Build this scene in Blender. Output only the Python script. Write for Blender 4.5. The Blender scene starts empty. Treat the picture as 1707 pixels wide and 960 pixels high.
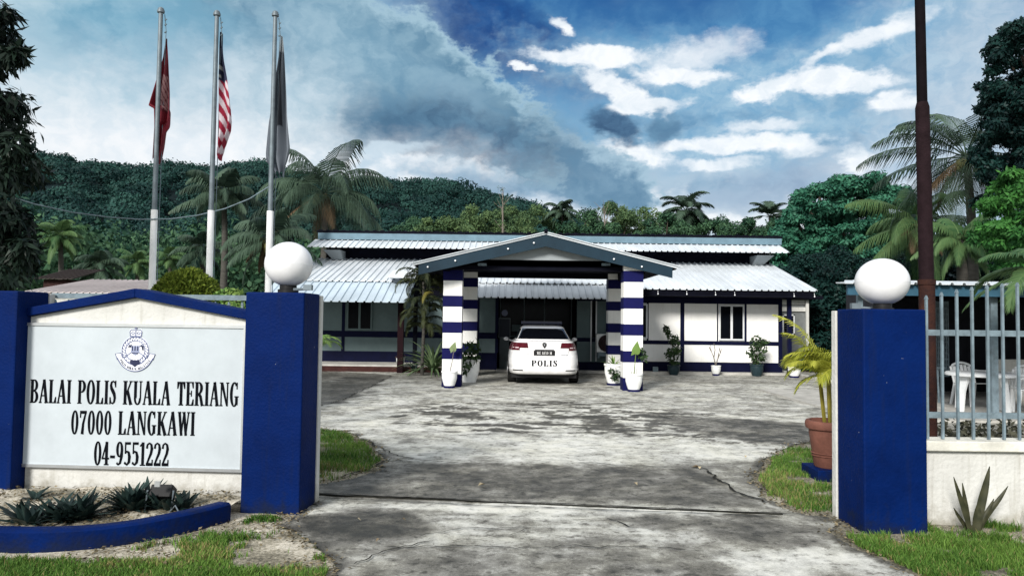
import bpy, bmesh, math, random
import numpy as np
from mathutils import Vector, Matrix, Euler

random.seed(7)
RNG = np.random.default_rng(11)
SC = bpy.context.scene
COL = SC.collection
R = math.radians

# ------------------------------------------------------------------ camera
F_PX, CX, CY = 1250.0, 853.5, 480.0
EYE = Vector((0.0, 0.0, 1.6))
ROT = Matrix.Rotation(R(92.38), 3, 'X') @ Matrix.Rotation(R(0.73), 3, 'Z')
cam_d = bpy.data.cameras.new('camera')
cam = bpy.data.objects.new('camera', cam_d)
COL.objects.link(cam)
cam_d.sensor_width = 36.0
cam_d.lens = F_PX / 1707.0 * 36.0
cam_d.clip_start = 0.05
cam_d.clip_end = 6000.0
cam.matrix_world = Matrix.Translation(EYE) @ ROT.to_4x4()
SC.camera = cam

def ray(px, py):
    return ROT @ Vector(((px - CX) / F_PX, -(py - CY) / F_PX, -1.0))
def at(px, py, Y):
    """surveyed point of the photograph at the distance Y (metres) from the camera"""
    d = ray(px, py)
    return EYE + d * (Y / d.y)
def ground(px, py, z=0.0):
    d = ray(px, py)
    return EYE + d * ((z - EYE.z) / d.z)

# ------------------------------------------------------------------ exposure
SC.view_settings.view_transform = 'Standard'
SC.view_settings.look = 'None'
SC.view_settings.gamma = 1.0
SC.view_settings.exposure = 0.42
SC.view_settings.use_curve_mapping = False

# ------------------------------------------------------------------ sun
SUN_AZ, SUN_EL = R(-155.0), R(29.0)           # behind the camera, a little to the left
sdir = Vector((math.sin(SUN_AZ) * math.cos(SUN_EL), math.cos(SUN_AZ) * math.cos(SUN_EL), math.sin(SUN_EL)))
sun_d = bpy.data.lights.new('sun', 'SUN')
sun_d.energy = 3.9
sun_d.angle = R(14.0)
sun_d.color = (1.0, 0.96, 0.90)
sun = bpy.data.objects.new('sun', sun_d)
COL.objects.link(sun)
sun.rotation_euler = (-sdir).to_track_quat('-Z', 'Y').to_euler()
sun.location = (0, -20, 40)

# ------------------------------------------------------------------ sky
def lin(r, g, b):
    def f(c):
        c = c / 255.0
        return c / 12.92 if c <= 0.04045 else ((c + 0.055) / 1.055) ** 2.4
    return (f(r), f(g), f(b))

world = bpy.data.worlds.new('World')
SC.world = world
world.use_nodes = True
wn = world.node_tree
wn.nodes.clear()
def wN(t, **kw):
    n = wn.nodes.new(t)
    for k, v in kw.items():
        setattr(n, k, v)
    return n
def wL(a, b):
    wn.links.new(a, b)
def wmath(op, a, b=None, c=None, clamp=False):
    n = wN('ShaderNodeMath', operation=op, use_clamp=clamp)
    for i, v in enumerate((a, b, c)):
        if v is None: continue
        if isinstance(v, (int, float)): n.inputs[i].default_value = v
        else: wL(v, n.inputs[i])
    return n.outputs[0]
def wvec(op, a, b=None):
    n = wN('ShaderNodeVectorMath', operation=op)
    for i, v in enumerate((a, b)):
        if v is None: continue
        if isinstance(v, (tuple, list)): n.inputs[i].default_value = v
        else: wL(v, n.inputs[i])
    return n.outputs['Value'] if op == 'LENGTH' else n.outputs[0]
def wnoise(vec, scale, detail, rough=0.55, what='Fac'):
    n = wN('ShaderNodeTexNoise')
    n.inputs['Scale'].default_value = scale
    n.inputs['Detail'].default_value = detail
    n.inputs['Roughness'].default_value = rough
    wL(vec, n.inputs['Vector'])
    return n.outputs[what]
def wmap(v, a, b, lo=0.0, hi=1.0):
    n = wN('ShaderNodeMapRange', interpolation_type='SMOOTHSTEP')
    wL(v, n.inputs['Value'])
    n.inputs['From Min'].default_value = a
    n.inputs['From Max'].default_value = b
    n.inputs['To Min'].default_value = lo
    n.inputs['To Max'].default_value = hi
    return n.outputs['Result']
def wmix(fac, a, b):
    n = wN('ShaderNodeMix', data_type='RGBA')
    if isinstance(fac, (int, float)): n.inputs[0].default_value = fac
    else: wL(fac, n.inputs[0])
    for i, v in ((6, a), (7, b)):
        if isinstance(v, (tuple, list)): n.inputs[i].default_value = (*v[:3], 1.0)
        else: wL(v, n.inputs[i])
    return n.outputs[2]

tc = wN('ShaderNodeTexCoord')
sx = wN('ShaderNodeSeparateXYZ')
wL(tc.outputs['Generated'], sx.inputs[0])
az = wmath('MULTIPLY', wmath('ARCTAN2', sx.outputs[0], sx.outputs[1]), 57.29578)
el = wmath('MULTIPLY', wmath('ARCSINE', sx.outputs[2]), 57.29578)
cm = wN('ShaderNodeCombineXYZ')
wL(az, cm.inputs[0]); wL(el, cm.inputs[1])
AE = cm.outputs[0]
AEs = wvec('MULTIPLY', AE, (1.0, 1.7, 1.0))                # clouds lie flat towards the horizon
warp_a = wvec('MULTIPLY', wvec('SUBTRACT', wnoise(AEs, 0.10, 3, 0.5, 'Color'), (0.5, 0.5, 0.5)), (7.0, 4.0, 0.0))
warp_b = wvec('MULTIPLY', wvec('SUBTRACT', wnoise(AEs, 0.34, 9, 0.58, 'Color'), (0.5, 0.5, 0.5)), (3.6, 2.2, 0.0))
P1 = wvec('ADD', AE, warp_b)
P2 = wvec('ADD', P1, warp_a)
n_big = wnoise(AEs, 0.11, 8, 0.55)
n_mid = wnoise(P1, 0.26, 9, 0.55)
n_fine = wnoise(P1, 0.6, 9, 0.6)
n_puff = wnoise(AEs, 0.9, 10, 0.62)
edge_noise = wmath('ADD', wmath('SUBTRACT', n_mid, 0.5), wmath('MULTIPLY', wmath('SUBTRACT', n_puff, 0.5), 0.55))

def azel(px, py):
    d = ray(px, py).normalized()
    return math.degrees(math.atan2(d.x, d.y)), math.degrees(math.asin(d.z))
K = 57.29578 / F_PX
def blob(col, px, py, rx, ry, tilt, col_in, amount=1.0, soft=0.35, rag=0.9, big=False, vary=None):
    """one cloud: an ellipse of the sky (azimuth, elevation) with a torn edge; tilt > 0 rises to the right"""
    a, e = azel(px, py)
    v = wvec('SUBTRACT', P2 if big else P1, (a, e, 0.0))
    if tilt:
        vr = wN('ShaderNodeVectorRotate', rotation_type='Z_AXIS')
        wL(v, vr.inputs['Vector']); vr.inputs['Angle'].default_value = R(-tilt)
        v = vr.outputs[0]
    v = wvec('MULTIPLY', v, (1.0 / (rx * K), 1.0 / (ry * K), 0.0))
    d = wvec('LENGTH', v)
    d = wmath('ADD', d, wmath('MULTIPLY', edge_noise, rag))
    m = wmap(d, 1.0 + soft, 1.0 - soft, 0.0, amount)
    if vary is not None:
        return wmix(m, col, wmix(wmap(n_fine, 0.30, 0.70), lin(*col_in), lin(*vary)))
    return wmix(m, col, lin(*col_in))

# clear sky: deep blue above, paling to the horizon
g = wmap(el, 8.0, 25.0)
c = wmix(g, lin(150, 194, 220), lin(30, 102, 166))
c = wmix(wmap(n_mid, 0.42, 0.66, 0.0, 0.65), c, lin(100, 160, 202))
c = wmix(wmap(n_big, 0.50, 0.72, 0.0, 0.45), c, lin(150, 195, 218))
# deep blue gap along the edge of the great cloud
c = blob(c, 1090, 14, 170, 46, -4, (22, 84, 150), 0.7, 0.6, 0.6, True)
c = blob(c, 830, 50, 200, 56, -24, (10, 62, 128), 1.0, 0.4, 0.5, False, (20, 82, 148))
c = blob(c, 985, 128, 115, 26, -12, (8, 58, 120), 0.95, 0.5, 0.5, False, (22, 84, 148))
# layered grey-blue and pale bands on the right
c = blob(c, 1240, 262, 330, 75, 0, (144, 184, 208), 0.8, 0.6, 0.9, True, (108, 158, 192))
c = blob(c, 1240, 188, 210, 44, 4, (82, 134, 174), 0.9, 0.45, 1.0, True, (112, 158, 192))
c = blob(c, 1420, 215, 130, 66, 0, (98, 138, 174), 0.9, 0.45, 1.0, True, (136, 170, 196))
c = blob(c, 1440, 112, 130, 60, 10, (84, 136, 176), 0.85, 0.5, 0.9, True, (104, 154, 188))
c = blob(c, 1230, 60, 250, 50, 0, (52, 120, 176), 0.7, 0.7, 0.8, True, (88, 150, 196))
c = blob(c, 1150, 338, 460, 70, 0, (254, 256, 258), 1.0, 0.5, 1.0, True, (216, 230, 242))
c = blob(c, 1330, 300, 180, 30, 6, (116, 150, 184), 0.85, 0.5, 1.2, False, (152, 180, 206))
c = blob(c, 1090, 298, 120, 22, -4, (126, 166, 196), 0.7, 0.5, 1.2, False, (160, 190, 212))
c = blob(c, 1230, 338, 110, 18, 0, (168, 190, 212), 0.7, 0.5, 1.2, False)
c = blob(c, 1600, 50, 120, 150, 0, (192, 212, 228), 0.9, 0.7, 0.7, True, (150, 186, 212))
c = blob(c, 1630, 230, 150, 150, 0, (206, 220, 232), 0.9, 0.6, 0.7, True, (176, 200, 220))
c = blob(c, 1500, 280, 90, 40, 0, (222, 232, 242), 0.8, 0.6, 0.9, False, (180, 202, 222))
# white torn clouds on the right: a thin veil first, the bright cores in it
W = (262, 264, 266)
for (x, y, rx, ry, ti) in ((1060, 120, 190, 50, -6), (1330, 140, 190, 44, 0), (1150, 250, 230, 34, 0), (1430, 70, 130, 34, 12), (1290, 215, 150, 22, 2), (1180, 170, 130, 24, 0)):
    c = blob(c, x, y, rx, ry, ti, (176, 208, 228), 0.75, 0.6, 1.5, False, (120, 172, 208))
for (x, y, rx, ry, ti, am, sf, rg) in (
        (985, 97, 100, 14, -4, 1.0, 0.30, 1.1), (1155, 96, 85, 24, 16, 0.75, 0.6, 1.5), (1130, 128, 75, 13, -6, 1.0, 0.35, 1.4),
        (1030, 150, 66, 18, -22, 1.0, 0.3, 1.4), (1085, 178, 70, 11, 4, 0.95, 0.35, 1.4), (1395, 133, 92, 17, -3, 1.0, 0.3, 1.4), (1280, 150, 50, 13, 10, 1.0, 0.3, 1.4),
        (938, 45, 26, 11, -30, 1.0, 0.35, 1.1), (1215, 243, 130, 14, 0, 1.0, 0.35, 1.5), (1045, 262, 66, 19, -10, 1.0, 0.35, 1.4), (1190, 276, 60, 9, 4, 0.8, 0.4, 1.4),
        (1455, 58, 66, 14, 14, 0.9, 0.45, 1.4), (1492, 167, 34, 11, -3, 1.0, 0.4, 1.2), (1362, 96, 26, 10, 32, 0.85, 0.5, 1.3),
        (1270, 212, 50, 8, 3, 0.8, 0.5, 1.4), (1424, 268, 18, 26, 10, 0.9, 0.4, 1.2), (872, 114, 24, 6, -16, 1.0, 0.35, 1.0), (1340, 250, 40, 10, 0, 0.7, .5, 1.4)):
    c = blob(c, x, y, rx, ry, ti, W, am, sf, rg, False, (236, 245, 252))
# the great grey cloud on the left: bright rim, grey body, darker foot, then the bright veil round the flagpoles
c = blob(c, 300, 130, 400, 270, 0, (168, 202, 218), 1.0, 0.35, 0.4, True, (192, 217, 229))
c = blob(c, 912, 282, 196, 66, -16, (168, 198, 216), 1.0, 0.10, 0.8, False)
c = blob(c, 905, 292, 188, 60, -16, (120, 156, 182), 1.0, 0.14, 0.9, False, (94, 134, 164))
c = blob(c, 618, 194, 322, 172, -19, (170, 202, 218), 1.0, 0.06, 0.62, False)
c = blob(c, 606, 206, 318, 166, -19, (136, 172, 192), 1.0, 0.10, 0.70, False, (96, 138, 166))
c = blob(c, 660, 130, 130, 50, -22, (128, 166, 188), 0.8, 0.5, 1.2, False, (104, 146, 174))
c = blob(c, 770, 175, 70, 34, -30, (150, 184, 204), 0.7, 0.5, 1.2, False)
c = blob(c, 760, 232, 190, 56, -8, (52, 88, 120), 0.95, 0.6, 0.9, False, (94, 134, 162))
c = blob(c, 640, 225, 120, 34, -4, (72, 112, 142), 0.7, 0.6, 1.0, False)
c = blob(c, 560, 60, 130, 56, -20, (158, 192, 210), 0.8, 0.6, 0.9, False, (124, 166, 190))
c = blob(c, 505, 190, 80, 120, 0, (184, 210, 224), 0.75, 0.8, 0.8, True, (160, 194, 212))
c = blob(c, 205, 85, 130, 84, 10, (100, 160, 190), 0.85, 0.5, 0.9, False, (132, 182, 206))
c = blob(c, 330, 45, 90, 40, -10, (120, 172, 198), 0.6, 0.6, 1.0, False)
c = blob(c, 390, 165, 150, 74, 0, (218, 233, 242), 0.85, 0.6, 0.9, False, (186, 212, 226))
c = blob(c, 70, 175, 130, 84, 0, (222, 236, 244), 0.9, 0.6, 0.9, False, (190, 216, 230))
c = blob(c, 230, 258, 440, 70, 0, (254, 256, 258), 1.0, 0.6, 0.6, True, (234, 243, 250))
c = blob(c, 690, 288, 160, 28, -4, (256, 258, 260), 1.0, 0.35, 1.4, False, (200, 220, 234))
c = blob(c, 650, 248, 70, 11, 8, (210, 228, 240), 0.85, 0.5, 1.4, False)
c = blob(c, 830, 318, 130, 22, -12, (118, 152, 180), 0.85, 0.5, 1.2, False, (150, 180, 204))
c = blob(c, 900, 356, 170, 22, -6, (240, 246, 251), 1.0, 0.45, 1.2, False, (200, 218, 234))
# small dark scud
c = blob(c, 1022, 210, 42, 19, -28, (42, 76, 112), 1.0, 0.4, 0.8, False, (78, 116, 150))
c = blob(c, 1106, 215, 22, 24, 0, (78, 120, 154), 0.9, 0.5, 0.9, False, (98, 140, 170))
# the rest of the dome, outside the photograph: bright broken overcast
over = wmix(wmap(n_big, 0.35, 0.65), (0.72, 0.80, 0.89), (1.18, 1.20, 1.21))
out_of_view = wmath('MAXIMUM', wmap(el, 25.0, 44.0), wmap(wmath('ABSOLUTE', az), 44.0, 70.0))
c = wmix(out_of_view, c, over)
c = wmix(wmap(el, 0.5, -6.0), c, (0.25, 0.28, 0.28))

nish = wN('ShaderNodeTexSky', sky_type='NISHITA')
nish.sun_disc = False
nish.sun_elevation = SUN_EL
nish.sun_rotation = SUN_AZ
bg_sky = wN('ShaderNodeBackground'); bg_sky.inputs['Strength'].default_value = 0.10
wL(nish.outputs[0], bg_sky.inputs[0])
bg_cloud = wN('ShaderNodeBackground'); bg_cloud.inputs['Strength'].default_value = 0.74
wL(c, bg_cloud.inputs[0])
mx = wN('ShaderNodeMixShader'); mx.inputs[0].default_value = 0.93
wL(bg_sky.outputs[0], mx.inputs[1]); wL(bg_cloud.outputs[0], mx.inputs[2])
wo = wN('ShaderNodeOutputWorld')
wL(mx.outputs[0], wo.inputs[0])

SC.cycles.max_bounces = 8
SC.cycles.transparent_max_bounces = 8
SC.cycles.use_denoising = True

# ------------------------------------------------------------------ materials
MATS = {}
def mat(name, col, rough=0.7, var=0.15, scale=6.0, bump=0.0, bscale=40.0, metal=0.0, col2=None, attr=None, coat=0.0, stretch=None, spec=None, emit=None):
    """a procedural Principled material: base colour broken up by two noises, optional bump; attr = a per-point value that mixes col to col2"""
    m = bpy.data.materials.new(name)
    m.use_nodes = True
    nt = m.node_tree
    b = nt.nodes['Principled BSDF']
    b.inputs['Roughness'].default_value = rough
    b.inputs['Metallic'].default_value = metal
    b.inputs['Coat Weight'].default_value = coat
    b.inputs['Specular IOR Level'].default_value = 0.18 if spec is None else spec
    tcn = nt.nodes.new('ShaderNodeTexCoord')
    vec = tcn.outputs['Object']
    if stretch:
        mp = nt.nodes.new('ShaderNodeMapping'); mp.inputs['Scale'].default_value = stretch
        nt.links.new(vec, mp.inputs[0]); vec = mp.outputs[0]
    n1 = nt.nodes.new('ShaderNodeTexNoise'); n1.inputs['Scale'].default_value = scale; n1.inputs['Detail'].default_value = 8; n1.inputs['Roughness'].default_value = 0.65
    nt.links.new(vec, n1.inputs['Vector'])
    mr = nt.nodes.new('ShaderNodeMapRange'); mr.inputs['From Min'].default_value = 0.3; mr.inputs['From Max'].default_value = 0.7
    nt.links.new(n1.outputs['Fac'], mr.inputs['Value'])
    mxn = nt.nodes.new('ShaderNodeMix'); mxn.data_type = 'RGBA'
    c2 = col2 if (col2 and not attr) else tuple(x * (1 - var) for x in col)
    hi = col if (col2 and not attr) else tuple(min(1, x * (1 + var * 0.6)) for x in col)
    mxn.inputs[6].default_value = (*c2, 1); mxn.inputs[7].default_value = (*hi, 1)
    nt.links.new(mr.outputs[0], mxn.inputs[0])
    out = mxn.outputs[2]
    if attr:
        at_n = nt.nodes.new('ShaderNodeAttribute'); at_n.attribute_name = attr
        m2 = nt.nodes.new('ShaderNodeMix'); m2.data_type = 'RGBA'
        nt.links.new(at_n.outputs['Fac'], m2.inputs[0])
        nt.links.new(out, m2.inputs[6]); m2.inputs[7].default_value = (*col2, 1)
        out = m2.outputs[2]
    nt.links.new(out, b.inputs['Base Color'])
    if bump:
        n2 = nt.nodes.new('ShaderNodeTexNoise'); n2.inputs['Scale'].default_value = bscale; n2.inputs['Detail'].default_value = 6
        nt.links.new(vec, n2.inputs['Vector'])
        bp = nt.nodes.new('ShaderNodeBump'); bp.inputs['Strength'].default_value = bump; bp.inputs['Distance'].default_value = 0.02
        nt.links.new(n2.outputs['Fac'], bp.inputs['Height']); nt.links.new(bp.outputs[0], b.inputs['Normal'])
    MATS[name] = m
    return m
def leafmat(name, col, col2, rough=0.5, trans=0.25, scale=3.0):
    """leaf: Principled plus a little translucency; colour goes from col to col2 leaf by leaf (attribute rnd)"""
    m = mat(name, col, rough, 0.25, scale, attr='rnd', col2=col2, spec=0.12)
    nt = m.node_tree
    b = nt.nodes['Principled BSDF']
    tr = nt.nodes.new('ShaderNodeBsdfTranslucent')
    src = b.inputs['Base Color'].links[0].from_socket
    nt.links.new(src, tr.inputs['Color'])
    ms = nt.nodes.new('ShaderNodeMixShader'); ms.inputs[0].default_value = trans
    nt.links.new(b.outputs[0], ms.inputs[1]); nt.links.new(tr.outputs[0], ms.inputs[2])
    nt.links.new(ms.outputs[0], nt.nodes['Material Output'].inputs['Surface'])
    return m

def weathered(m, fade, dirt, base_h=0.22, streak=0.35, chips=0.0):
    """faded patches, rain streaks, splashed dirt at the foot and chipped spots over a painted wall"""
    nt = m.node_tree; b = nt.nodes['Principled BSDF']; src = b.inputs['Base Color'].links[0].from_socket
    tcn = nt.nodes.new('ShaderNodeTexCoord'); geo = nt.nodes.new('ShaderNodeNewGeometry')
    def N(scale, detail, rough, sv=None):
        n = nt.nodes.new('ShaderNodeTexNoise'); n.inputs['Scale'].default_value = scale; n.inputs['Detail'].default_value = detail; n.inputs['Roughness'].default_value = rough
        if sv:
            mp = nt.nodes.new('ShaderNodeMapping'); mp.inputs['Scale'].default_value = sv; nt.links.new(geo.outputs['Position'], mp.inputs[0]); nt.links.new(mp.outputs[0], n.inputs['Vector'])
        else: nt.links.new(geo.outputs['Position'], n.inputs['Vector'])
        return n.outputs['Fac']
    def MR(v, a, b_, lo, hi):
        n = nt.nodes.new('ShaderNodeMapRange'); n.inputs['From Min'].default_value = a; n.inputs['From Max'].default_value = b_; n.inputs['To Min'].default_value = lo; n.inputs['To Max'].default_value = hi
        nt.links.new(v, n.inputs['Value']); return n.outputs[0]
    def MX(f, a, col):
        n = nt.nodes.new('ShaderNodeMix'); n.data_type = 'RGBA'; nt.links.new(f, n.inputs[0]); nt.links.new(a, n.inputs[6]); n.inputs[7].default_value = (*col, 1); return n.outputs[2]
    def MU(op, a, b_):
        n = nt.nodes.new('ShaderNodeMath'); n.operation = op
        for i, v in enumerate((a, b_)):
            if isinstance(v, (int, float)): n.inputs[i].default_value = v
            else: nt.links.new(v, n.inputs[i])
        n.use_clamp = op != 'SUBTRACT'; return n.outputs[0]
    out = MX(MR(N(2.2, 7, 0.65), 0.48, 0.72, 0.0, 0.55), src, fade)
    out = MX(MR(N(5.0, 6, 0.6, (3.0, 3.0, 0.22)), 0.54, 0.72, 0.0, streak), out, dirt)
    sp = nt.nodes.new('ShaderNodeSeparateXYZ'); nt.links.new(geo.outputs['Position'], sp.inputs[0])
    foot = MR(MU('ADD', sp.outputs[2], MR(N(7, 6, 0.65), 0.3, 0.7, -0.12, 0.12)), base_h, 0.0, 0.0, 0.75)
    out = MX(foot, out, dirt)
    if chips: out = MX(MR(N(16, 4, 0.6), 0.735, 0.755, 0.0, 0.8), out, (0.32, 0.33, 0.34))
    nt.links.new(out, b.inputs['Base Color'])
    return m
NAVY = weathered(mat('navy_paint', (0.0004, 0.0100, 0.074), 0.6, 0.30, 2.5, 0.25, 45, spec=0.05), (0.0010, 0.0125, 0.085), (0.008, 0.012, 0.026), 0.14, 0.30, 1.0)
NAVY_TRIM = mat('navy_trim_paint', (0.003, 0.0045, 0.024), 0.6, 0.25, 4, 0.1, 60, spec=0.08)
NAVY_BAND = mat('navy_band_paint', (0.0055, 0.0065, 0.060), 0.6, 0.2, 4, 0.1, 60, spec=0.08)
WHITE_WALL = weathered(mat('white_wall_paint', (0.80, 0.80, 0.78), 0.75, 0.06, 2.2, 0.18, 50), (0.72, 0.72, 0.69), (0.50, 0.49, 0.44), 0.5, 0.20)
WHITE_OLD = weathered(mat('weathered_white_paint', (0.53, 0.53, 0.505), 0.8, 0.15, 2.5, 0.35, 30), (0.46, 0.455, 0.43), (0.24, 0.225, 0.18), 0.16, 0.42)
SHADED_WALL = mat('wall_shade_tone', (0.115, 0.160, 0.165), 0.7, 0.15, 2.2, 0.12, 50)  # white wall under the awning, its shade put into this grey-green
BOARD_WHITE = mat('sign_board_paint', (0.43, 0.475, 0.505), 0.5, 0.10, 3)
ALU = mat('aluminium_trim', (0.55, 0.57, 0.58), 0.35, 0.1, 8, metal=0.8)
INK = mat('black_lettering_paint', (0.004, 0.005, 0.007), 0.8, 0.2, 10, spec=0.03)
SLATE = mat('emblem_slate_blue', (0.085, 0.105, 0.21), 0.5, 0.3, 40)
EMB_WHITE = mat('emblem_white', (0.75, 0.77, 0.82), 0.5, 0.1, 30)
EMB_GREY = mat('emblem_pale_blue', (0.26, 0.29, 0.42), 0.5, 0.3, 60)
EMB_DARK = mat('emblem_dark_blue', (0.02, 0.025, 0.06), 0.5, 0.2, 30)
ROOF_W = mat('white_metal_roofing', (0.56, 0.60, 0.635), 0.42, 0.22, 1.4, metal=0.1, stretch=(1, 0.3, 1))
ROOF_B = mat('pale_blue_metal_roofing', (0.44, 0.52, 0.585), 0.38, 0.28, 0.7, metal=0.12, stretch=(1, 0.35, 1))
FASCIA = mat('slate_blue_fascia_paint', (0.008, 0.025, 0.041), 0.55, 0.2, 3, 0.1, 40)
DARK = mat('dark_paint_and_shade', (0.0045, 0.005, 0.010), 0.8, 0.3, 3, spec=0.05)  # for dark parts; shade of recesses and undersides is put into this near-black
GABLE = mat('grey_gable_board', (0.27, 0.30, 0.315), 0.6, 0.12, 2)
GLASS = mat('dark_window_glass', (0.003, 0.004, 0.006), 0.15, 0.1, 3, spec=0.06)
CAR_GLASS = mat('car_glass', (0.003, 0.004, 0.006), 0.08, 0.1, 3, spec=0.25)
FRAME = mat('white_window_frame', (0.62, 0.64, 0.66), 0.4, 0.08, 6)
BROWN_POST = mat('dark_red_brown_post_paint', (0.012, 0.004, 0.006), 0.7, 0.3, 4, spec=0.08)
RUST = mat('rusty_brown_steel', (0.048, 0.020, 0.014), 0.85, 0.5, 9, 0.5, 60, col2=(0.018, 0.011, 0.012), spec=0.06)
STEEL = mat('grey_blue_painted_steel', (0.155, 0.205, 0.235), 0.5, 0.4, 9, 0.15, 50)
GALV = mat('galvanised_pole', (0.14, 0.17, 0.19), 0.5, 0.25, 8, metal=0.3)
POLE_W = mat('white_pole_paint', (0.82, 0.83, 0.84), 0.5, 0.1, 5)
GLOBE = mat('white_lamp_globe', (0.74, 0.74, 0.76), 0.25, 0.10, 5, col2=(0.62, 0.62, 0.63), spec=0.35)
BLACK = mat('black_plastic', (0.012, 0.012, 0.013), 0.45, 0.2, 10)
POT_W = mat('white_glazed_pot', (0.78, 0.79, 0.78), 0.4, 0.12, 9)
POT_D = mat('dark_green_pot', (0.018, 0.035, 0.042), 0.4, 0.2, 9)
TERRA = mat('terracotta', (0.15, 0.062, 0.045), 0.75, 0.35, 8, 0.1, 40)
SOIL = mat('dark_soil', (0.04, 0.03, 0.022), 0.95, 0.5, 30, 0.8, 60)
CONC = mat('pale_concrete', (0.42, 0.41, 0.38), 0.85, 0.35, 3, 0.3, 30)
BRICK_RED = mat('red_brick_edge', (0.045, 0.016, 0.014), 0.85, 0.5, 6, 0.5, 30)
CAR_W = weathered(mat('white_car_paint', (0.74, 0.74, 0.75), 0.25, 0.02, 2, coat=0.8), (0.70, 0.70, 0.69), (0.38, 0.36, 0.32), 0.48, 0.04)
RED_LENS = mat('dark_red_lens', (0.075, 0.006, 0.012), 0.25, 0.2, 14, coat=0.15)
CLEAR_LENS = mat('clear_lens', (0.55, 0.42, 0.45), 0.15, 0.1, 10, coat=0.6)
TYRE = mat('tyre_rubber', (0.012, 0.012, 0.012), 0.85, 0.2, 20)
CHROME = mat('bright_metal', (0.55, 0.55, 0.56), 0.25, 0.1, 8, metal=0.9)
PLASTIC_W = mat('white_plastic', (0.74, 0.76, 0.77), 0.4, 0.08, 5)
PALM_TRUNK = mat('palm_trunk_bark', (0.065, 0.062, 0.055), 0.9, 0.4, 5, 0.6, 14, stretch=(1, 1, 3))
BARK = mat('tree_bark', (0.07, 0.055, 0.045), 0.95, 0.4, 6, 0.7, 18, stretch=(1, 1, 0.4))
STEM = mat('green_stem', (0.12, 0.17, 0.05), 0.6, 0.2, 8)
TWIG = mat('grey_twig', (0.17, 0.15, 0.13), 0.9, 0.3, 12)

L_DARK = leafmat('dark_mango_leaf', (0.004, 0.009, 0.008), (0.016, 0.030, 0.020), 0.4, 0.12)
L_RAIN = leafmat('blue_green_leaf', (0.012, 0.066, 0.044), (0.055, 0.19, 0.115), 0.5, 0.2)
L_GREEN = leafmat('fresh_green_leaf', (0.020, 0.085, 0.022), (0.060, 0.19, 0.040), 0.5, 0.3)
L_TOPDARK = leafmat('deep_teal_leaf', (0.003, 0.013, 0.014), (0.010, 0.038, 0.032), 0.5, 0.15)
L_PALM = leafmat('coconut_frond', (0.003, 0.013, 0.011), (0.075, 0.120, 0.080), 0.45, 0.2)
L_PALM_G = leafmat('green_palm_frond', (0.030, 0.085, 0.035), (0.11, 0.18, 0.07), 0.45, 0.25)
L_YELLOW = leafmat('yellow_green_frond', (0.15, 0.19, 0.012), (0.55, 0.55, 0.09), 0.45, 0.35)
L_MID = leafmat('mid_distance_leaf', (0.030, 0.070, 0.034), (0.12, 0.185, 0.075), 0.6, 0.2)
L_MIDD = leafmat('mid_distance_dark_leaf', (0.012, 0.044, 0.028), (0.065, 0.135, 0.066), 0.6, 0.2)
L_JUNGLE = leafmat('hazed_jungle_leaf', (0.0035, 0.021, 0.021), (0.024, 0.074, 0.060), 0.6, 0.1)  # blue-green of distance haze is put into the leaf colour
L_HEDGE = leafmat('hedge_leaf', (0.05, 0.09, 0.012), (0.19, 0.24, 0.035), 0.5, 0.25)
L_AGAVE = leafmat('dark_agave_leaf', (0.005, 0.012, 0.013), (0.028, 0.050, 0.044), 0.4, 0.05)
L_SNAKE = leafmat('snake_plant_leaf', (0.012, 0.016, 0.009), (0.055, 0.055, 0.030), 0.45, 0.05, 14)
L_POT = leafmat('pot_plant_leaf', (0.018, 0.040, 0.018), (0.055, 0.095, 0.035), 0.45, 0.2)
L_LIGHT = leafmat('light_green_leaf', (0.10, 0.21, 0.05), (0.26, 0.36, 0.10), 0.45, 0.3)
L_GRASS = leafmat('grass_blade', (0.018, 0.075, 0.010), (0.17, 0.29, 0.055), 0.6, 0.3, 1.2)

L_STRAW = leafmat('dry_grass_blade', (0.12, 0.11, 0.035), (0.32, 0.28, 0.12), 0.7, 0.2, 1.2)

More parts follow.
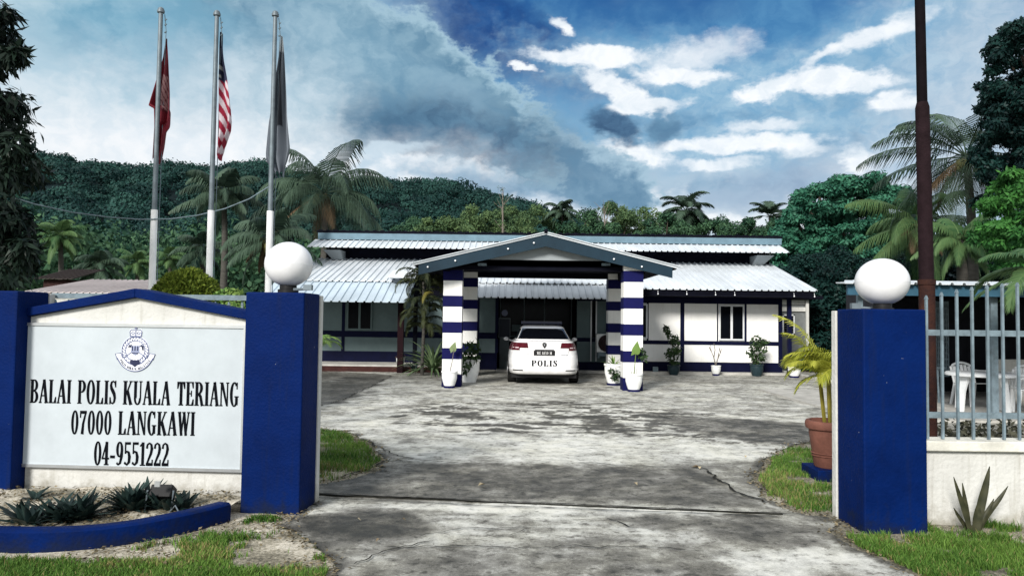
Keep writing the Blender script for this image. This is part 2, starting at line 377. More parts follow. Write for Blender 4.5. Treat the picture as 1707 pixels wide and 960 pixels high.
# ------------------------------------------------------------------ helpers
OFF = {}
def tag(o, label=None, cat=None, group=None, kind=None):
    if label: o['label'] = label
    if cat: o['category'] = cat
    if group: o['group'] = group
    if kind: o['kind'] = kind
    return o
def empty(name, loc, label, cat, group=None):
    o = bpy.data.objects.new(name, None)
    COL.objects.link(o)
    o.location = loc
    o.empty_display_size = 0.2
    OFF[o.name] = Vector(loc)
    return tag(o, label, cat, group)
def link_mesh(name, V, Fc, mats, parent=None, smooth=False, mi=None, attr=None, bevel=0.0, local=False):
    """verts in world metres (local=True: relative to the thing's base) -> ONE mesh object"""
    V = np.asarray(V, dtype=np.float64).reshape(-1, 3)
    off = OFF.get(parent.name, Vector((0, 0, 0))) if parent else Vector((0, 0, 0))
    if not local:
        V = V - np.array(off)
    me = bpy.data.meshes.new(name)
    if isinstance(Fc, np.ndarray):
        n, k = Fc.shape
        me.vertices.add(len(V)); me.vertices.foreach_set('co', V.astype(np.float32).ravel())
        me.loops.add(n * k); me.loops.foreach_set('vertex_index', Fc.astype(np.int32).ravel())
        me.polygons.add(n)
        me.polygons.foreach_set('loop_start', np.arange(0, n * k, k, dtype=np.int32))
        me.polygons.foreach_set('loop_total', np.full(n, k, dtype=np.int32))
        me.update(calc_edges=True)
    else:
        me.from_pydata([tuple(v) for v in V], [], Fc)
    if not isinstance(mats, (list, tuple)): mats = [mats]
    for m in mats: me.materials.append(m)
    if mi is not None: me.polygons.foreach_set('material_index', np.asarray(mi, dtype=np.int32))
    if smooth: me.polygons.foreach_set('use_smooth', np.ones(len(me.polygons), dtype=bool))
    if attr is not None:
        for k, vals in attr.items():
            a = me.attributes.new(k, 'FLOAT', 'POINT')
            a.data.foreach_set('value', np.asarray(vals, dtype=np.float32))
    me.update()
    o = bpy.data.objects.new(name, me)
    COL.objects.link(o)
    if parent:
        o.parent = parent
        OFF[o.name] = off
    if bevel:
        bv = o.modifiers.new('bevel', 'BEVEL'); bv.width = bevel; bv.segments = 2; bv.limit_method = 'ANGLE'
    return o

class MB:
    def __init__(s): s.v = []; s.f = []; s.m = []
    def add(s, vs, fs, mi=0):
        b = len(s.v)
        s.v += [tuple(v) for v in vs]
        s.f += [tuple(b + i for i in f) for f in fs]
        s.m += [mi] * len(fs)
        return s
    def box(s, x0, x1, y0, y1, z0, z1, mi=0, M=None):
        vs = [Vector((x, y, z)) for z in (z0, z1) for y in (y0, y1) for x in (x0, x1)]
        if M is not None: vs = [M @ v for v in vs]
        return s.add(vs, [(0, 2, 3, 1), (4, 5, 7, 6), (0, 1, 5, 4), (2, 6, 7, 3), (0, 4, 6, 2), (1, 3, 7, 5)], mi)
    def tube(s, pts, rad, n=8, mi=0, cap=True):
        pts = [Vector(p) for p in pts]
        if not isinstance(rad, (list, tuple)): rad = [rad] * len(pts)
        vs = []; up = Vector((0.13, 0.21, 1)).normalized()
        for i, p in enumerate(pts):
            t = (pts[min(i + 1, len(pts) - 1)] - pts[max(i - 1, 0)]).normalized()
            if abs(t.dot(up)) > 0.98: u0 = Vector((1, 0, 0))
            else: u0 = up
            a = t.cross(u0).normalized(); b = t.cross(a).normalized()
            for k in range(n):
                th = 2 * math.pi * k / n
                vs.append(p + (a * math.cos(th) + b * math.sin(th)) * rad[i])
        fs = []
        for i in range(len(pts) - 1):
            for k in range(n):
                k2 = (k + 1) % n
                fs.append((i * n + k, i * n + k2, (i + 1) * n + k2, (i + 1) * n + k))
        if cap:
            fs.append(tuple(range(n - 1, -1, -1))); fs.append(tuple((len(pts) - 1) * n + k for k in range(n)))
        return s.add(vs, fs, mi)
    def lathe(s, prof, c=(0, 0, 0), n=24, mi=0):
        vs = []; fs = []
        for (r, z) in prof:
            for k in range(n):
                th = 2 * math.pi * k / n
                vs.append((c[0] + r * math.cos(th), c[1] + r * math.sin(th), c[2] + z))
        for i in range(len(prof) - 1):
            for k in range(n):
                k2 = (k + 1) % n
                fs.append((i * n + k, i * n + k2, (i + 1) * n + k2, (i + 1) * n + k))
        fs.append(tuple(range(n - 1, -1, -1)))
        fs.append(tuple((len(prof) - 1) * n + k for k in range(n)))
        return s.add(vs, fs, mi)
    def prism(s, poly, y0, y1, mi=0, M=None):
        """polygon in (x, z) pushed from y0 to y1"""
        n = len(poly)
        vs = [Vector((x, y0, z)) for x, z in poly] + [Vector((x, y1, z)) for x, z in poly]
        if M is not None: vs = [M @ v for v in vs]
        fs = [tuple(range(n)), tuple(range(2 * n - 1, n - 1, -1))]
        fs += [(i, i + n, (i + 1) % n + n, (i + 1) % n) for i in range(n)]
        return s.add(vs, fs, mi)
    def build(s, name, mats, parent=None, smooth=False, bevel=0.0, local=False, M=None):
        v = s.v
        if M is not None: v = [tuple(M @ Vector(p)) for p in v]
        o = link_mesh(name, v, s.f, mats, parent, False, s.m, None, bevel, local)
        if smooth:
            o.data.polygons.foreach_set('use_smooth', np.ones(len(o.data.polygons), dtype=bool))
            try:
                o.data.set_sharp_from_angle(angle=R(40))
            except Exception: pass
        return o
def sphere_prof(r, z, sq=1.0, n=14, cut=-1.0):
    out = []
    for i in range(n + 1):
        a = -math.pi / 2 + math.pi * i / n
        if math.sin(a) < cut: continue
        out.append((max(r * math.cos(a), 0.0008), z + r * sq * math.sin(a)))
    return out
def copy_tree(o, parent=None):
    c = o.copy(); COL.objects.link(c)
    if parent: c.parent = parent
    OFF[c.name] = OFF.get(o.name, Vector((0, 0, 0)))
    for ch in list(o.children): copy_tree(ch, c)
    return c

# numpy value noise
def vnoise(x, y, seed=0):
    xi = np.floor(x).astype(np.int64); yi = np.floor(y).astype(np.int64)
    xf = x - xi; yf = y - yi
    def h(a, b):
        n = (a * 374761393 + b * 668265263 + seed * 974634777) & 0x7fffffff
        n = (n ^ (n >> 13)) * 1274126177 & 0x7fffffff
        n = n ^ (n >> 16)
        return (n & 0xffff) / 65535.0
    u = xf * xf * (3 - 2 * xf); v = yf * yf * (3 - 2 * yf)
    return (h(xi, yi) * (1 - u) + h(xi + 1, yi) * u) * (1 - v) + (h(xi, yi + 1) * (1 - u) + h(xi + 1, yi + 1) * u) * v
def fbm(x, y, seed=0, oct=5, gain=0.5):
    s = 0; a = 1; t = 0
    for i in range(oct):
        s = s + a * vnoise(x * 2 ** i, y * 2 ** i, seed + i * 17); t += a; a *= gain
    return s / t
def poly_sdf(x, y, poly):
    """signed distance to a polygon, negative inside"""
    d = np.full(x.shape, 1e9); ins = np.zeros(x.shape, dtype=bool)
    n = len(poly)
    for i in range(n):
        ax, ay = poly[i]; bx, by = poly[(i + 1) % n]
        ex, ey = bx - ax, by - ay
        t = np.clip(((x - ax) * ex + (y - ay) * ey) / (ex * ex + ey * ey + 1e-12), 0, 1)
        d = np.minimum(d, np.hypot(x - ax - t * ex, y - ay - t * ey))
        cnd = ((ay > y) != (by > y)) & (x < (bx - ax) * (y - ay) / (by - ay + 1e-12) + ax)
        ins ^= cnd
    return np.where(ins, -d, d)
def smooth(a, b, x):
    t = np.clip((x - a) / (b - a), 0, 1); return t * t * (3 - 2 * t)
def gpoly(pts): return [tuple(ground(*p)[:2]) for p in pts]

# ------------------------------------------------------------------ foliage builders
def unit(v): return v / (np.linalg.norm(v, axis=-1, keepdims=True) + 1e-9)
def leaves_at(P, D, length, width, rng, nrm=None):
    """diamond leaves at P pointing along D, their faces towards nrm; returns verts, quads, per-vertex random"""
    n = len(P)
    if nrm is None: nrm = rng.normal(size=(n, 3))
    nrm = unit(nrm)
    D = D - nrm * np.sum(D * nrm, 1, keepdims=True) * 0.85
    D = unit(D)
    S = unit(np.cross(D, nrm)); N = np.cross(S, D)
    L = (length * rng.uniform(0.65, 1.3, n))[:, None]; Wd = (width * rng.uniform(0.7, 1.25, n))[:, None]
    a = P; b = P + D * L * 0.45 + S * Wd * 0.5 + N * Wd * 0.12; c_ = P + D * L - N * L * 0.05; d = P + D * L * 0.45 - S * Wd * 0.5 + N * Wd * 0.12
    V = np.stack([a, b, c_, d], 1).reshape(-1, 3)
    Q = np.arange(n * 4).reshape(n, 4)
    return V, Q, np.repeat(rng.uniform(0, 1, n), 4)
def clump_cloud(centres, radii, per, length, width, rng, droop=0.0, flat=0.75, shell=0.55):
    """leaves spread through clumps (each an uneven ball, denser towards its surface)"""
    VV = []; QQ = []; RR = []; b = 0
    for c_, r in zip(centres, radii):
        k = max(8, int(per * rng.uniform(0.7, 1.3)))
        d = unit(rng.normal(size=(k, 3)))
        rad = r * (shell + (1 - shell) * rng.uniform(0, 1, k) ** 0.6) * rng.uniform(0.75, 1.15, k)
        P = np.array(c_) + d * rad[:, None] * np.array([1, 1, flat])
        D = rng.normal(size=(k, 3)) + d * 0.4 + np.array([0, 0, -0.1 - droop * 1.6])
        V, Q, rr = leaves_at(P, D, length, width, rng, d + rng.normal(size=(k, 3)) * 0.45 + np.array([0, 0, 0.35]))
        tone = rng.uniform(-0.3, 0.3)
        VV.append(V); QQ.append(Q + b); RR.append(np.clip(rr * 0.7 + 0.15 + tone, 0, 1)); b += len(V)
    return np.concatenate(VV), np.concatenate(QQ), np.concatenate(RR)
def ellipsoid_clumps(n, c_, rx, ry, rz, rng, inner=0.3, low=-0.9):
    out = []
    while len(out) < n:
        d = rng.normal(size=3); d /= np.linalg.norm(d)
        if d[2] < low: continue
        k = inner + (1 - inner) * rng.uniform() ** 0.5
        out.append((c_[0] + d[0] * rx * k, c_[1] + d[1] * ry * k, c_[2] + d[2] * rz * k))
    return out
def tree(name, label, base, trunk_h, trunk_r, centres, radii, per, leaf, lw, lm, rng, bark=None, cat='tree', group=None, droop=0.0, flat=0.75, limbs=9, lean=(0, 0)):
    base = Vector(base)
    t = empty(name, base, label, cat, group)
    cc = np.array(centres)
    hub = base + Vector((lean[0], lean[1], trunk_h))
    mb = MB()
    mb.tube([base - Vector((0, 0, 0.1)), base + Vector((lean[0] * .3 + 0.05, lean[1] * .3, trunk_h * .4)), hub], [trunk_r * 1.25, trunk_r, trunk_r * 0.8], 9)
    order = rng.permutation(len(cc))[:limbs]
    for i in order:
        e = Vector(cc[i]); m_ = hub.lerp(e, 0.5) + Vector((rng.normal() * .15, rng.normal() * .15, 0.08 * (e - hub).length))
        mb.tube([hub - Vector((0, 0, 0.05)), m_, e], [trunk_r * 0.6, trunk_r * 0.32, trunk_r * 0.1], 6)
    mb.build('trunk', bark or BARK, t, True)
    V, Q, rr = clump_cloud(centres, radii, per, leaf, lw, rng, droop, flat)
    link_mesh('crown', V, Q, lm, t, attr={'rnd': rr})
    return t
def frond_geo(o, azim, e0, length, bend, leaf, rng, nl=34, width=0.05, droop=0.55, twist=0.0, bare=0.16):
    """one pinnate frond: returns leaflet verts/quads/rnd and the points of its midrib"""
    pts = []; tan = []
    n = 14; p = Vector(o); e = e0
    h = Vector((math.sin(azim), math.cos(azim), 0))
    for i in range(n + 1):
        d = h * math.cos(e) + Vector((0, 0, 1)) * math.sin(e)
        pts.append(p.copy()); tan.append(d)
        p = p + d * (length / n)
        e -= bend / n * (0.5 + 1.1 * i / n)
    side0 = Vector((h.y, -h.x, 0))
    V = []; Q = []; RR = []
    tone = rng.uniform(-0.3, 0.3)
    for i in range(nl):
        t = bare + (1 - bare) * (i + 0.5) / nl
        f = t * n; k = min(int(f), n - 1); u = f - k
        q = pts[k].lerp(pts[k + 1], u); d = tan[k].lerp(tan[k + 1], u).normalized()
        nrm = side0.cross(d).normalized()
        L = leaf * (math.sin(math.pi * min(1, 0.16 + 0.84 * t) ** 0.75) ** 0.6 + 0.12) * rng.uniform(0.85, 1.1)
        for s in (-1, 1):
            sd = (side0 * s * math.cos(twist) + nrm * (0.35 - twist)).normalized()
            dr = (sd * (1.0 - 0.35 * t) + d * (0.45 + 0.75 * t) + Vector((0, 0, -0.38 * droop))).normalized()
            dr2 = (dr + Vector((0, 0, -1)) * droop * rng.uniform(0.6, 1.5)).normalized()
            w = d * (width * 0.5)
            a = q; m_ = q + dr * L * 0.5; z = m_ + dr2 * L * 0.5
            b0 = len(V)
            V += [a - w * .7, a + w * .7, m_ + w, m_ - w, z + w * 0.12, z - w * 0.12]
            Q += [(b0, b0 + 1, b0 + 2, b0 + 3), (b0 + 3, b0 + 2, b0 + 4, b0 + 5)]
            r_ = min(1, max(0, 0.5 + tone + rng.uniform(-0.25, 0.25)))
            RR += [r_] * 6
    return V, Q, RR, pts
def fronds(specs, name, lm, parent, rng, rib=0.02, rib_mat=None):
    V = []; Q = []; RR = []; ribs = MB()
    for sp in specs:
        v, q, r_, pts = frond_geo(rng=rng, **sp)
        b = len(V)
        V += v; Q += [tuple(i + b for i in f) for f in q]; RR += r_
        # midrib as three-sided taper, joined to the same crown mesh
        m = MB(); m.tube(pts[::2], [rib * (1 - 0.85 * i / 7) for i in range(len(pts[::2]))], 4, 0, False)
        b = len(V)
        V += [Vector(x) for x in m.v]; Q += [tuple(i + b for i in f) for f in m.f]; RR += [0.75] * len(m.v)
    return link_mesh(name, [tuple(v) for v in V], np.array(Q), lm, parent, attr={'rnd': RR})
def palm(name, label, base, crown, nf, flen, rng, lm, leaf=0.55, width=0.05, tr=0.14, group=None, cat='palm tree', nl=34, droop=0.6, elev=(80, -45), bend=(1.2, 1.9), azr=None):
    base = Vector(base); crown = Vector(crown)
    t = empty(name, base, label, cat, group)
    mb = MB(); n = 12; pts = []; rad = []
    for i in range(n + 1):
        u = i / n
        p = base.lerp(crown, u); p.x += 0.18 * math.sin(u * 3.0) * (crown.z - base.z) * 0.12
        pts.append(p); rad.append(tr * (1.35 - 0.6 * u) * (1.0 + 0.05 * (i % 2)))
    d = pts[-1] - crown
    mb.tube(pts, rad, 9)
    mb.build('trunk', PALM_TRUNK, t, True)
    sp = []
    for i in range(nf):
        u = (i + 0.5) / nf
        e = R(elev[0] + (elev[1] - elev[0]) * u ** 0.9 + rng.uniform(-10, 10))
        a = i * 2.399963 + rng.uniform(-.25, .25) if azr is None else R(rng.uniform(*azr))
        sp.append(dict(o=pts[-1], azim=a, e0=e, length=flen * rng.uniform(0.82, 1.12), bend=rng.uniform(*bend) * (1.0 if e > 0 else 0.5), leaf=leaf, nl=nl, width=width, droop=droop, twist=rng.uniform(-.2, .2)))
    fronds(sp, 'crown', lm, t, rng, rib=0.03)
    return t
def rosette(c_, n, length, width, rng, e=(20, 85), curl=0.5, segs=5):
    """stiff blade leaves from one point: verts, quads, rnd"""
    V = []; Q = []; RR = []
    for i in range(n):
        a = i * 2.399963 + rng.uniform(-.3, .3); el_ = R(rng.uniform(*e)); L = length * rng.uniform(0.65, 1.1)
        h = Vector((math.sin(a), math.cos(a), 0)); sd = Vector((h.y, -h.x, 0))
        p = Vector(c_) + h * width * 0.3; r_ = rng.uniform(0, 1); b = len(V)
        for k in range(segs + 1):
            u = k / segs
            w = width * (0.55 + 0.9 * u - 1.45 * u ** 2.2) * 0.5 + 0.0015
            d = h * math.cos(el_) + Vector((0, 0, math.sin(el_)))
            nrm = sd.cross(d)
            V += [p - sd * w + nrm * w * 0.35, p, p + sd * w + nrm * w * 0.35]; RR += [r_] * 3
            p = p + d * (L / segs); el_ -= curl / segs
        for k in range(segs):
            o = b + 3 * k
            Q += [(o, o + 1, o + 4, o + 3), (o + 1, o + 2, o + 5, o + 4)]
    return [tuple(v) for v in V], Q, RR

# ------------------------------------------------------------------ letters
GL = {}
def _st(x, t=0.15, y0=0.0, y1=1.0, ser=True, so=0.055, sh=0.045):
    out = [[(x, y0), (x + t, y0), (x + t, y1), (x, y1)]]
    if ser:
        out += [[(x - so, y0), (x + t + so, y0), (x + t + so, y0 + sh), (x - so, y0 + sh)], [(x - so, y1 - sh), (x + t + so, y1 - sh), (x + t + so, y1), (x - so, y1)]]
    return out
def _path(pts, ws):
    out = []; P = [Vector((a, b)) for a, b in pts]; Ls = []
    for i, p in enumerate(P):
        d = (P[min(i + 1, len(P) - 1)] - P[max(i - 1, 0)]).normalized(); nn = Vector((-d.y, d.x)); w = ws[i] if isinstance(ws, (list, tuple)) else ws
        Ls.append((p + nn * w / 2, p - nn * w / 2))
    for a, b in zip(Ls[:-1], Ls[1:]): out.append([tuple(a[0]), tuple(a[1]), tuple(b[1]), tuple(b[0])])
    return out
def _arc(cx, cy, rx, ry, tx, ty, a0, a1, n=16):
    out = []
    for i in range(n):
        q = []
        for a in (a0 + (a1 - a0) * i / n, a0 + (a1 - a0) * (i + 1) / n):
            c_, s = math.cos(R(a)), math.sin(R(a)); q.append(((cx + rx * c_, cy + ry * s), (cx + (rx - tx) * c_, cy + (ry - ty) * s)))
        out.append([q[0][0], q[0][1], q[1][1], q[1][0]])
    return out
def _b(x0, x1, y0, y1): return [[(x0, y0), (x1, y0), (x1, y1), (x0, y1)]]
T_ = 0.15; H_ = 0.05
GL['I'] = (0.29, _st(0.07))
GL['L'] = (0.52, _st(0.06) + _b(0.2, 0.5, 0, H_) + [[(0.38, 0.045), (0.5, 0.0), (0.5, 0.27), (0.47, 0.27)]])
GL['A'] = (0.62, _path([(0.07, 0), (0.30, 1.0)], 0.055) + _path([(0.31, 1.0), (0.52, 0)], 0.15) + _b(0.13, 0.46, 0.29, 0.34) + _b(0.0, 0.16, 0, H_) + _b(0.40, 0.62, 0, H_))
GL['B'] = (0.58, _st(0.06) + _arc(0.27, 0.755, 0.25, 0.245, 0.14, H_, -90, 90) + _arc(0.27, 0.265, 0.29, 0.265, 0.15, H_, -90, 90) + _b(0.2, 0.28, 0.95, 1) + _b(0.2, 0.28, 0.485, 0.535) + _b(0.2, 0.28, 0, 0.05))
GL['P'] = (0.55, _st(0.06) + _arc(0.26, 0.735, 0.28, 0.265, 0.15, H_, -90, 90) + _b(0.2, 0.27, 0.95, 1) + _b(0.2, 0.27, 0.47, 0.52))
GL['R'] = (0.62, _st(0.06) + _arc(0.26, 0.745, 0.27, 0.255, 0.15, H_, -90, 90) + _b(0.2, 0.27, 0.95, 1) + _b(0.2, 0.27, 0.49, 0.54) + _path([(0.27, 0.52), (0.40, 0.38), (0.52, 0.0)], 0.14) + _b(0.46, 0.63, 0, H_))
GL['O'] = (0.60, _arc(0.30, 0.5, 0.28, 0.52, 0.145, H_, 0, 360, 28))
GL['0'] = (0.50, _arc(0.25, 0.5, 0.225, 0.515, 0.125, H_, 0, 360, 28))
GL['S'] = (0.50, _path([(0.42, 0.80), (0.36, 0.93), (0.25, 0.975), (0.14, 0.93), (0.10, 0.80), (0.14, 0.67), (0.24, 0.56), (0.34, 0.43), (0.39, 0.27), (0.35, 0.10), (0.24, 0.025), (0.12, 0.07), (0.06, 0.22)], [0.05, 0.05, 0.055, 0.09, 0.12, 0.15, 0.17, 0.16, 0.13, 0.09, 0.055, 0.05, 0.05]) + _b(0.40, 0.445, 0.72, 1.0) + _b(0.035, 0.08, 0.0, 0.30))
GL['K'] = (0.64, _st(0.06) + _path([(0.21, 0.42), (0.53, 0.98)], 0.055) + _path([(0.29, 0.58), (0.55, 0.0)], 0.15) + _b(0.44, 0.64, 0, H_) + _b(0.43, 0.62, 0.955, 1))
GL['U'] = (0.62, _b(0.07, 0.22, 0.28, 1) + _b(0.0, 0.28, 0.955, 1) + _b(0.48, 0.53, 0.28, 1) + _b(0.42, 0.60, 0.955, 1) + _arc(0.30, 0.28, 0.23, 0.295, 0.10, 0.06, 180, 360))
GL['T'] = (0.56, _st(0.205, ser=False) + _b(0.02, 0.54, 0.95, 1) + _b(0.14, 0.42, 0, H_) + [[(0.02, 1.0), (0.02, 0.70), (0.05, 0.70), (0.15, 0.95)], [(0.54, 1.0), (0.41, 0.95), (0.51, 0.70), (0.54, 0.70)]])
GL['E'] = (0.54, _st(0.06) + _b(0.2, 0.50, 0.95, 1) + _b(0.2, 0.52, 0, 0.05) + _b(0.2, 0.38, 0.48, 0.53) + [[(0.40, 0.95), (0.47, 0.73), (0.50, 0.73), (0.50, 1.0)], [(0.40, 0.05), (0.52, 0.0), (0.52, 0.27), (0.49, 0.27)]] + _b(0.355, 0.385, 0.38, 0.63))
GL['N'] = (0.62, _b(0.07, 0.12, 0, 1) + _b(0.50, 0.55, 0, 1) + [[(0.05, 1.0), (0.20, 1.0), (0.55, 0.0), (0.47, 0.0)]] + _b(0.0, 0.18, 0, H_) + _b(0.44, 0.61, 0.955, 1) + _b(0.0, 0.12, 0.955, 1))
GL['G'] = (0.62, _arc(0.31, 0.5, 0.28, 0.52, 0.145, H_, 48, 318, 24) + _b(0.40, 0.54, 0.06, 0.42) + _b(0.34, 0.60, 0.385, 0.43) + _b(0.475, 0.515, 0.72, 1.0))
GL['W'] = (0.80, _path([(0.09, 1.0), (0.25, 0)], 0.13) + _path([(0.24, 0), (0.40, 1.0)], 0.05) + _path([(0.40, 1.0), (0.56, 0)], 0.13) + _path([(0.55, 0), (0.72, 1.0)], 0.05) + _b(0.0, 0.19, 0.955, 1) + _b(0.30, 0.48, 0.955, 1) + _b(0.63, 0.80, 0.955, 1))
GL['-'] = (0.40, _b(0.06, 0.34, 0.30, 0.42))
GL['1'] = (0.40, _b(0.15, 0.29, 0, 1) + _b(0.06, 0.38, 0, H_) + [[(0.03, 0.86), (0.03, 0.82), (0.15, 0.84), (0.20, 1.0)]])
GL['2'] = (0.50, _path([(0.06, 0.74), (0.09, 0.90), (0.22, 0.975), (0.35, 0.90), (0.39, 0.73), (0.34, 0.53), (0.20, 0.30), (0.08, 0.08)], [0.10, 0.07, 0.05, 0.10, 0.14, 0.12, 0.09, 0.07]) + _b(0.04, 0.45, 0, 0.13) + _b(0.415, 0.455, 0.0, 0.27))
GL['4'] = (0.50, _path([(0.05, 0.30), (0.31, 1.0)], 0.05) + _b(0.02, 0.48, 0.25, 0.32) + _b(0.25, 0.39, 0, 1) + _b(0.18, 0.46, 0, H_))
GL['5'] = (0.50, _b(0.10, 0.43, 0.89, 1) + _b(0.08, 0.13, 0.50, 1) + _path([(0.10, 0.52), (0.20, 0.61), (0.32, 0.56), (0.385, 0.38), (0.36, 0.15), (0.22, 0.025), (0.06, 0.12)], [0.05, 0.06, 0.11, 0.15, 0.13, 0.06, 0.10]))
GL['7'] = (0.50, _b(0.05, 0.46, 0.87, 1) + _path([(0.43, 0.95), (0.26, 0.45), (0.21, 0.0)], [0.06, 0.11, 0.15]) + _b(0.045, 0.085, 0.70, 1.0))
GL['9'] = (0.50, _arc(0.24, 0.68, 0.215, 0.335, 0.125, H_, 0, 360, 24) + _path([(0.40, 0.70), (0.385, 0.40), (0.29, 0.10), (0.16, 0.025), (0.07, 0.10)], [0.12, 0.13, 0.10, 0.06, 0.09]))
GL['8'] = (0.50, _arc(0.25, 0.745, 0.19, 0.27, 0.11, 0.06, 0, 360, 20) + _arc(0.25, 0.26, 0.22, 0.28, 0.12, 0.06, 0, 360, 20))
GL['6'] = (0.50, _arc(0.26, 0.33, 0.215, 0.335, 0.125, 0.06, 0, 360, 24) + _path([(0.10, 0.30), (0.115, 0.60), (0.21, 0.90), (0.34, 0.975), (0.43, 0.90)], [0.12, 0.13, 0.10, 0.06, 0.09]))
GL['M'] = (0.74, _b(0.07, 0.12, 0, 1) + _st(0.56) + _path([(0.10, 1.0), (0.36, 0.05)], 0.13) + _path([(0.36, 0.05), (0.60, 1.0)], 0.05) + _b(0.0, 0.18, 0, H_))
GL['D'] = (0.60, _st(0.06) + _arc(0.24, 0.5, 0.33, 0.5, 0.15, H_, -90, 90) + _b(0.2, 0.25, 0.95, 1) + _b(0.2, 0.25, 0, 0.05))
GL['J'] = (0.42, _b(0.18, 0.32, 0.2, 1) + _b(0.12, 0.38, 0.955, 1) + _path([(0.25, 0.22), (0.21, 0.06), (0.08, 0.05)], [0.13, 0.08, 0.08]))
GL['Y'] = (0.58, _path([(0.08, 1.0), (0.29, 0.45)], 0.13) + _path([(0.29, 0.45), (0.50, 1.0)], 0.05) + _b(0.215, 0.36, 0, 0.5) + _b(0.15, 0.43, 0, H_) + _b(0.0, 0.2, 0.955, 1) + _b(0.4, 0.58, 0.955, 1))
GL['C'] = (0.56, _arc(0.31, 0.5, 0.28, 0.52, 0.145, H_, 48, 318, 24))
GL[' '] = (0.34, [])
def text_polys(s, gap=0.05):
    x = 0; out = []
    for ch in s:
        w, ps = GL[ch]
        out += [[(px + x, py) for px, py in p] for p in ps]
        x += w + gap
    return out, x - gap
def text_mesh(s, name, fn, material, parent, gap=0.05, depth=0.003, bold=0.0):
    """letters as thin raised solids; fn maps (x from 0..1 across the line, y 0..1 cap height, d out of the surface) to a point"""
    polys, w = text_polys(s, gap)
    if bold:
        polys = [[(x + d_ , y) for x, y in p] for p in polys for d_ in (0.0, bold)]; w += bold
    V = []; Fc = []
    for i, p in enumerate(polys):
        d = depth + 0.00003 * (i % 7)
        n = len(p); b = len(V)
        V += [fn(x / w, y, d) for x, y in p] + [fn(x / w, y, -0.002) for x, y in p]
        Fc += [tuple(range(b, b + n)), tuple(range(b + 2 * n - 1, b + n - 1, -1))] + [(b + k, b + n + k, b + n + (k + 1) % n, b + (k + 1) % n) for k in range(n)]
    return link_mesh(name, [tuple(v) for v in V], Fc, material, parent)

# =================================================================== THE GROUND
def simple_plane(name, x0, x1, y0, y1, z, m):
    o = link_mesh(name, [(x0, y0, z), (x1, y0, z), (x1, y1, z), (x0, y1, z)], [(0, 1, 2, 3)], m)
    return tag(o, kind='structure')
GROUND_M = mat('earth_and_short_turf', (0.16, 0.15, 0.10), 0.95, 0.3, 0.9, 0.6, 9, col2=(0.045, 0.085, 0.03))
simple_plane('ground', -2500, 2500, -60, 2500, 0.0, GROUND_M)

# soil and sand in front of and between the gate walls, finely modelled
P_LEFT = gpoly([(500, 714), (575, 720), (615, 738), (655, 770), (628, 788), (565, 803), (525, 812)])
PATCH_L = [(-9.0, P_LEFT[0][1])] + P_LEFT + [(-9.0, P_LEFT[-1][1])]
P_R = gpoly([(1395, 733), (1330, 742), (1277, 765), (1257, 787), (1275, 828), (1330, 850), (1402, 866)])
PATCH_R = [(9.0, P_R[0][1])] + P_R + [(9.0, P_R[-1][1])]
P_FL = gpoly([(522, 842), (500, 858), (470, 880), (505, 905), (540, 930), (560, 962), (590, 1010)])
FORE_L = [(-9.0, P_FL[0][1] + .3), (P_FL[0][0], P_FL[0][1])] + P_FL[1:] + [(-9.0, P_FL[-1][1])]
P_FR = gpoly([(1386, 862), (1398, 892), (1440, 920), (1500, 948), (1560, 985), (1640, 1040)])
FORE_R = [(9.0, P_FR[0][1] + .3)] + P_FR + [(9.0, P_FR[-1][1])]

def ragged(x, y, seed, amp=0.16):
    return (fbm(x * 2.2, y * 2.2, seed, 5, 0.6) - 0.5) * 2 * amp
def soil_sdf(x, y):
    d = np.full(x.shape, 1e9)
    for pl in (PATCH_L, PATCH_R, FORE_L, FORE_R):
        d = np.minimum(d, poly_sdf(x, y, pl))
    return d + ragged(x, y, 3, 0.14)

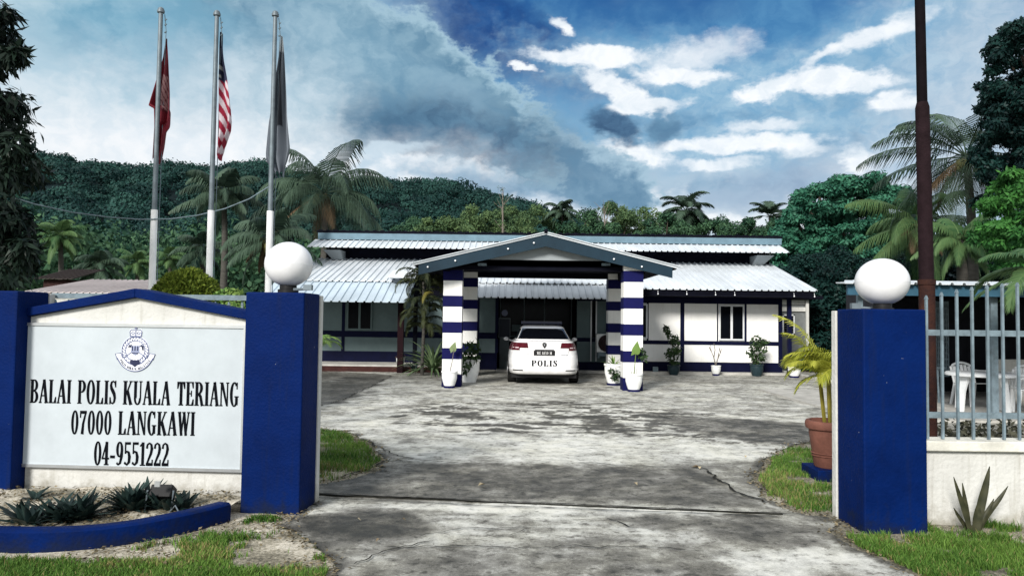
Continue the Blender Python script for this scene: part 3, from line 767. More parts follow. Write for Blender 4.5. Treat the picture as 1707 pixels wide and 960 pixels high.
# driveway: one irregular sheet of old concrete and asphalt; 'tone' holds the patches, stains and worn places
def drive_grid():
    ys = [2.0]
    while ys[-1] < 24.4: ys.append(ys[-1] + max(0.012, 0.0011 * ys[-1] ** 1.55))
    ys = np.array(ys)
    nx = 560
    u = np.linspace(-1, 1, nx)
    X = u[None, :] * (4.2 + 0.42 * ys[:, None]); Y = np.repeat(ys[:, None], nx, 1)
    return X, Y
GX, GY = drive_grid()
def tone_map(x, y):
    wx = x + (fbm(x * 1.3, y * 1.3, 21, 5, 0.6) - 0.5) * 0.55; wy = y + (fbm(x * 1.3, y * 1.3, 22, 5, 0.6) - 0.5) * 0.55
    t = 0.60 + (fbm(x * 0.7, y * 0.9, 5, 6, 0.6) - 0.5) * 0.5
    def patch(t, pts, val, soft=0.15, amt=1.0):
        m = smooth(soft, -soft, poly_sdf(wx, wy, gpoly(pts))) * amt
        return t * (1 - m) + val * m
    n1 = fbm(x * 3.0, y * 3.0, 31, 6, 0.65); n2 = fbm(x * 9.0, y * 9.0, 33, 4, 0.6); n3 = fbm(x * 1.1, y * 5.0, 37, 6, 0.65)
    t = patch(t, [(530, 640), (1380, 640), (1400, 700), (1250, 705), (720, 690), (530, 700)], 0.71 + (n1 - .5) * 0.45, 0.5)
    t = patch(t, [(528, 618), (655, 626), (600, 655), (572, 672), (520, 676)], 0.30 + (n1 - .5) * .25, 0.10)
    t = patch(t, [(560, 690), (760, 675), (1330, 690), (1390, 725), (1330, 765), (1150, 772), (900, 775), (690, 770), (600, 735), (530, 715)], 0.83 + (n1 - .5) * 0.45, 0.25, 0.9)
    # broken, mossy crust across the yard
    m = smooth(0.25, -0.25, poly_sdf(wx, wy, gpoly([(720, 672), (1010, 668), (1350, 715), (1375, 745), (1230, 740), (1000, 728), (760, 722), (620, 700)])))
    crust = smooth(0.49, 0.58, fbm(wx * 2.6, wy * 3.6, 41, 7, 0.7))
    t = t * (1 - m * crust * 0.85) + 0.12 * m * crust * 0.85
    m2 = smooth(0.2, -0.2, poly_sdf(wx, wy, gpoly([(1080, 690), (1330, 705), (1390, 735), (1330, 745), (1150, 722)])))
    t = t * (1 - m2 * 0.55) + 0.12 * m2 * 0.55
    # the dark asphalt ramp inside the gate
    t = patch(t, [(575, 784), (640, 775), (780, 777), (960, 778), (1162, 786), (1196, 812), (1300, 850), (900, 838), (528, 826)], 0.36 + (n1 - .5) * .34, 0.08)
    t = patch(t, [(525, 800), (640, 790), (660, 828), (525, 829)], 0.24 + (n1 - .5) * .36, 0.16)
    t = patch(t, [(505, 842), (640, 836), (900, 845), (1240, 856), (1240, 866), (900, 858), (640, 850), (515, 856)], 0.92 + (n1 - .5) * .5, 0.07, 0.9)
    t = patch(t, [(520, 858), (640, 850), (735, 866), (700, 888), (610, 902), (500, 885)], 0.22 + (n1 - .5) * .36, 0.14)
    t = patch(t, [(700, 862), (1010, 862), (1200, 880), (1250, 905), (1000, 900), (720, 892)], 0.72 + (n3 - .5) * .7, 0.10)
    t = patch(t, [(1000, 868), (1240, 858), (1330, 868), (1345, 890), (1305, 914), (1150, 895)], 0.38 + (n1 - .5) * .35, 0.12)
    t = patch(t, [(520, 990), (640, 915), (1000, 903), (1340, 930), (1480, 1000)], 0.50 + (n1 - .5) * .35, 0.12)
    t = patch(t, [(1200, 925), (1430, 905), (1520, 965), (1300, 965)], 0.86 + (n1 - .5) * .3, 0.12)
    t = t + (n2 - 0.5) * 0.34 + (n1 - .5) * 0.30 + (fbm(x * 0.45, y * 0.8, 43, 5) - .5) * .25
    # damp under the parked car and along the kerb of the porch
    return np.clip(t, 0, 1)
sd_g = soil_sdf(GX, GY)
TONE = tone_map(GX, GY)
# soil creeps over the edges: dark rim
rim = smooth(0.16, 0.0, sd_g) * smooth(0.35, 0.6, fbm(GX * 6, GY * 6, 55, 4))
TONE = np.clip(TONE * (1 - 0.75 * rim), 0, 1)
keep_v = sd_g > 0
ny, nx = GX.shape
idx = np.arange(ny * nx).reshape(ny, nx)
q = np.stack([idx[:-1, :-1], idx[:-1, 1:], idx[1:, 1:], idx[1:, :-1]], -1).reshape(-1, 4)
kq = (keep_v[:-1, :-1] & keep_v[:-1, 1:] & keep_v[1:, 1:] & keep_v[1:, :-1]).reshape(-1)
q = q[kq]
used = np.zeros(ny * nx, bool); used[q.ravel()] = True
remap = np.cumsum(used) - 1
relief = (fbm(GX * 4, GY * 4, 61, 5, 0.6) - 0.5) * 0.010
GZ = 0.010 + np.clip(relief, -0.004, 0.01)
VV = np.stack([GX.ravel(), GY.ravel(), GZ.ravel()], 1)[used]

DM = bpy.data.materials.new('old_concrete_and_asphalt'); DM.use_nodes = True
nt = DM.node_tree; b = nt.nodes['Principled BSDF']; b.inputs['Roughness'].default_value = 0.8
an = nt.nodes.new('ShaderNodeAttribute'); an.attribute_name = 'tone'
tcn = nt.nodes.new('ShaderNodeTexCoord')
def tex(scale, detail, rough=0.6, kind='ShaderNodeTexNoise'):
    n = nt.nodes.new(kind); n.inputs['Scale'].default_value = scale
    if kind == 'ShaderNodeTexNoise':
        n.inputs['Detail'].default_value = detail; n.inputs['Roughness'].default_value = rough
    nt.links.new(tcn.outputs['Object'], n.inputs['Vector']); return n
def mth(op, a, b_=None):
    n = nt.nodes.new('ShaderNodeMath'); n.operation = op
    for i, v in enumerate((a, b_)):
        if v is None: continue
        if isinstance(v, (int, float)): n.inputs[i].default_value = v
        else: nt.links.new(v, n.inputs[i])
    return n.outputs[0]
fine = tex(55, 6, 0.7); grit = tex(240, 3, 0.6)
s1 = mth('MULTIPLY', mth('SUBTRACT', fine.outputs['Fac'], 0.5), 0.55)
s2 = mth('MULTIPLY', mth('SUBTRACT', grit.outputs['Fac'], 0.5), 0.75)
tt = mth('ADD', mth('ADD', an.outputs['Fac'], s1), s2)
moss = tex(11, 9, 0.72)
mrr = nt.nodes.new('ShaderNodeMapRange'); mrr.inputs['From Min'].default_value = 0.53; mrr.inputs['From Max'].default_value = 0.66; mrr.inputs['To Min'].default_value = 0.0; mrr.inputs['To Max'].default_value = -0.34
nt.links.new(moss.outputs['Fac'], mrr.inputs['Value'])
pale = tex(4.5, 9, 0.7)
mr3 = nt.nodes.new('ShaderNodeMapRange'); mr3.inputs['From Min'].default_value = 0.35; mr3.inputs['From Max'].default_value = 0.65; mr3.inputs['To Min'].default_value = -0.14; mr3.inputs['To Max'].default_value = 0.14
nt.links.new(pale.outputs['Fac'], mr3.inputs['Value'])
tt = mth('ADD', mth('ADD', tt, mrr.outputs[0]), mr3.outputs[0])
cr = nt.nodes.new('ShaderNodeValToRGB')
cr.color_ramp.elements[0].position = 0.02; cr.color_ramp.elements[0].color = (0.022, 0.022, 0.018, 1)
cr.color_ramp.elements[1].position = 1.0; cr.color_ramp.elements[1].color = (0.64, 0.635, 0.59, 1)
for p_, c_ in ((0.28, (0.078, 0.074, 0.063)), (0.55, (0.205, 0.20, 0.178)), (0.78, (0.45, 0.45, 0.415))):
    e_ = cr.color_ramp.elements.new(p_); e_.color = (*c_, 1)
nt.links.new(tt, cr.inputs[0])
olive = tex(1.7, 7, 0.65)
mr4 = nt.nodes.new('ShaderNodeMapRange'); mr4.inputs['From Min'].default_value = 0.42; mr4.inputs['From Max'].default_value = 0.66; mr4.inputs['To Max'].default_value = 0.6
nt.links.new(olive.outputs['Fac'], mr4.inputs['Value'])
tint = nt.nodes.new('ShaderNodeMix'); tint.data_type = 'RGBA'; tint.blend_type = 'MULTIPLY'; tint.inputs[7].default_value = (0.92, 0.90, 0.80, 1)
nt.links.new(mr4.outputs[0], tint.inputs[0]); nt.links.new(cr.outputs[0], tint.inputs[6])
nt.links.new(tint.outputs[2], b.inputs['Base Color'])
bp = nt.nodes.new('ShaderNodeBump'); bp.inputs['Strength'].default_value = 0.7; bp.inputs['Distance'].default_value = 0.01
nt.links.new(mth('ADD', fine.outputs['Fac'], mth('MULTIPLY', grit.outputs['Fac'], 0.6)), bp.inputs['Height']); nt.links.new(bp.outputs[0], b.inputs['Normal'])
rr_ = nt.nodes.new('ShaderNodeMapRange'); rr_.inputs['To Min'].default_value = 0.62; rr_.inputs['To Max'].default_value = 0.9
nt.links.new(an.outputs['Fac'], rr_.inputs['Value']); nt.links.new(rr_.outputs[0], b.inputs['Roughness'])
drive = link_mesh('driveway', VV, remap[q], DM, smooth=True, attr={'tone': TONE.ravel()[used]})
tag(drive, kind='structure')

# open cracks and the gate's steel track, part of the driveway
CRACK = mat('crack_filled_with_dirt', (0.016, 0.016, 0.013), 0.95, 0.4, 20)
def crack(pts, w, seed, jag=0.03, step=0.05):
    rg = np.random.default_rng(seed)
    P = [ground(*p) for p in pts]; out = []
    for a, b_ in zip(P[:-1], P[1:]):
        n = max(2, int((b_ - a).length / step))
        for i in range(n): out.append(a.lerp(b_, i / n))
    out.append(P[-1])
    V = []; Q = []; off = 0
    for i, p in enumerate(out):
        d = (out[min(i + 1, len(out) - 1)] - out[max(i - 1, 0)]).normalized(); nn = Vector((-d.y, d.x, 0))
        off = off * 0.8 + rg.normal() * jag * 0.5
        ww = w * max(0.12, rg.uniform(0.35, 1.5)) * (0.35 if i in (0, len(out) - 1) else 1)
        c_ = p + nn * off; c_.z = 0.0235
        V += [tuple(c_ + nn * ww * .5), tuple(c_ - nn * ww * .5)]
        if i: Q.append((2 * i - 2, 2 * i - 1, 2 * i + 1, 2 * i))
    return link_mesh('crack', V, Q, CRACK, drive)
for k, (pts, w) in enumerate([
        ([(1180, 786), (1188, 798), (1205, 806), (1215, 818), (1245, 830), (1272, 842)], 0.028),
        ([(960, 773), (1040, 778), (1170, 783), (1182, 786)], 0.018),
        ([(705, 770), (790, 776), (850, 776)], 0.016),
        ([(612, 738), (640, 748), (655, 760), (690, 768)], 0.020),
        ([(560, 800), (600, 790), (632, 778), (650, 770), (700, 772)], 0.030),
        ([(700, 898), (740, 892), (800, 884), (850, 882), (880, 880)], 0.012),
        ([(745, 912), (800, 904), (850, 896), (880, 884)], 0.010),
        ([(640, 916), (760, 914), (860, 918), (1000, 916), (1140, 918)], 0.012),
        ([(780, 727), (860, 722), (960, 724), (1060, 722)], 0.03),
        ([(1010, 868), (1040, 878), (1060, 884)], 0.016),
        ([(590, 946), (660, 918), (720, 905)], 0.012),
        ([(700, 690), (760, 682), (840, 680), (900, 676)], 0.03),
        ([(1330, 700), (1200, 690), (1100, 696)], 0.03), ([(536, 678), (572, 668), (604, 652), (655, 627)], 0.02), ([(700, 652), (820, 655), (960, 660), (1100, 664)], 0.012)]):
    crack(pts, w, 100 + k)
TRACK_A, TRACK_B = ground(512, 826), ground(1305, 860)
def strip(name, a, b_, w, z, h, m, parent):
    d = (b_ - a).normalized(); nn = Vector((-d.y, d.x, 0)) * w / 2
    mb = MB()
    vs = [a - nn, a + nn, b_ + nn, b_ - nn]
    V = [(v.x, v.y, z) for v in vs] + [(v.x, v.y, z + h) for v in vs]
    mb.add(V, [(3, 2, 1, 0), (4, 5, 6, 7), (0, 1, 5, 4), (1, 2, 6, 5), (2, 3, 7, 6), (3, 0, 4, 7)])
    return mb.build(name, m, parent)
strip('gate_track', TRACK_A, TRACK_B, 0.012, 0.010, 0.011, CRACK, drive)
crack([(512, 826), (700, 834), (900, 842), (1100, 851), (1340, 862)], 0.022, 333, 0.010, 0.06)
dd = (TRACK_B - TRACK_A).normalized(); nn = Vector((-dd.y, dd.x, 0))
crack([(514, 833), (640, 838), (800, 846), (960, 852), (1130, 858), (1300, 864)], 0.016, 310, 0.006, 0.08)
crack([(530, 826), (620, 830), (720, 835), (820, 840)], 0.03, 311, 0.02, 0.05)

# soil sheet under the verges (under the driveway's edges as well)
SX, SY = np.meshgrid(np.linspace(-7.5, 7.5, 520), np.concatenate([np.linspace(1.6, 7.2, 330), np.linspace(7.25, 12.5, 110)]))
sand = fbm(SX * 1.6, SY * 1.9, 71, 6, 0.62)
SZ = 0.002 + (fbm(SX * 7, SY * 7, 72, 4, 0.6)) * 0.014 - 0.004
near_drive = soil_sdf(SX, SY)
SZ = np.where(near_drive > 0.02, -0.01, SZ)
SZ = np.maximum(SZ, np.where(near_drive > 0.02, -0.01, 0.003))
SOILM = bpy.data.materials.new('sandy_soil'); SOILM.use_nodes = True
nt = SOILM.node_tree; b = nt.nodes['Principled BSDF']; b.inputs['Roughness'].default_value = 0.95
tcn = nt.nodes.new('ShaderNodeTexCoord')
an = nt.nodes.new('ShaderNodeAttribute'); an.attribute_name = 'sand'
fine = tex(38, 6, 0.7); grit = tex(150, 4, 0.6)
tt = mth('ADD', an.outputs['Fac'], mth('ADD', mth('MULTIPLY', mth('SUBTRACT', fine.outputs['Fac'], 0.5), 1.0), mth('MULTIPLY', mth('SUBTRACT', grit.outputs['Fac'], 0.5), 0.6)))
cr = nt.nodes.new('ShaderNodeValToRGB')
cr.color_ramp.elements[0].position = 0.22; cr.color_ramp.elements[0].color = (0.035, 0.032, 0.022, 1)
cr.color_ramp.elements[1].position = 0.85; cr.color_ramp.elements[1].color = (0.68, 0.63, 0.54, 1)
e_ = cr.color_ramp.elements.new(0.45); e_.color = (0.20, 0.18, 0.13, 1)
e_ = cr.color_ramp.elements.new(0.60); e_.color = (0.40, 0.365, 0.29, 1)
nt.links.new(tt, cr.inputs[0]); nt.links.new(cr.outputs[0], b.inputs['Base Color'])
bp = nt.nodes.new('ShaderNodeBump'); bp.inputs['Strength'].default_value = 0.8; bp.inputs['Distance'].default_value = 0.015
nt.links.new(fine.outputs['Fac'], bp.inputs['Height']); nt.links.new(bp.outputs[0], b.inputs['Normal'])
ny, nx = SX.shape
idx = np.arange(ny * nx).reshape(ny, nx)
q = np.stack([idx[:-1, :-1], idx[:-1, 1:], idx[1:, 1:], idx[1:, :-1]], -1).reshape(-1, 4)
tag(link_mesh('sandy_verge_ground', np.stack([SX.ravel(), SY.ravel(), SZ.ravel()], 1), q, SOILM, smooth=True, attr={'sand': (np.where((SY > 6.4) | (SX > 1.0), 0.10 + 0.62 * sand, 0.12 + 0.86 * sand)).ravel()}), kind='structure')

# grass: blades where turf grows
def grass(name, label, region, n, box, hmin, hmax, cover, seed):
    rg = np.random.default_rng(seed)
    x = rg.uniform(box[0], box[1], n); y = rg.uniform(box[2], box[3], n)
    ok = region(x, y) & (fbm(x * 2.6, y * 3.0, seed + 5, 5, 0.6) + rg.normal(size=n) * 0.035 > cover(x, y))
    x = x[ok]; y = y[ok]; n = len(x)
    h = rg.uniform(hmin, hmax, n) * (0.6 + 0.8 * fbm(x * 5, y * 5, seed + 9, 3)); a = rg.uniform(0, 2 * np.pi, n); ln = rg.uniform(0.15, 0.95, n) * h; w = rg.uniform(0.004, 0.009, n)
    dx, dy = np.cos(a), np.sin(a); b2 = a + rg.uniform(-0.9, 0.9, n) + np.pi / 2; wx, wy = np.cos(b2) * w / 2, np.sin(b2) * w / 2
    z0 = np.full(n, 0.004)
    v0 = np.stack([x - wx, y - wy, z0], 1); v1 = np.stack([x + wx, y + wy, z0], 1)
    mx_, my_ = x + dx * ln * 0.4, y + dy * ln * 0.4
    v2 = np.stack([mx_ + wx * .8, my_ + wy * .8, z0 + h * 0.6], 1); v3 = np.stack([mx_ - wx * .8, my_ - wy * .8, z0 + h * 0.6], 1)
    tx, ty = x + dx * ln, y + dy * ln
    v4 = np.stack([tx + wx * .15, ty + wy * .15, z0 + h], 1); v5 = np.stack([tx - wx * .15, ty - wy * .15, z0 + h], 1)
    V = np.stack([v0, v1, v2, v3, v4, v5], 1).reshape(-1, 3)
    k = np.arange(n)[:, None] * 6
    Q = np.concatenate([k + np.array([[0, 1, 2, 3]]), k + np.array([[3, 2, 4, 5]])], 0)
    tone = np.clip(rg.uniform(0, 1, n) * 0.6 + (fbm(x * 1.4, y * 1.4, seed + 3, 4) - .3) * 0.9, 0, 1)
    straw = rg.uniform(size=n) < 0.05 + 0.30 * (fbm(x * 1.8, y * 1.8, seed + 31, 4) > 0.60)
    o = link_mesh(name, V, Q, [L_GRASS, L_STRAW], attr={'rnd': np.repeat(tone, 6)}, mi=np.concatenate([straw, straw]).astype(int))
    return tag(o, label, 'grass', kind='stuff')
KC, KA, KB = (-3.30, 6.42), 1.22, 1.36         # the planter's half ellipse
def out_of_planter(x, y):
    return ((x - KC[0]) / (KA + 0.12)) ** 2 + ((y - KC[1]) / (KB + 0.12)) ** 2 > 1
def reg(poly, off=0.0):
    return lambda x, y: (poly_sdf(x, y, poly) + ragged(x, y, 3, 0.14) < off) & out_of_planter(x, y) & ~((x > -2.3) & (x < -1.65) & (y > 6.0) & (y < 6.55))
fl = ground(0, 925), ground(350, 915), ground(520, 940)
def cover_fl(x, y):
    front = smooth(5.02, 4.72, y + 0.05 * (x + 2.0))            # thick along the road, thin towards the planter
    return 0.64 - 0.44 * front + np.where((x > -2.3) & (y > 5.0), -0.07, 0)
grass('grass', 'patchy green grass growing in sand before the curved navy planter kerb', reg(FORE_L, -0.04), 170000, (-5.2, -1.0, 3.7, 6.4), 0.022, 0.052, cover_fl, 401)
grass('grass', 'bright green grass at the foot of the white boundary wall and snake plant', lambda x, y: reg(FORE_R, -0.03)(x, y) & ~((x > 2.6) & (x < 3.22) & (y > 5.7)), 160000, (2.0, 6.2, 3.6, 6.05), 0.024, 0.06, lambda x, y: 0.36 + 0.20 * smooth(5.30, 5.8, y) + 0.10 * (fbm(x * 3.1, y * 3.1, 77, 4) > .56), 402)
grass('grass', 'small green grass patch behind the left gate pillar beside cracked concrete', reg(PATCH_L, -0.06), 60000, (-4.5, -1.0, 6.9, 10.8), 0.025, 0.06, lambda x, y: 0.42 + 0 * x, 403)
grass('grass', 'green grass patch around the terracotta palm pot inside the gate', reg(PATCH_R, -0.06), 60000, (1.9, 5.5, 6.3, 9.6), 0.025, 0.06, lambda x, y: 0.41 + 0 * x, 404)

# fallen leaves on the concrete
LIT = leafmat('dry_fallen_leaf', (0.06, 0.035, 0.018), (0.42, 0.36, 0.24), 0.8, 0.1)
for k, (px, py, s) in enumerate([(1161, 782, .11), (1166, 784, .08), (1243, 765, .07), (803, 812, .10), (1060, 811, .07), (597, 872, .05), (672, 872, .05), (630, 907, .05), (1072, 648, .08)]):
    p = ground(px, py); rg = np.random.default_rng(900 + k); a = rg.uniform(0, 6.28)
    d = Vector((math.cos(a), math.sin(a), 0)) * s * .5; s_ = Vector((-d.y, d.x, 0)) * 0.5
    z = Vector((0, 0, 0.024)); up = Vector((0, 0, 0.02))
    o = link_mesh('fallen_leaf', [tuple(p + z - d), tuple(p + z - s_ * .9 + up), tuple(p + z + d), tuple(p + z + s_ + up)], [(0, 1, 2, 3)], LIT, attr={'rnd': [rg.uniform(0.2, 1)] * 4})
    tag(o, 'dry fallen leaf lying on the grey concrete driveway', 'leaf', 'fallen leaves on the driveway')

# =================================================================== HILL AND FOREST
ridge_px = [(-900, 300), (-500, 250), (-200, 262), (0, 268), (70, 263), (110, 262), (170, 272), (240, 276), (300, 278), (360, 280), (405, 268), (440, 266), (480, 282), (540, 292), (620, 298), (680, 306), (740, 308), (800, 318), (860, 330), (900, 342), (960, 366), (1040, 392), (1150, 404), (1400, 410), (1900, 400), (2600, 405)]
r_az = []; r_tan = []
for (px, py) in ridge_px:
    d = ray(px, py); r_az.append(math.atan2(d.x, d.y)); r_tan.append(d.z / math.hypot(d.x, d.y))
r_az = np.array(r_az); r_tan = np.array(r_tan)
RD = 380.0; FD = 120.0
def hill_z(a, d):
    top = 1.6 + np.interp(a, r_az, r_tan) * RD - 7.5
    u = np.clip((d - FD) / (RD - FD), 0, 1)
    up = top * (0.25 * u + 0.75 * u * u * (3 - 2 * u))
    down = top * (1 - 0.5 * np.clip((d - RD) / 220.0, 0, 1) ** 1.2)
    z = np.where(d < RD, up, down)
    wob = (fbm(a * 14 + 5, d * 0.012, 81, 4) - 0.5) * 16 * np.clip(u * 1.6, 0, 1) * (1 - np.clip((d - 300) / 80, 0, 1) * 0.9)
    return z + wob
A_, D_ = np.meshgrid(np.radians(np.linspace(-52, 52, 210)), np.linspace(70, 620, 110))
HX, HY = D_ * np.sin(A_), D_ * np.cos(A_)
HZ = np.where(D_ < FD, -0.5, hill_z(A_, D_))
idx = np.arange(HX.size).reshape(HX.shape)
q = np.stack([idx[:-1, :-1], idx[:-1, 1:], idx[1:, 1:], idx[1:, :-1]], -1).reshape(-1, 4)
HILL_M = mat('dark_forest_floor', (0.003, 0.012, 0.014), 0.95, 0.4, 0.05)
tag(link_mesh('hill', np.stack([HX.ravel(), HY.ravel(), HZ.ravel()], 1), q, HILL_M, smooth=True), kind='structure')
rg = np.random.default_rng(500)
VV = []; QQ = []; RR = []; b0 = 0
n_c = 4200
aa = np.radians(rg.uniform(-44, 14, n_c)); ddist = FD + (RD + 25 - FD) * rg.uniform(0, 1, n_c) ** 0.75
for a, d in zip(aa, ddist):
    top = np.interp(a, r_az, r_tan) * RD
    if top < 6 and rg.uniform() < 0.6: continue
    r = rg.uniform(1.9, 4.6); z = float(hill_z(np.array(a), np.array(d)))
    c_ = np.array([d * math.sin(a), d * math.cos(a), z + r * rg.uniform(0.2, 1.1)])
    k = int(np.clip(34000 / d, 85, 170))
    di = unit(rg.normal(size=(k, 3))); di[:, 2] = np.abs(di[:, 2]) * 1.0 - 0.25; di = unit(di)
    di[:, 1] = np.where(di[:, 1] > 0.5, -di[:, 1], di[:, 1])
    P = c_ + di * r * np.array([1, 1, 0.72]) * rg.uniform(0.72, 1.08, (k, 1))
    V, Q, r_ = leaves_at(P, rg.normal(size=(k, 3)), 1.05 * (d / 300) ** .5, 0.75 * (d / 300) ** .5, rg, di + rg.normal(size=(k, 3)) * 0.4)
    VV.append(V); QQ.append(Q + b0); RR.append(np.clip(r_ * 0.35 + rg.choice([-.2, -.05, 0.1, .25, .5]) + rg.uniform(-0.1, 0.2), 0, 1)); b0 += len(V)
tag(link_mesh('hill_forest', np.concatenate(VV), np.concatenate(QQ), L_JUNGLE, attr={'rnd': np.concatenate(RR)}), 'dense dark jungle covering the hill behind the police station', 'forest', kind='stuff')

# low jungle between the hill and the gardens, reads as one mass on the left
VV = []; QQ = []; RR = []; b0 = 0
for i in range(520):
    a = R(rg.uniform(-42, 6)); d = rg.uniform(62, 150); r = rg.uniform(1.6, 3.8)
    zt = 1.2 + d * rg.uniform(-0.005, 0.092)
    c_ = np.array([d * math.sin(a), d * math.cos(a), zt]); k = 260
    di = unit(rg.normal(size=(k, 3))); P = c_ + di * r * np.array([1.1, 1.1, 0.85]) * rg.uniform(0.7, 1.1, (k, 1))
    V, Q, r_ = leaves_at(P, rg.normal(size=(k, 3)), 0.6, 0.35, rg, di + rg.normal(size=(k, 3)) * .45)
    VV.append(V); QQ.append(Q + b0); RR.append(np.clip(r_ * 0.7 + rg.uniform(-0.3, 0.5), 0, 1)); b0 += len(V)
tag(link_mesh('undergrowth', np.concatenate(VV), np.concatenate(QQ), L_MIDD, attr={'rnd': np.concatenate(RR)}), 'tangled green undergrowth at the foot of the wooded hill', 'undergrowth', kind='stuff')

# =================================================================== POLICE STATION
st = empty('police_station', (1.0, 23.0, 0.0), 'long low white and navy police station with pale corrugated metal roofs', 'building')
WY = 23.0; WL = 23.6
# ---- walls
w = MB()
w.box(3.15, 8.27, WY, WY + 0.15, 0, 2.62)                                # right wing front
w.box(8.12, 8.27, WY + 0.15, 33.0, 0, 2.62)
w.build('wall', WHITE_WALL, st)
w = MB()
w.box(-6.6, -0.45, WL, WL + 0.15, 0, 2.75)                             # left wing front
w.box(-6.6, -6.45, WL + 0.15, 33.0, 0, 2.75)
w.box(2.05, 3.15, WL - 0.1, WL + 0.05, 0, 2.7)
w.build('wall', SHADED_WALL, st)
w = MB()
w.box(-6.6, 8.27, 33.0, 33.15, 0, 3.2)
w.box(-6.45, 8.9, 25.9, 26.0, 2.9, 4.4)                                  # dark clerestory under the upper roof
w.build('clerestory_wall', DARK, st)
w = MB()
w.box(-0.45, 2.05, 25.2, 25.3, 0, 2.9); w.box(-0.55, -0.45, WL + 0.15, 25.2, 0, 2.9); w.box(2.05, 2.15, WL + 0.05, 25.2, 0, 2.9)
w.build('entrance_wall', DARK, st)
# ---- navy trim: studs and rails stand 12 mm proud of the white panels
def X23(px, py=560, Y=WY): return at(px, py, Y).x
t = MB()
f0, f1 = WY - 0.012, WY - 0.002
t.box(3.15, 8.29, f0, f1, 0.0, 0.365); t.box(3.15, 8.29, f0, f1, 0.89, 1.01); t.box(3.15, 8.29, f0, f1, 2.15, 2.60)
for a, b_ in ((X23(1081) - 0.055, X23(1081)), (X23(1134), X23(1140.6)), (X23(1195), X23(1195) + .035), (X23(1241), X23(1244.5)), (8.17, 8.29)):
    for z0, z1 in ((0.365, 0.89), (1.01, 2.15)):
        if (b_ - a) < 0.07 and z0 < 0.5: continue
        t.box(a, b_, f0, f1, z0, z1)
t.build('trim', NAVY_TRIM, st)
t = MB()
f0, f1 = WL - 0.012, WL - 0.002
for xa, xb in ((-6.6, -0.45),):
    t.box(xa, xb, f0, f1, 0.0, 0.54); t.box(xa, xb, f0, f1, 0.98, 1.17); t.box(xa, xb, f0, f1, 2.35, 2.75)
for px in (572, 706, 796, 828):
    a = X23(px, 560, WL)
    for z0, z1 in ((0.54, 0.98), (1.17, 2.35)): t.box(a - 0.05, a + 0.05, f0, f1, z0, z1)
g0, g1 = WL - 0.112, WL - 0.102
t.box(2.05, 3.15, g0, g1, 0.0, 0.30); t.box(2.05, 3.15, g0, g1, 0.93, 1.05); t.box(2.05, 3.15, g0, g1, 2.2, 2.7)
t.build('trim', NAVY_TRIM, st)
# thin white beading round the panels
def bead(x0, x1, z0, z1, y):
    t = MB()
    for a in ((x0, x1, z0, z0 + .018), (x0, x1, z1 - .018, z1), (x0, x0 + .018, z0 + .018, z1 - .018), (x1 - .018, x1, z0 + .018, z1 - .018)):
        t.box(a[0], a[1], y - 0.010, y - 0.002, a[2], a[3])
    t.build('panel_beading', WHITE_WALL, st)
for a, b_ in ((X23(1081) + .004, X23(1134) - .004), (X23(1140.6) + .004, X23(1195) - .004), (X23(1244.5) + .004, 8.166)):
    bead(a, b_, 1.014, 2.146, WY)
# ---- windows
def window(x0, x1, z0, z1, y, nm='window', fm=FRAME, leaves=2):
    f = MB(); fw = 0.045
    f.box(x0, x1, y - 0.05, y - 0.003, z0, z0 + fw); f.box(x0, x1, y - 0.05, y - 0.003, z1 - fw, z1)
    f.box(x0, x0 + fw, y - 0.05, y - 0.003, z0 + fw, z1 - fw); f.box(x1 - fw, x1, y - 0.05, y - 0.003, z0 + fw, z1 - fw)
    for i in range(1, leaves):
        xm = x0 + (x1 - x0) * i / leaves
        f.box(xm - fw * .75, xm + fw * .75, y - 0.046, y - 0.003, z0 + fw, z1 - fw)
    o = f.build(nm, fm, st)
    for i in range(leaves):
        a = x0 + (x1 - x0) * i / leaves + fw * .8; b_ = x0 + (x1 - x0) * (i + 1) / leaves - fw * .8
        MB().box(a, b_, y - 0.025, y - 0.006, z0 + fw, z1 - fw).build('pane', GLASS, o)
    return o
window(X23(1198), X23(1240), 1.04, 2.12, WY)
window(3.36, X23(1079), 1.06, 2.12, WY)
window(X23(578, 560, WL), X23(620, 560, WL), 1.20, 2.30, WL, fm=SHADED_WALL)
# ---- entrance: dark glazed doors deep under the porch
d = MB()
for x in (-0.40, 0.40, 1.08, 1.98): d.box(x, x + 0.045, 25.14, 25.19, 0.05, 2.5)
d.box(-0.40, 2.02, 25.14, 25.19, 2.5, 2.56); d.box(-0.40, 2.02, 25.14, 25.19, 1.0, 1.06)
do = d.build('entrance_door', mat('door_frame_grey', (0.10, 0.13, 0.14), 0.5), st)
for a, b_ in ((-0.355, 0.40), (0.445, 1.08), (1.125, 1.98)):
    MB().box(a, b_, 25.16, 25.18, 1.06, 2.5).build('pane', GLASS, do)
p_ = at(841, 546, 24.2)
nb = MB(); nb.box(p_.x - 0.17, p_.x + 0.17, 24.18, 24.2, p_.z - 0.30, p_.z + 0.28)
nbo = nb.build('notice_board', mat('notice_board_blue', (0.015, 0.022, 0.04), 0.4), st)
fr = MB()
for a in ((-.19, .19, .28, .31), (-.19, .19, -.33, -.30), (-.19, -.17, -.30, .28), (.17, .19, -.30, .28)):
    fr.box(p_.x + a[0], p_.x + a[1], 24.17, 24.2, p_.z + a[2], p_.z + a[3])
fr.box(p_.x - 0.15, p_.x + 0.15, 24.2, 24.24, 0, p_.z - .3)
fr.build('frame', mat('grey_board_frame', (0.16, 0.19, 0.2), 0.5), nbo)
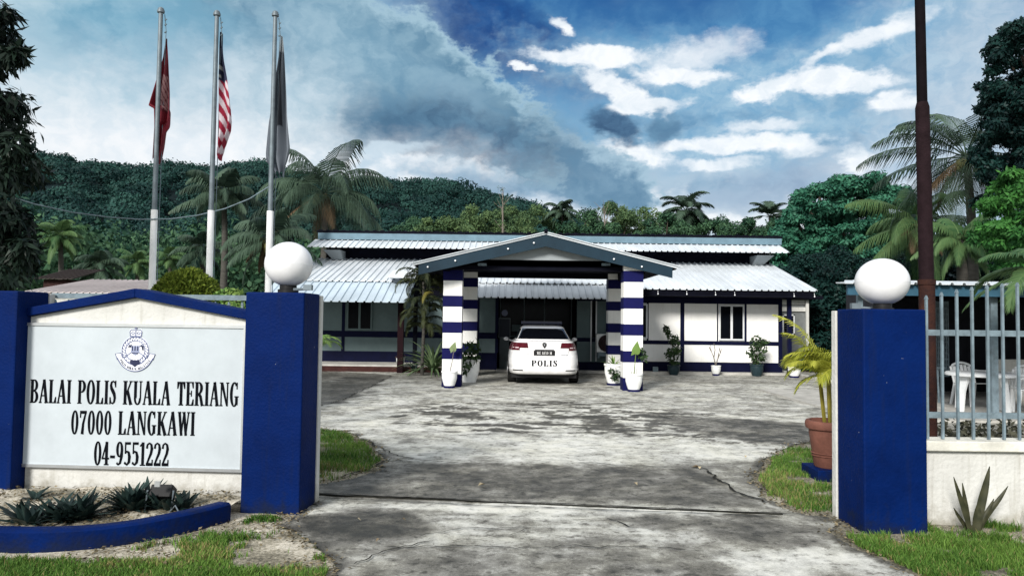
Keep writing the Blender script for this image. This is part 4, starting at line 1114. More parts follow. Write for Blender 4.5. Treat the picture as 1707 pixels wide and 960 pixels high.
MB().lathe([(0.001, -0.005), (0.10, -0.005), (0.10, 0.012), (0.001, 0.012)], (0, 0, 0), 20).build('round_badge', EMB_GREY, nbo, M=Matrix.Translation((p_.x, 24.18, p_.z + 0.47)) @ Matrix.Rotation(R(90), 4, 'X'))
MB().box(at(853, 547, 24.9).x, at(868, 547, 24.9).x, 24.86, 24.9, 1.20, 1.42).build('notice', SHADED_WALL, st)
# right of the entrance: glazed panel and the dark round grille of an air-conditioner
sp = MB(); xa = at(984, 560, WL - .1).x
for a, b_ in ((xa, xa + .04), (xa + .16, xa + .20), (xa + 0.50, xa + .54)): sp.box(a, b_, WL - 0.15, WL - 0.115, 0.32, 2.2)
sp.build('side_panel_frame', FRAME, st)
MB().box(xa + .04, xa + .16, WL - .135, WL - .12, 1.06, 2.2).build('side_glass', GLASS, st)
ac = empty('air_conditioner_unit', (2.95, 23.25, 0.55), 'pale air conditioner condenser with dark round grille beside station entrance', 'air conditioner')
MB().box(2.62, 3.32, 23.1, 23.4, 0.62, 1.18).build('casing', POT_W, ac, bevel=0.02)
pa = at(1008, 573, 23.08)
g_ = MB()
for r in (0.25, 0.19, 0.13, 0.07):
    g_.tube([(2.93 + r * math.cos(k * math.pi / 12), 23.075, 0.90 + r * math.sin(k * math.pi / 12)) for k in range(25)], 0.012, 6)
go = g_.build('fan_grille', BLACK, ac)
MB().lathe([(0.001, 0), (0.255, 0), (0.255, 0.012), (0.001, 0.012)], n=28).build('fan_recess', mat('dark_fan_recess', (0.03, 0.01, 0.012), 0.6), ac, M=Matrix.Translation((2.93, 23.097, 0.90)) @ Matrix.Rotation(R(90), 4, 'X'))
MB().box(2.66, 3.28, 23.12, 23.38, 0.50, 0.62).box(2.66, 2.72, 23.12, 23.6, 0.44, 0.50).box(3.2, 3.26, 23.12, 23.6, 0.44, 0.50).build('bracket', STEEL, ac)

# ---- corrugated roofs: ribs every 20 cm as real folds
def corrugated(x0, x1, lo, hi, thick=0.02, pitch=0.20, rib=0.036, mi=0, mb=None):
    """sheet from the eave line lo=(y,z) up to hi=(y,z)"""
    mb = mb or MB()
    prof = []
    n = int(round((x1 - x0) / pitch)); p = (x1 - x0) / n
    for i in range(n):
        xx = x0 + i * p
        prof += [(xx, 0), (xx + p * .68, 0), (xx + p * .76, rib), (xx + p * .92, rib)]
    prof.append((x1, 0))
    vs = []
    for (x, h) in prof:
        for (y, z) in (lo, hi): vs.append((x, y, z + h))
    for (x, h) in prof:
        for (y, z) in (lo, hi): vs.append((x, y, z + h - thick))
    m = len(prof); fs = []
    for i in range(m - 1):
        fs += [(2 * i, 2 * i + 2, 2 * i + 3, 2 * i + 1), (2 * m + 2 * i, 2 * m + 2 * i + 1, 2 * m + 2 * i + 3, 2 * m + 2 * i + 2), (2 * i, 2 * m + 2 * i, 2 * m + 2 * i + 2, 2 * i + 2), (2 * i + 1, 2 * i + 3, 2 * m + 2 * i + 3, 2 * m + 2 * i + 1)]
    fs += [(0, 1, 2 * m + 1, 2 * m), (2 * m - 2, 4 * m - 2, 4 * m - 1, 2 * m - 1)]
    return mb.add(vs, fs, mi)
SL = 0.269
def zr(y): return 2.54 + SL * (y - 21.9)
lower = MB()
corrugated(2.95, 8.93, (21.9, zr(21.9)), (25.9, zr(25.9)), mb=lower)
corrugated(-6.75, -2.95, (22.45, zr(22.45)), (25.9, zr(25.9)), mb=lower)
corrugated(-2.95, -1.55, (24.2, zr(24.2)), (25.9, zr(25.9)), mb=lower)
corrugated(-1.55, 2.949, (22.45, zr(22.45)), (25.9, zr(25.9)), mb=lower)
lo_ = lower.build('lower_roof', ROOF_W, st)
aw = MB()
corrugated(-7.1, -2.92, (20.95, 2.04), (22.62, 2.70), pitch=0.23, mb=aw)
aw.build('porch_awning', ROOF_B, st)
aw = MB()
corrugated(-1.75, 3.6, (21.55, 2.22), (22.62, 2.705), pitch=0.20, mb=aw)
aw.build('entrance_awning', ROOF_W, st)
up = MB()
corrugated(-6.85, 9.22, (24.9, 3.93), (25.95, 4.28), mb=up)
corrugated(-6.75, 9.30, (27.5, 4.50), (25.93, 4.53), rib=0.02, mb=up)
upo = up.build('upper_roof', ROOF_W, st)
fb = MB(); fb.box(-6.72, 9.29, 25.80, 25.92, 4.275, 4.495)
fb.build('ridge_fascia', mat('pale_slate_fascia', (0.120, 0.195, 0.245), 0.5, 0.2, 3), upo)
rc = MB(); rc.box(-6.76, 9.32, 25.78, 25.95, 4.515, 4.575)
for k in range(60): rc.box(-6.7 + k * 0.267, -6.7 + k * 0.267 + 0.12, 25.77, 25.95, 4.576, 4.60)
rc.build('ridge_cap', DARK, upo)
rb = MB(); rb.add([(-6.8, 25.95, 4.2), (9.3, 25.95, 4.2), (9.3, 33.6, 3.0), (-6.8, 33.6, 3.0), (-6.8, 25.95, 4.23), (9.3, 25.95, 4.23), (9.3, 33.6, 3.03), (-6.8, 33.6, 3.03)], [(0, 3, 2, 1), (4, 5, 6, 7), (0, 1, 5, 4), (1, 2, 6, 5), (2, 3, 7, 6), (3, 0, 4, 7)])
rb.build('rear_roof', ROOF_W, st)
# pale gable boxes under the upper eaves, at both ends
for px, s in ((556, 1), (1272, -1)):
    p = at(px, 425, 25.3); e = MB()
    vs = [(p.x - .28, 25.0, 3.84), (p.x + .28, 25.0, 3.84), (p.x + .28, 25.85, 3.86), (p.x - .28, 25.85, 3.86)]
    vs2 = [(p.x - .28 + s * .22, 25.6, 3.52), (p.x + .28, 25.6, 3.52), (p.x + .28, 25.85, 3.52), (p.x - .28 + s * .22, 25.85, 3.52)] if s > 0 else [(p.x - .28, 25.6, 3.52), (p.x + .28 - .22, 25.6, 3.52), (p.x + .06, 25.85, 3.52), (p.x - .28, 25.85, 3.52)]
    e.add(vs + vs2, [(0, 1, 2, 3), (7, 6, 5, 4), (0, 4, 5, 1), (1, 5, 6, 2), (2, 6, 7, 3), (3, 7, 4, 0)])
    e.build('eave_box', GABLE, st)
# soffits, eave beams, and dark fill in the gap between the roofs
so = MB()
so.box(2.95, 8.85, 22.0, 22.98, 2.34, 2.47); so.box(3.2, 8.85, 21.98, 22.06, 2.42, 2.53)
so.box(-6.7, -3.0, 22.72, 23.5, 2.60, 2.70); so.box(-1.5, 2.9, 22.72, 23.5, 2.60, 2.70); so.box(-2.95, -1.55, 23.45, 23.58, 2.3, 3.05); so.box(-2.95, -1.55, 22.6, 24.2, 3.06, 3.10)  # boxes left of the carport are dark fill added to imitate shade there
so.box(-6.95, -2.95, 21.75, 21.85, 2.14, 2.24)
so.build('soffit_and_gap_fill', DARK, st)
# curved flashing at the corner of the left roof
cf = MB(); pc = at(668, 463, 22.35); pts = []
n = 10
vs = []
for y in (22.15, 22.7):
    for k in range(n + 1):
        th = math.pi * k / n
        vs.append((pc.x + 0.33 * -math.cos(th), y, pc.z - 0.02 + 0.27 * math.sin(th)))
fs = [(k, k + 1, n + 2 + k, n + 1 + k) for k in range(n)] + [tuple(range(n, -1, -1)), tuple(range(n + 1, 2 * n + 2))]
cf.add(vs, fs); cf.build('roof_flashing', ROOF_W, st)
# porch slab with a red edge, its post
sl = MB(); sl.box(-7.4, -1.75, 22.08, WL - .01, 0.06, 0.21); slo = sl.build('porch_slab', CONC, st)
MB().box(-7.4, -1.75, 22.05, 22.078, 0.0, 0.165).build('brick_edge', BRICK_RED, slo)
sl = MB(); sl.box(-0.45, 8.45, 22.62, 22.98, 0.0, 0.075); sl.build('plinth_step', CONC, st)
pp = at(668, 560, 21.8)
MB().box(pp.x - 0.085, pp.x + 0.085, 21.72, 21.88, 0.0, 2.30).build('porch_post', BROWN_POST, st)
pp = at(692, 560, 22.9)
MB().box(pp.x - 0.06, pp.x + 0.06, 22.84, 22.96, 0.2, 2.65).build('porch_post', DARK, st)
MB().box(8.29, 8.40, 22.5, 22.62, 0, 2.5).build('corner_post', NAVY_TRIM, st)
BULB = mat('white_bulb_glass', (0.8, 0.82, 0.85), 0.15, 0.05, 5)
for px, py in ((1097, 490), (1145, 490.5), (1193, 491.5), (1225, 492), (1324, 494), (1358, 494.5)):
    p = at(px, py, 21.93)
    b_ = MB(); b_.lathe(sphere_prof(0.020, 0, n=8), tuple(p), 12); b_.tube([p + Vector((0, 0, .02)), p + Vector((0, 0.03, .10))], 0.005, 6); b_.build('bulb', BULB, st, True)

# =================================================================== CARPORT
cp = empty('carport', (0.75, 17.2, 0), 'gabled carport with striped navy and white columns before the station', 'carport')
def column(px, py_b, Y, wd, top):
    p = at(px, py_b, Y); x = p.x
    m = MB(); z = 0.0; k = 0
    seq = [(0.30, 1)] + [(0.355, 0), (0.255, 1)] * 6
    for h, c_ in seq:
        z1 = min(z + h, top)
        e = 0.0 if c_ == 0 else 0.006
        m.box(x - wd / 2 - e, x + wd / 2 + e, Y - wd / 2 - e, Y + wd / 2 + e, z, z1, c_)
        z = z1 + 0.0
        if z >= top - 0.01: break
    # thin raised border of the white panels
    o = m.build('column', [WHITE_WALL, NAVY_BAND], cp)
    return o
GY0, GY1 = 16.95, 21.5; RX, RZ, EX, EZ = 0.755, 3.58, 3.0, 2.84
column(755, 540, 17.75, 0.44, 2.88); column(1053, 545, 17.35, 0.44, 2.88)
column(783, 540, 21.15, 0.42, 2.95); column(1024.5, 545, 21.15, 0.42, 2.95)
rf = MB(); th = 0.05
for s in (-1, 1):
    vs = [(RX, GY0, RZ), (RX + s * EX, GY0, EZ), (RX + s * EX, GY1, EZ), (RX, GY1, RZ)]
    rf.add([(a, b_, c_ + .0) for a, b_, c_ in vs] + [(a, b_, c_ - th) for a, b_, c_ in vs], [(0, 1, 2, 3), (7, 6, 5, 4), (0, 4, 5, 1), (1, 5, 6, 2), (2, 6, 7, 3), (3, 7, 4, 0)])
rfo = rf.build('roof', ROOF_W, cp)
sf = MB()
for s in (-1, 1):
    vs = [(RX, GY0 + .08, RZ - .056), (RX + s * (EX - .03), GY0 + .08, EZ - .05), (RX + s * (EX - .03), GY1 - .02, EZ - .05), (RX, GY1 - .02, RZ - .056)]
    sf.add([(a, b_, c_) for a, b_, c_ in vs] + [(a, b_, c_ - .02) for a, b_, c_ in vs], [(0, 1, 2, 3), (7, 6, 5, 4), (0, 4, 5, 1), (1, 5, 6, 2), (2, 6, 7, 3), (3, 7, 4, 0)])
sf.build('soffit', DARK, rfo)
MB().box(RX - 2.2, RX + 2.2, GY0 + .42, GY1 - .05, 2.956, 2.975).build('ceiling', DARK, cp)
# front fascia boards following the pitch, white drip edge on top
fa = MB()
for s in (-1, 1):
    dz = 0.27
    poly = [(RX, RZ - .052), (RX + s * (EX - 0.12), EZ - .052 + (RZ - EZ) * 0.04), (RX + s * (EX - 0.12), EZ - .052 - dz + .06), (RX, RZ - .052 - dz)]
    fa.prism(poly if s > 0 else poly[::-1], GY0 + 0.02, GY0 + 0.07)
fa.build('fascia', FASCIA, cp)
de = MB()
for s in (-1, 1):
    poly = [(RX, RZ + 0.012), (RX + s * (EX + .1), EZ - .008), (RX + s * (EX + .1), EZ - .026), (RX, RZ - .006)]
    de.prism(poly, GY0 - 0.04, GY0 + 0.02)
de.build('drip_edge', ROOF_W, rfo)
MB().tube([(RX, GY0 - 0.04, RZ + 0.02), (RX, GY1, RZ + 0.02)], 0.05, 8).build('ridge_cap', DARK, rfo)
ga = MB(); gx = 2.1
ga.prism([(RX - gx, 2.965), (RX + gx, 2.965), (RX + gx, RZ - 0.30 - (RZ - EZ) * gx / EX + .07), (RX, RZ - 0.24), (RX - gx, RZ - 0.30 - (RZ - EZ) * gx / EX + .07)], GY0 + 0.30, GY0 + 0.34)
ga.build('gable_panel', GABLE, cp)
bm_ = MB()
bm_.box(RX - 2.35, RX + 2.35, 17.30, 17.50, 2.73, 2.955)
bm_.box(RX - 2.35, RX + 2.35, 17.50, GY1, 2.90, 2.955)
bm_.box(RX - 2.35, RX - 2.2, 17.50, GY1, 2.70, 2.90); bm_.box(RX + 2.2, RX + 2.35, 17.50, GY1, 2.70, 2.90)
bm_.box(RX - 2.35, RX + 2.35, 21.05, 21.2, 2.76, 2.90)
bm_.build('beam', DARK, cp)
for px in (804, 1010):
    p = at(px, 441, 17.27); MB().box(p.x - 0.10, p.x + 0.10, 17.24, 17.296, p.z - 0.03, p.z + 0.03).build('flood_lamp', STEEL, cp)
    p = at(px + (10 if px < 900 else -10), 453, 19); MB().box(p.x - 0.10, p.x + 0.10, 18.9, 19.1, 2.84, 2.898).build('flood_lamp', STEEL, cp)
for px, py in ((713, 445), (759, 434.6), (847, 414.8), (890, 405), (1023.5, 432), (1070, 444.6)):
    p = at(px, py, GY0 - 0.01)
    MB().lathe(sphere_prof(0.022, 0, n=8), tuple(p), 12).build('bulb', BULB, cp, True)

# =================================================================== GATE PILLARS, SIGN WALL, FENCES
def pillar(loc, rot, wx, wy, h, label, white_side, taper=0.0):
    t = empty('gate_pillar', loc, label, 'pillar')
    t.rotation_euler = (0, 0, R(rot))
    m = MB(); m.box(-wx / 2, wx / 2, -wy / 2, wy / 2, -0.02, h)
    m.build('shaft', NAVY, t, bevel=0.012, local=True)
    m = MB(); e = 0.010
    if white_side: m.box(-wx / 2 - e, wx / 2 + e, wy / 2 + .002, wy / 2 + 0.075, -0.02, h - 0.012)
    m.build('white_back_face', WHITE_OLD, t, bevel=0.006, local=True)
    return t
gl = ground(398, 850); gr_ = ground(497, 858)
pillar((-1.925, 6.33, 0), -3.5, 0.49, 0.40, 1.795, 'navy gate pillar right of the white sign wall, white rear edge', True)
pillar((-4.53, 6.70, 0), -3.5, 0.54, 0.40, 1.79, 'navy pillar left of the white sign wall, cut by the picture edge', True)
pillar((2.945, 6.00, 0), 3.0, 0.50, 0.42, 1.715, 'navy gate pillar beside the white low wall and grey bar fence', True)
def globe(loc, r, label, sq=0.95):
    t = empty('globe_lamp', loc, label, 'lamp')
    MB().lathe([(0.085, -0.003), (0.085, 0.03), (0.07, 0.035), (0.07, 0.075), (0.085, 0.08)], n=20).build('base', BLACK, t, True, local=True)
    MB().lathe(sphere_prof(r, 0.055 + r * sq, sq, 22), n=36).build('globe', GLOBE, t, True, local=True)
    z_s = 0.055 + r * sq
    MB().tube([((r - .0003) * math.cos(k * math.pi / 24), (r - .0003) * math.sin(k * math.pi / 24), z_s - 0.004) for k in range(49)], 0.0011, 5).build('seam', PLASTIC_W, t, local=True)
    b_ = MB(); b_.tube([(0.06, -.05, 0.03), (0.20, -0.06, 0.035)], 0.012, 6); b_.box(0.15, 0.22, -0.09, -0.04, 0.025, 0.07)
    b_.build('cable_gland', GALV, t, local=True)
    return t
globe((-1.89, 6.33, 1.795), 0.199, 'white globe lamp on the pillar beside the sign')
g2 = globe((2.965, 6.0, 1.695), 0.203, 'white globe lamp on the pillar beside the bar fence', 0.92)
g2.rotation_euler = (0, 0, R(175))

# sign wall, slightly turned
SA = R(-3.5)
SO = Vector((-3.29, 6.60, 0))
SM = Matrix.Translation(SO) @ Matrix.Rotation(SA, 4, 'Z')
sw = empty('sign_wall', SO, 'white gabled sign wall with police station name board and navy coping', 'sign wall')
hw = 1.065
m = MB(); m.prism([(-hw, -0.02), (hw, -0.02), (hw, 1.55), (0, 1.745), (-hw, 1.55)], 0, 0.16); m.build('wall', WHITE_OLD, sw, M=SM)
m = MB()
for s in (-1, 1):
    poly = [(0, 1.747), (s * (hw - .003 + .03), 1.552), (s * (hw + .03), 1.625), (0, 1.826)]
    m.prism(poly, -0.055, 0.20)
m.build('coping', NAVY, sw, M=SM, bevel=0.006)
bx0, bx1, bz0, bz1 = -1.035, 1.0, 0.262, 1.512
by = -0.035
m = MB(); m.box(bx0, bx1, by, -0.002, bz0, bz1); bo = m.build('sign_board', BOARD_WHITE, sw, M=SM)
m = MB(); fw = 0.022
for a in ((bx0 - .004, bx1 + .004, bz0 - .004, bz0 + fw), (bx0 - .004, bx1 + .004, bz1 - fw, bz1 + .004), (bx0 - .004, bx0 + fw, bz0 + fw, bz1 - fw), (bx1 - fw, bx1 + .004, bz0 + fw, bz1 - fw)):
    m.box(a[0], a[1], by - 0.012, -0.0025, a[2], a[3])
m.build('board_frame', ALU, bo, M=SM)
SMi = SM.inverted()
def sign_x(px, py):
    d = ray(px, py); o_ = SMi @ EYE; dl = SMi.to_3x3() @ d
    k = (by - 0.001 - o_.y) / dl.y
    q_ = o_ + dl * k
    return q_.x, q_.z
def sign_line(s, pl, pr, pb, name='lettering', gap=0.07):
    """pl/pr: (px, py of the cap top) of the line's ends, pb: py of the baseline at the left end"""
    x0, zt0 = sign_x(*pl); x1, zt1 = sign_x(*pr); _, zb = sign_x(pl[0], pb); h = zt0 - zb
    def fn(u, y, d):
        return SM @ Vector((x0 + (x1 - x0) * u, by - 0.0005 - d, zb + (zt1 - zt0) * u + h * y))
    o = text_mesh(s, name, fn, INK, bo, gap, bold=0.038)
    return o
sign_line('BALAI POLIS KUALA TERIANG', (51, 632), (399, 637.5), 671)
sign_line('07000 LANGKAWI', (119, 684), (326, 686.5), 723)
sign_line('04-9551222', (157, 735.5), (283, 737.5), 774.5, gap=0.03)
# crest
ex, ez = sign_x(226, 582.5)
_, ezt = sign_x(226, 545); _, ezb = sign_x(226, 621)
ES = (ezt - ezb) / 2
EM = SM @ Matrix.Translation((ex, by, ez))
crest = empty_c = None
def crest_mesh(name, layers, m, depth0):
    V = []; Fc = []
    for i, p in enumerate(layers):
        n = len(p); b_ = len(V); d = depth0 + 0.00002 * (i % 9)
        V += [EM @ Vector((x * ES, -d, z * ES)) for x, z in p] + [EM @ Vector((x * ES, 0.001, z * ES)) for x, z in p]
        Fc += [tuple(range(b_, b_ + n)), tuple(range(b_ + 2 * n - 1, b_ + n - 1, -1))] + [(b_ + k, b_ + n + k, b_ + n + (k + 1) % n, b_ + (k + 1) % n) for k in range(n)]
    return link_mesh(name, [tuple(v) for v in V], Fc, m, bo)
def disc(cx, cz, r, n=40, sq=1.0): return [(cx + r * math.cos(2 * math.pi * k / n), cz + r * sq * math.sin(2 * math.pi * k / n)) for k in range(n)]
ban = _arc(0, 0.05, 0.86, 0.98, 0.20, 0.21, 208, 332, 22)
ban_o = _arc(0, 0.05, 0.90, 1.02, 0.28, 0.29, 205, 335, 22)
tails = [[(-0.80, -0.45), (-0.90, -0.20), (-0.66, -0.16), (-0.56, -0.38)], [(0.80, -0.45), (0.90, -0.20), (0.66, -0.16), (0.56, -0.38)]]
crown_p = [(-0.26, 0.55), (-0.30, 0.78), (-0.25, 0.90), (-0.05, 0.86), (-0.04, 0.99), (0.04, 0.99), (0.05, 0.86), (0.25, 0.90), (0.30, 0.78), (0.26, 0.55)]
emb = crest_mesh('crest', [disc(0, -0.05, 0.64), crown_p] + ban_o + tails, EMB_WHITE, 0.004)
def sub(layers, m, d, nm): 
    o = crest_mesh(nm, layers, m, d); o.parent = bo; return o
ring = _arc(0, -0.05, 0.62, 0.62, 0.03, 0.03, 0, 360, 40) + _arc(0, -0.05, 0.45, 0.45, 0.03, 0.03, 0, 360, 36)
for k in range(26):
    a = R(360 / 26 * k); r = 0.53; c_, s = math.cos(a), math.sin(a)
    for (da, dr) in ((0.09, 0.03), (-0.05, -0.04)):
        x, z = (r + dr) * math.cos(a + da), -0.05 + (r + dr) * math.sin(a + da)
        ring.append([(x - 0.045 * s - .02 * c_, z + 0.045 * c_ - .02 * s), (x + .022 * c_, z + .022 * s), (x + 0.045 * s + .02 * c_, z - 0.045 * c_ + .02 * s), (x - .022 * c_, z - .022 * s)])
ring += _path([(-0.24, 0.58), (-0.27, 0.78), (-0.22, 0.86), (-0.04, 0.84)], 0.035) + _path([(0.24, 0.58), (0.27, 0.78), (0.22, 0.86), (0.04, 0.84)], 0.035) + _b(-0.25, 0.25, 0.55, 0.60) + _b(-0.02, 0.02, 0.60, 1.0) + _b(-0.06, 0.06, 0.91, 0.95) + _arc(-0.13, 0.72, 0.08, 0.06, 0.03, 0.03, 0, 360, 14) + _arc(0.13, 0.72, 0.08, 0.06, 0.03, 0.03, 0, 360, 14)
ring += _path([(-0.50, -0.36), (0.30, 0.22)], 0.035) + _path([(0.50, -0.36), (-0.30, 0.22)], 0.035)
ring += _path([(-0.80, -0.45), (-0.90, -0.20), (-0.66, -0.16), (-0.56, -0.38)], 0.03) + _path([(0.80, -0.45), (0.90, -0.20), (0.66, -0.16), (0.56, -0.38)], 0.03)
ring += _arc(0, 0.05, 0.90, 1.02, 0.035, 0.035, 205, 335, 22) + _arc(0, 0.05, 0.64, 0.74, 0.03, 0.03, 208, 332, 22)
sub(ring, SLATE, 0.0065, 'crest_linework')
shield = [[(-0.17, 0.17), (0.17, 0.17), (0.19, -0.08), (0.10, -0.21), (0, -0.25), (-0.10, -0.21), (-0.19, -0.08)]]
sub(shield, EMB_GREY, 0.0075, 'crest_shield')
dk = [[(-0.30, 0.16), (-0.16, 0.22), (-0.20, 0.10), (-0.33, 0.10)], [(0.20, 0.18), (0.36, 0.18), (0.38, -0.02), (0.32, -0.02), (0.30, 0.10)]] + _b(-0.15, -0.10, -0.05, 0.16) + _b(-0.03, 0.02, -0.05, 0.16) + _b(0.09, 0.14, -0.05, 0.16) + _b(-0.14, 0.14, -0.18, -0.14)
dk += [disc(0, -0.58, 0.13, 16), [(-0.20, -0.46), (-0.10, -0.44), (-0.12, -0.66), (-0.22, -0.60)], [(0.20, -0.46), (0.10, -0.44), (0.12, -0.66), (0.22, -0.60)], [(-0.10, -0.68), (0.10, -0.68), (0.0, -0.76)]]
sub(dk, EMB_DARK, 0.009, 'crest_dark_marks')
def banner_fn(u, y, d):
    a = R(214 + (326 - 214) * u); rr = 0.79 + (y - 0.5) * 0.11; rz = 0.91 + (y - .5) * 0.11
    # letters stand with their feet towards the outside of the scroll
    a = R(214 + 112 * u); rr = 0.79 - (y - 0.5) * 0.11; rz = 0.895 - (y - .5) * 0.11
    return EM @ Vector((rr * math.cos(a) * ES, -0.005 - d, (0.05 + rz * math.sin(a)) * ES))
text_mesh('POLIS DIRAJA MALAYSIA', 'crest_lettering', banner_fn, EMB_DARK, bo, 0.12, 0.002)

# curved planter kerb
kb = MB(); n = 48; prof = [(0.0, 0), (0.0, 0.132), (0.02, 0.147), (0.115, 0.147), (0.135, 0.132), (0.135, 0)]
vs = []; ths = np.linspace(R(-22), R(-176), n)
for th in ths:
    p = Vector((KC[0] + KA * math.cos(th), KC[1] + KB * math.sin(th), 0)); nr = Vector((math.cos(th) / KA, math.sin(th) / KB, 0)).normalized()
    for o_, z in prof: vs.append(p - nr * o_ + nr * 0.0 + Vector((0, 0, z + 0.012 * math.sin(th * 7) * (z > 0.05) * 0.3)))
k_ = len(prof); fs = []
for i in range(n - 1):
    for j in range(k_):
        j2 = (j + 1) % k_
        fs.append((i * k_ + j, i * k_ + j2, (i + 1) * k_ + j2, (i + 1) * k_ + j))
fs += [tuple(range(k_)), tuple(range((n - 1) * k_ + k_ - 1, (n - 1) * k_ - 1, -1))]
kb.add(vs, fs)
tag(kb.build('planter_kerb', NAVY, smooth=True), 'curved navy kerb enclosing the sandy bed below the sign', 'kerb')
# bed of sand inside it
ra, rr_ = np.meshgrid(np.linspace(R(-10), R(-180), 70), np.linspace(0.0, 0.955, 50))
bx = KC[0] + KA * rr_ * np.cos(ra); by_ = np.minimum(KC[1] + 0.17 + (KB + 0.17) * rr_ * np.sin(ra), 6.78); bz = 0.085 + (fbm(bx * 5, by_ * 5, 91, 5, 0.6) - .5) * 0.07
idx = np.arange(bx.size).reshape(bx.shape)
q = np.stack([idx[:-1, :-1], idx[:-1, 1:], idx[1:, 1:], idx[1:, :-1]], -1).reshape(-1, 4)
tag(link_mesh('planter_bed_ground', np.stack([bx.ravel(), by_.ravel(), bz.ravel()], 1), q, SOILM, smooth=True, attr={'sand': (0.16 + 0.86 * fbm(bx * 3, by_ * 3, 93, 5)).ravel()}), kind='structure')
# dark rosettes
ag = [((58, 868), 26, .30, 'low dark rosette nearest the kerb at the left of the planter bed'), ((105, 866), 30, .27, 'spreading dark rosette second from left in the planter bed'), ((150, 862), 28, .26, 'dark rosette before the middle of the planter bed, close to the kerb'), ((214, 850), 30, .30, 'tallest grey green rosette in the middle of the planter bed'), ((246, 846), 30, .28, 'bushy rosette right behind the small floodlight in the planter bed'), ((290, 846), 26, .25, 'dark rosette furthest right in the planter bed'), ((58, 832), 12, .15, 'tiny rosette at the foot of the sign wall')]
for k, (pp_, n_, L_, lb) in enumerate(ag):
    p = ground(*pp_, z=0.09); rg = np.random.default_rng(700 + k)
    t = empty('agave_plant', p, lb, 'plant')
    V = []; Q = []; RR = []
    for j in range(3 if n_ > 20 else 1):
        o_ = p + Vector((rg.uniform(-.13, .13), rg.uniform(-.08, .08), -0.02)) * (1 if n_ > 20 else 0)
        v, q_, r_ = rosette(o_, int(n_ * 0.75), L_ * 0.88, 0.062, rg, (8, 75), 0.45)
        b_ = len(V); V += v; Q += [tuple(i + b_ for i in f) for f in q_]; RR += r_
    link_mesh('leaves', V, np.array(Q), L_AGAVE, t, attr={'rnd': RR})
# small floodlight in the bed
p = ground(262, 852, z=0.09)
fl_ = empty('garden_floodlight', p, 'small black floodlight on a bent stand in the planter bed', 'floodlight')
m = MB(); Mh = Matrix.Rotation(R(-35), 4, 'X')
m.box(-0.085, 0.085, -0.05, 0.05, 0.10, 0.20, M=Mh); m.build('housing', BLACK, fl_, local=True, bevel=0.008)
MB().box(-0.07, 0.07, 0.051, 0.056, 0.112, 0.188, M=Mh).build('lens', GLASS, fl_, local=True)
MB().tube([(-0.10, 0.05, 0.15), (-0.10, 0.0, -0.02), (0.10, 0.0, -0.02), (0.10, 0.05, 0.15)], 0.008, 6).tube([(0.1, -0.02, 0.0), (0.16, -0.05, 0.06), (0.2, -0.06, 0.0)], 0.006, 6).build('bracket', GALV, fl_, local=True)
MB().box(0.0, 0.04, -0.06, -0.045, 0.20, 0.24).build('switch_box', ALU, fl_, local=True)

# right boundary wall with its coping
bw = empty('boundary_wall', (4.9, 6.1, 0), 'low weathered white boundary wall right of the gate pillar', 'wall')
MB().box(3.17, 12.0, 6.06, 6.20, -0.02, 0.595).build('wall', WHITE_OLD, bw)
MB().box(3.17, 12.0, 6.01, 6.25, 0.595, 0.675).build('coping', mat('stained_white_coping', (0.58, 0.57, 0.51), 0.85, 0.35, 4, 0.3, 30), bw, bevel=0.008)
MB().prism([(4.075, -.01), (4.135, -.01), (4.115, 0.10), (4.10, 0.125), (4.09, 0.10)], 5.97, 6.058).build('render_lump', CONC, bw)
# left part of the wall behind the sign
bw2 = empty('boundary_wall', (-3.3, 7.0, 0), 'low white boundary wall behind the gabled sign wall', 'wall')
MB().box(-4.3, -2.25, 6.93, 7.05, -0.02, 0.60).build('wall', WHITE_OLD, bw2)

def bar_fence(x0, x1, y, zr_, tops, label, z0=0.70, sp=0.124, tb=0.018, post=0.0):
    t = empty('bar_fence', (x0, y, z0 - .03), label, 'fence')
    for z in zr_:
        MB().box(x0, x1, y - 0.012, y + 0.012, z - 0.024, z + 0.024).build('rail', STEEL, t)
    n = int((x1 - x0) / sp) + 1
    for i in range(n):
        x = x0 + 0.045 + i * sp
        zt = tops(x)
        m = MB(); m.box(x - tb / 2, x + tb / 2, y - 0.014 - tb, y - 0.0125, z0 - .022, zt); m.prism([(x - tb * .7, zt), (x + tb * .7, zt), (x, zt + 0.03)], y - 0.014 - tb - .003, y - 0.0125 + .002)
        m.build('bar', STEEL, t)
    return t
x_b = at(1555, 620, 6.12).x
bar_fence(x_b - 0.10, 7.2, 6.13, (1.535, 0.868), lambda x: 1.93 - 0.11 * ((x - (x_b + 0.95)) / 0.95) ** 2 if x < x_b + 1.9 else 1.93 - 0.11 * (((x - x_b - 2.85) / 0.95) % 2 - 1 + 0) ** 2, 'grey blue steel bar fence with arched tops on the low wall')
bar_fence(-4.28, -2.25, 6.98, (1.765, 0.87), lambda x: 1.70, 'grey steel bar fence behind the gabled sign wall', z0=0.63)

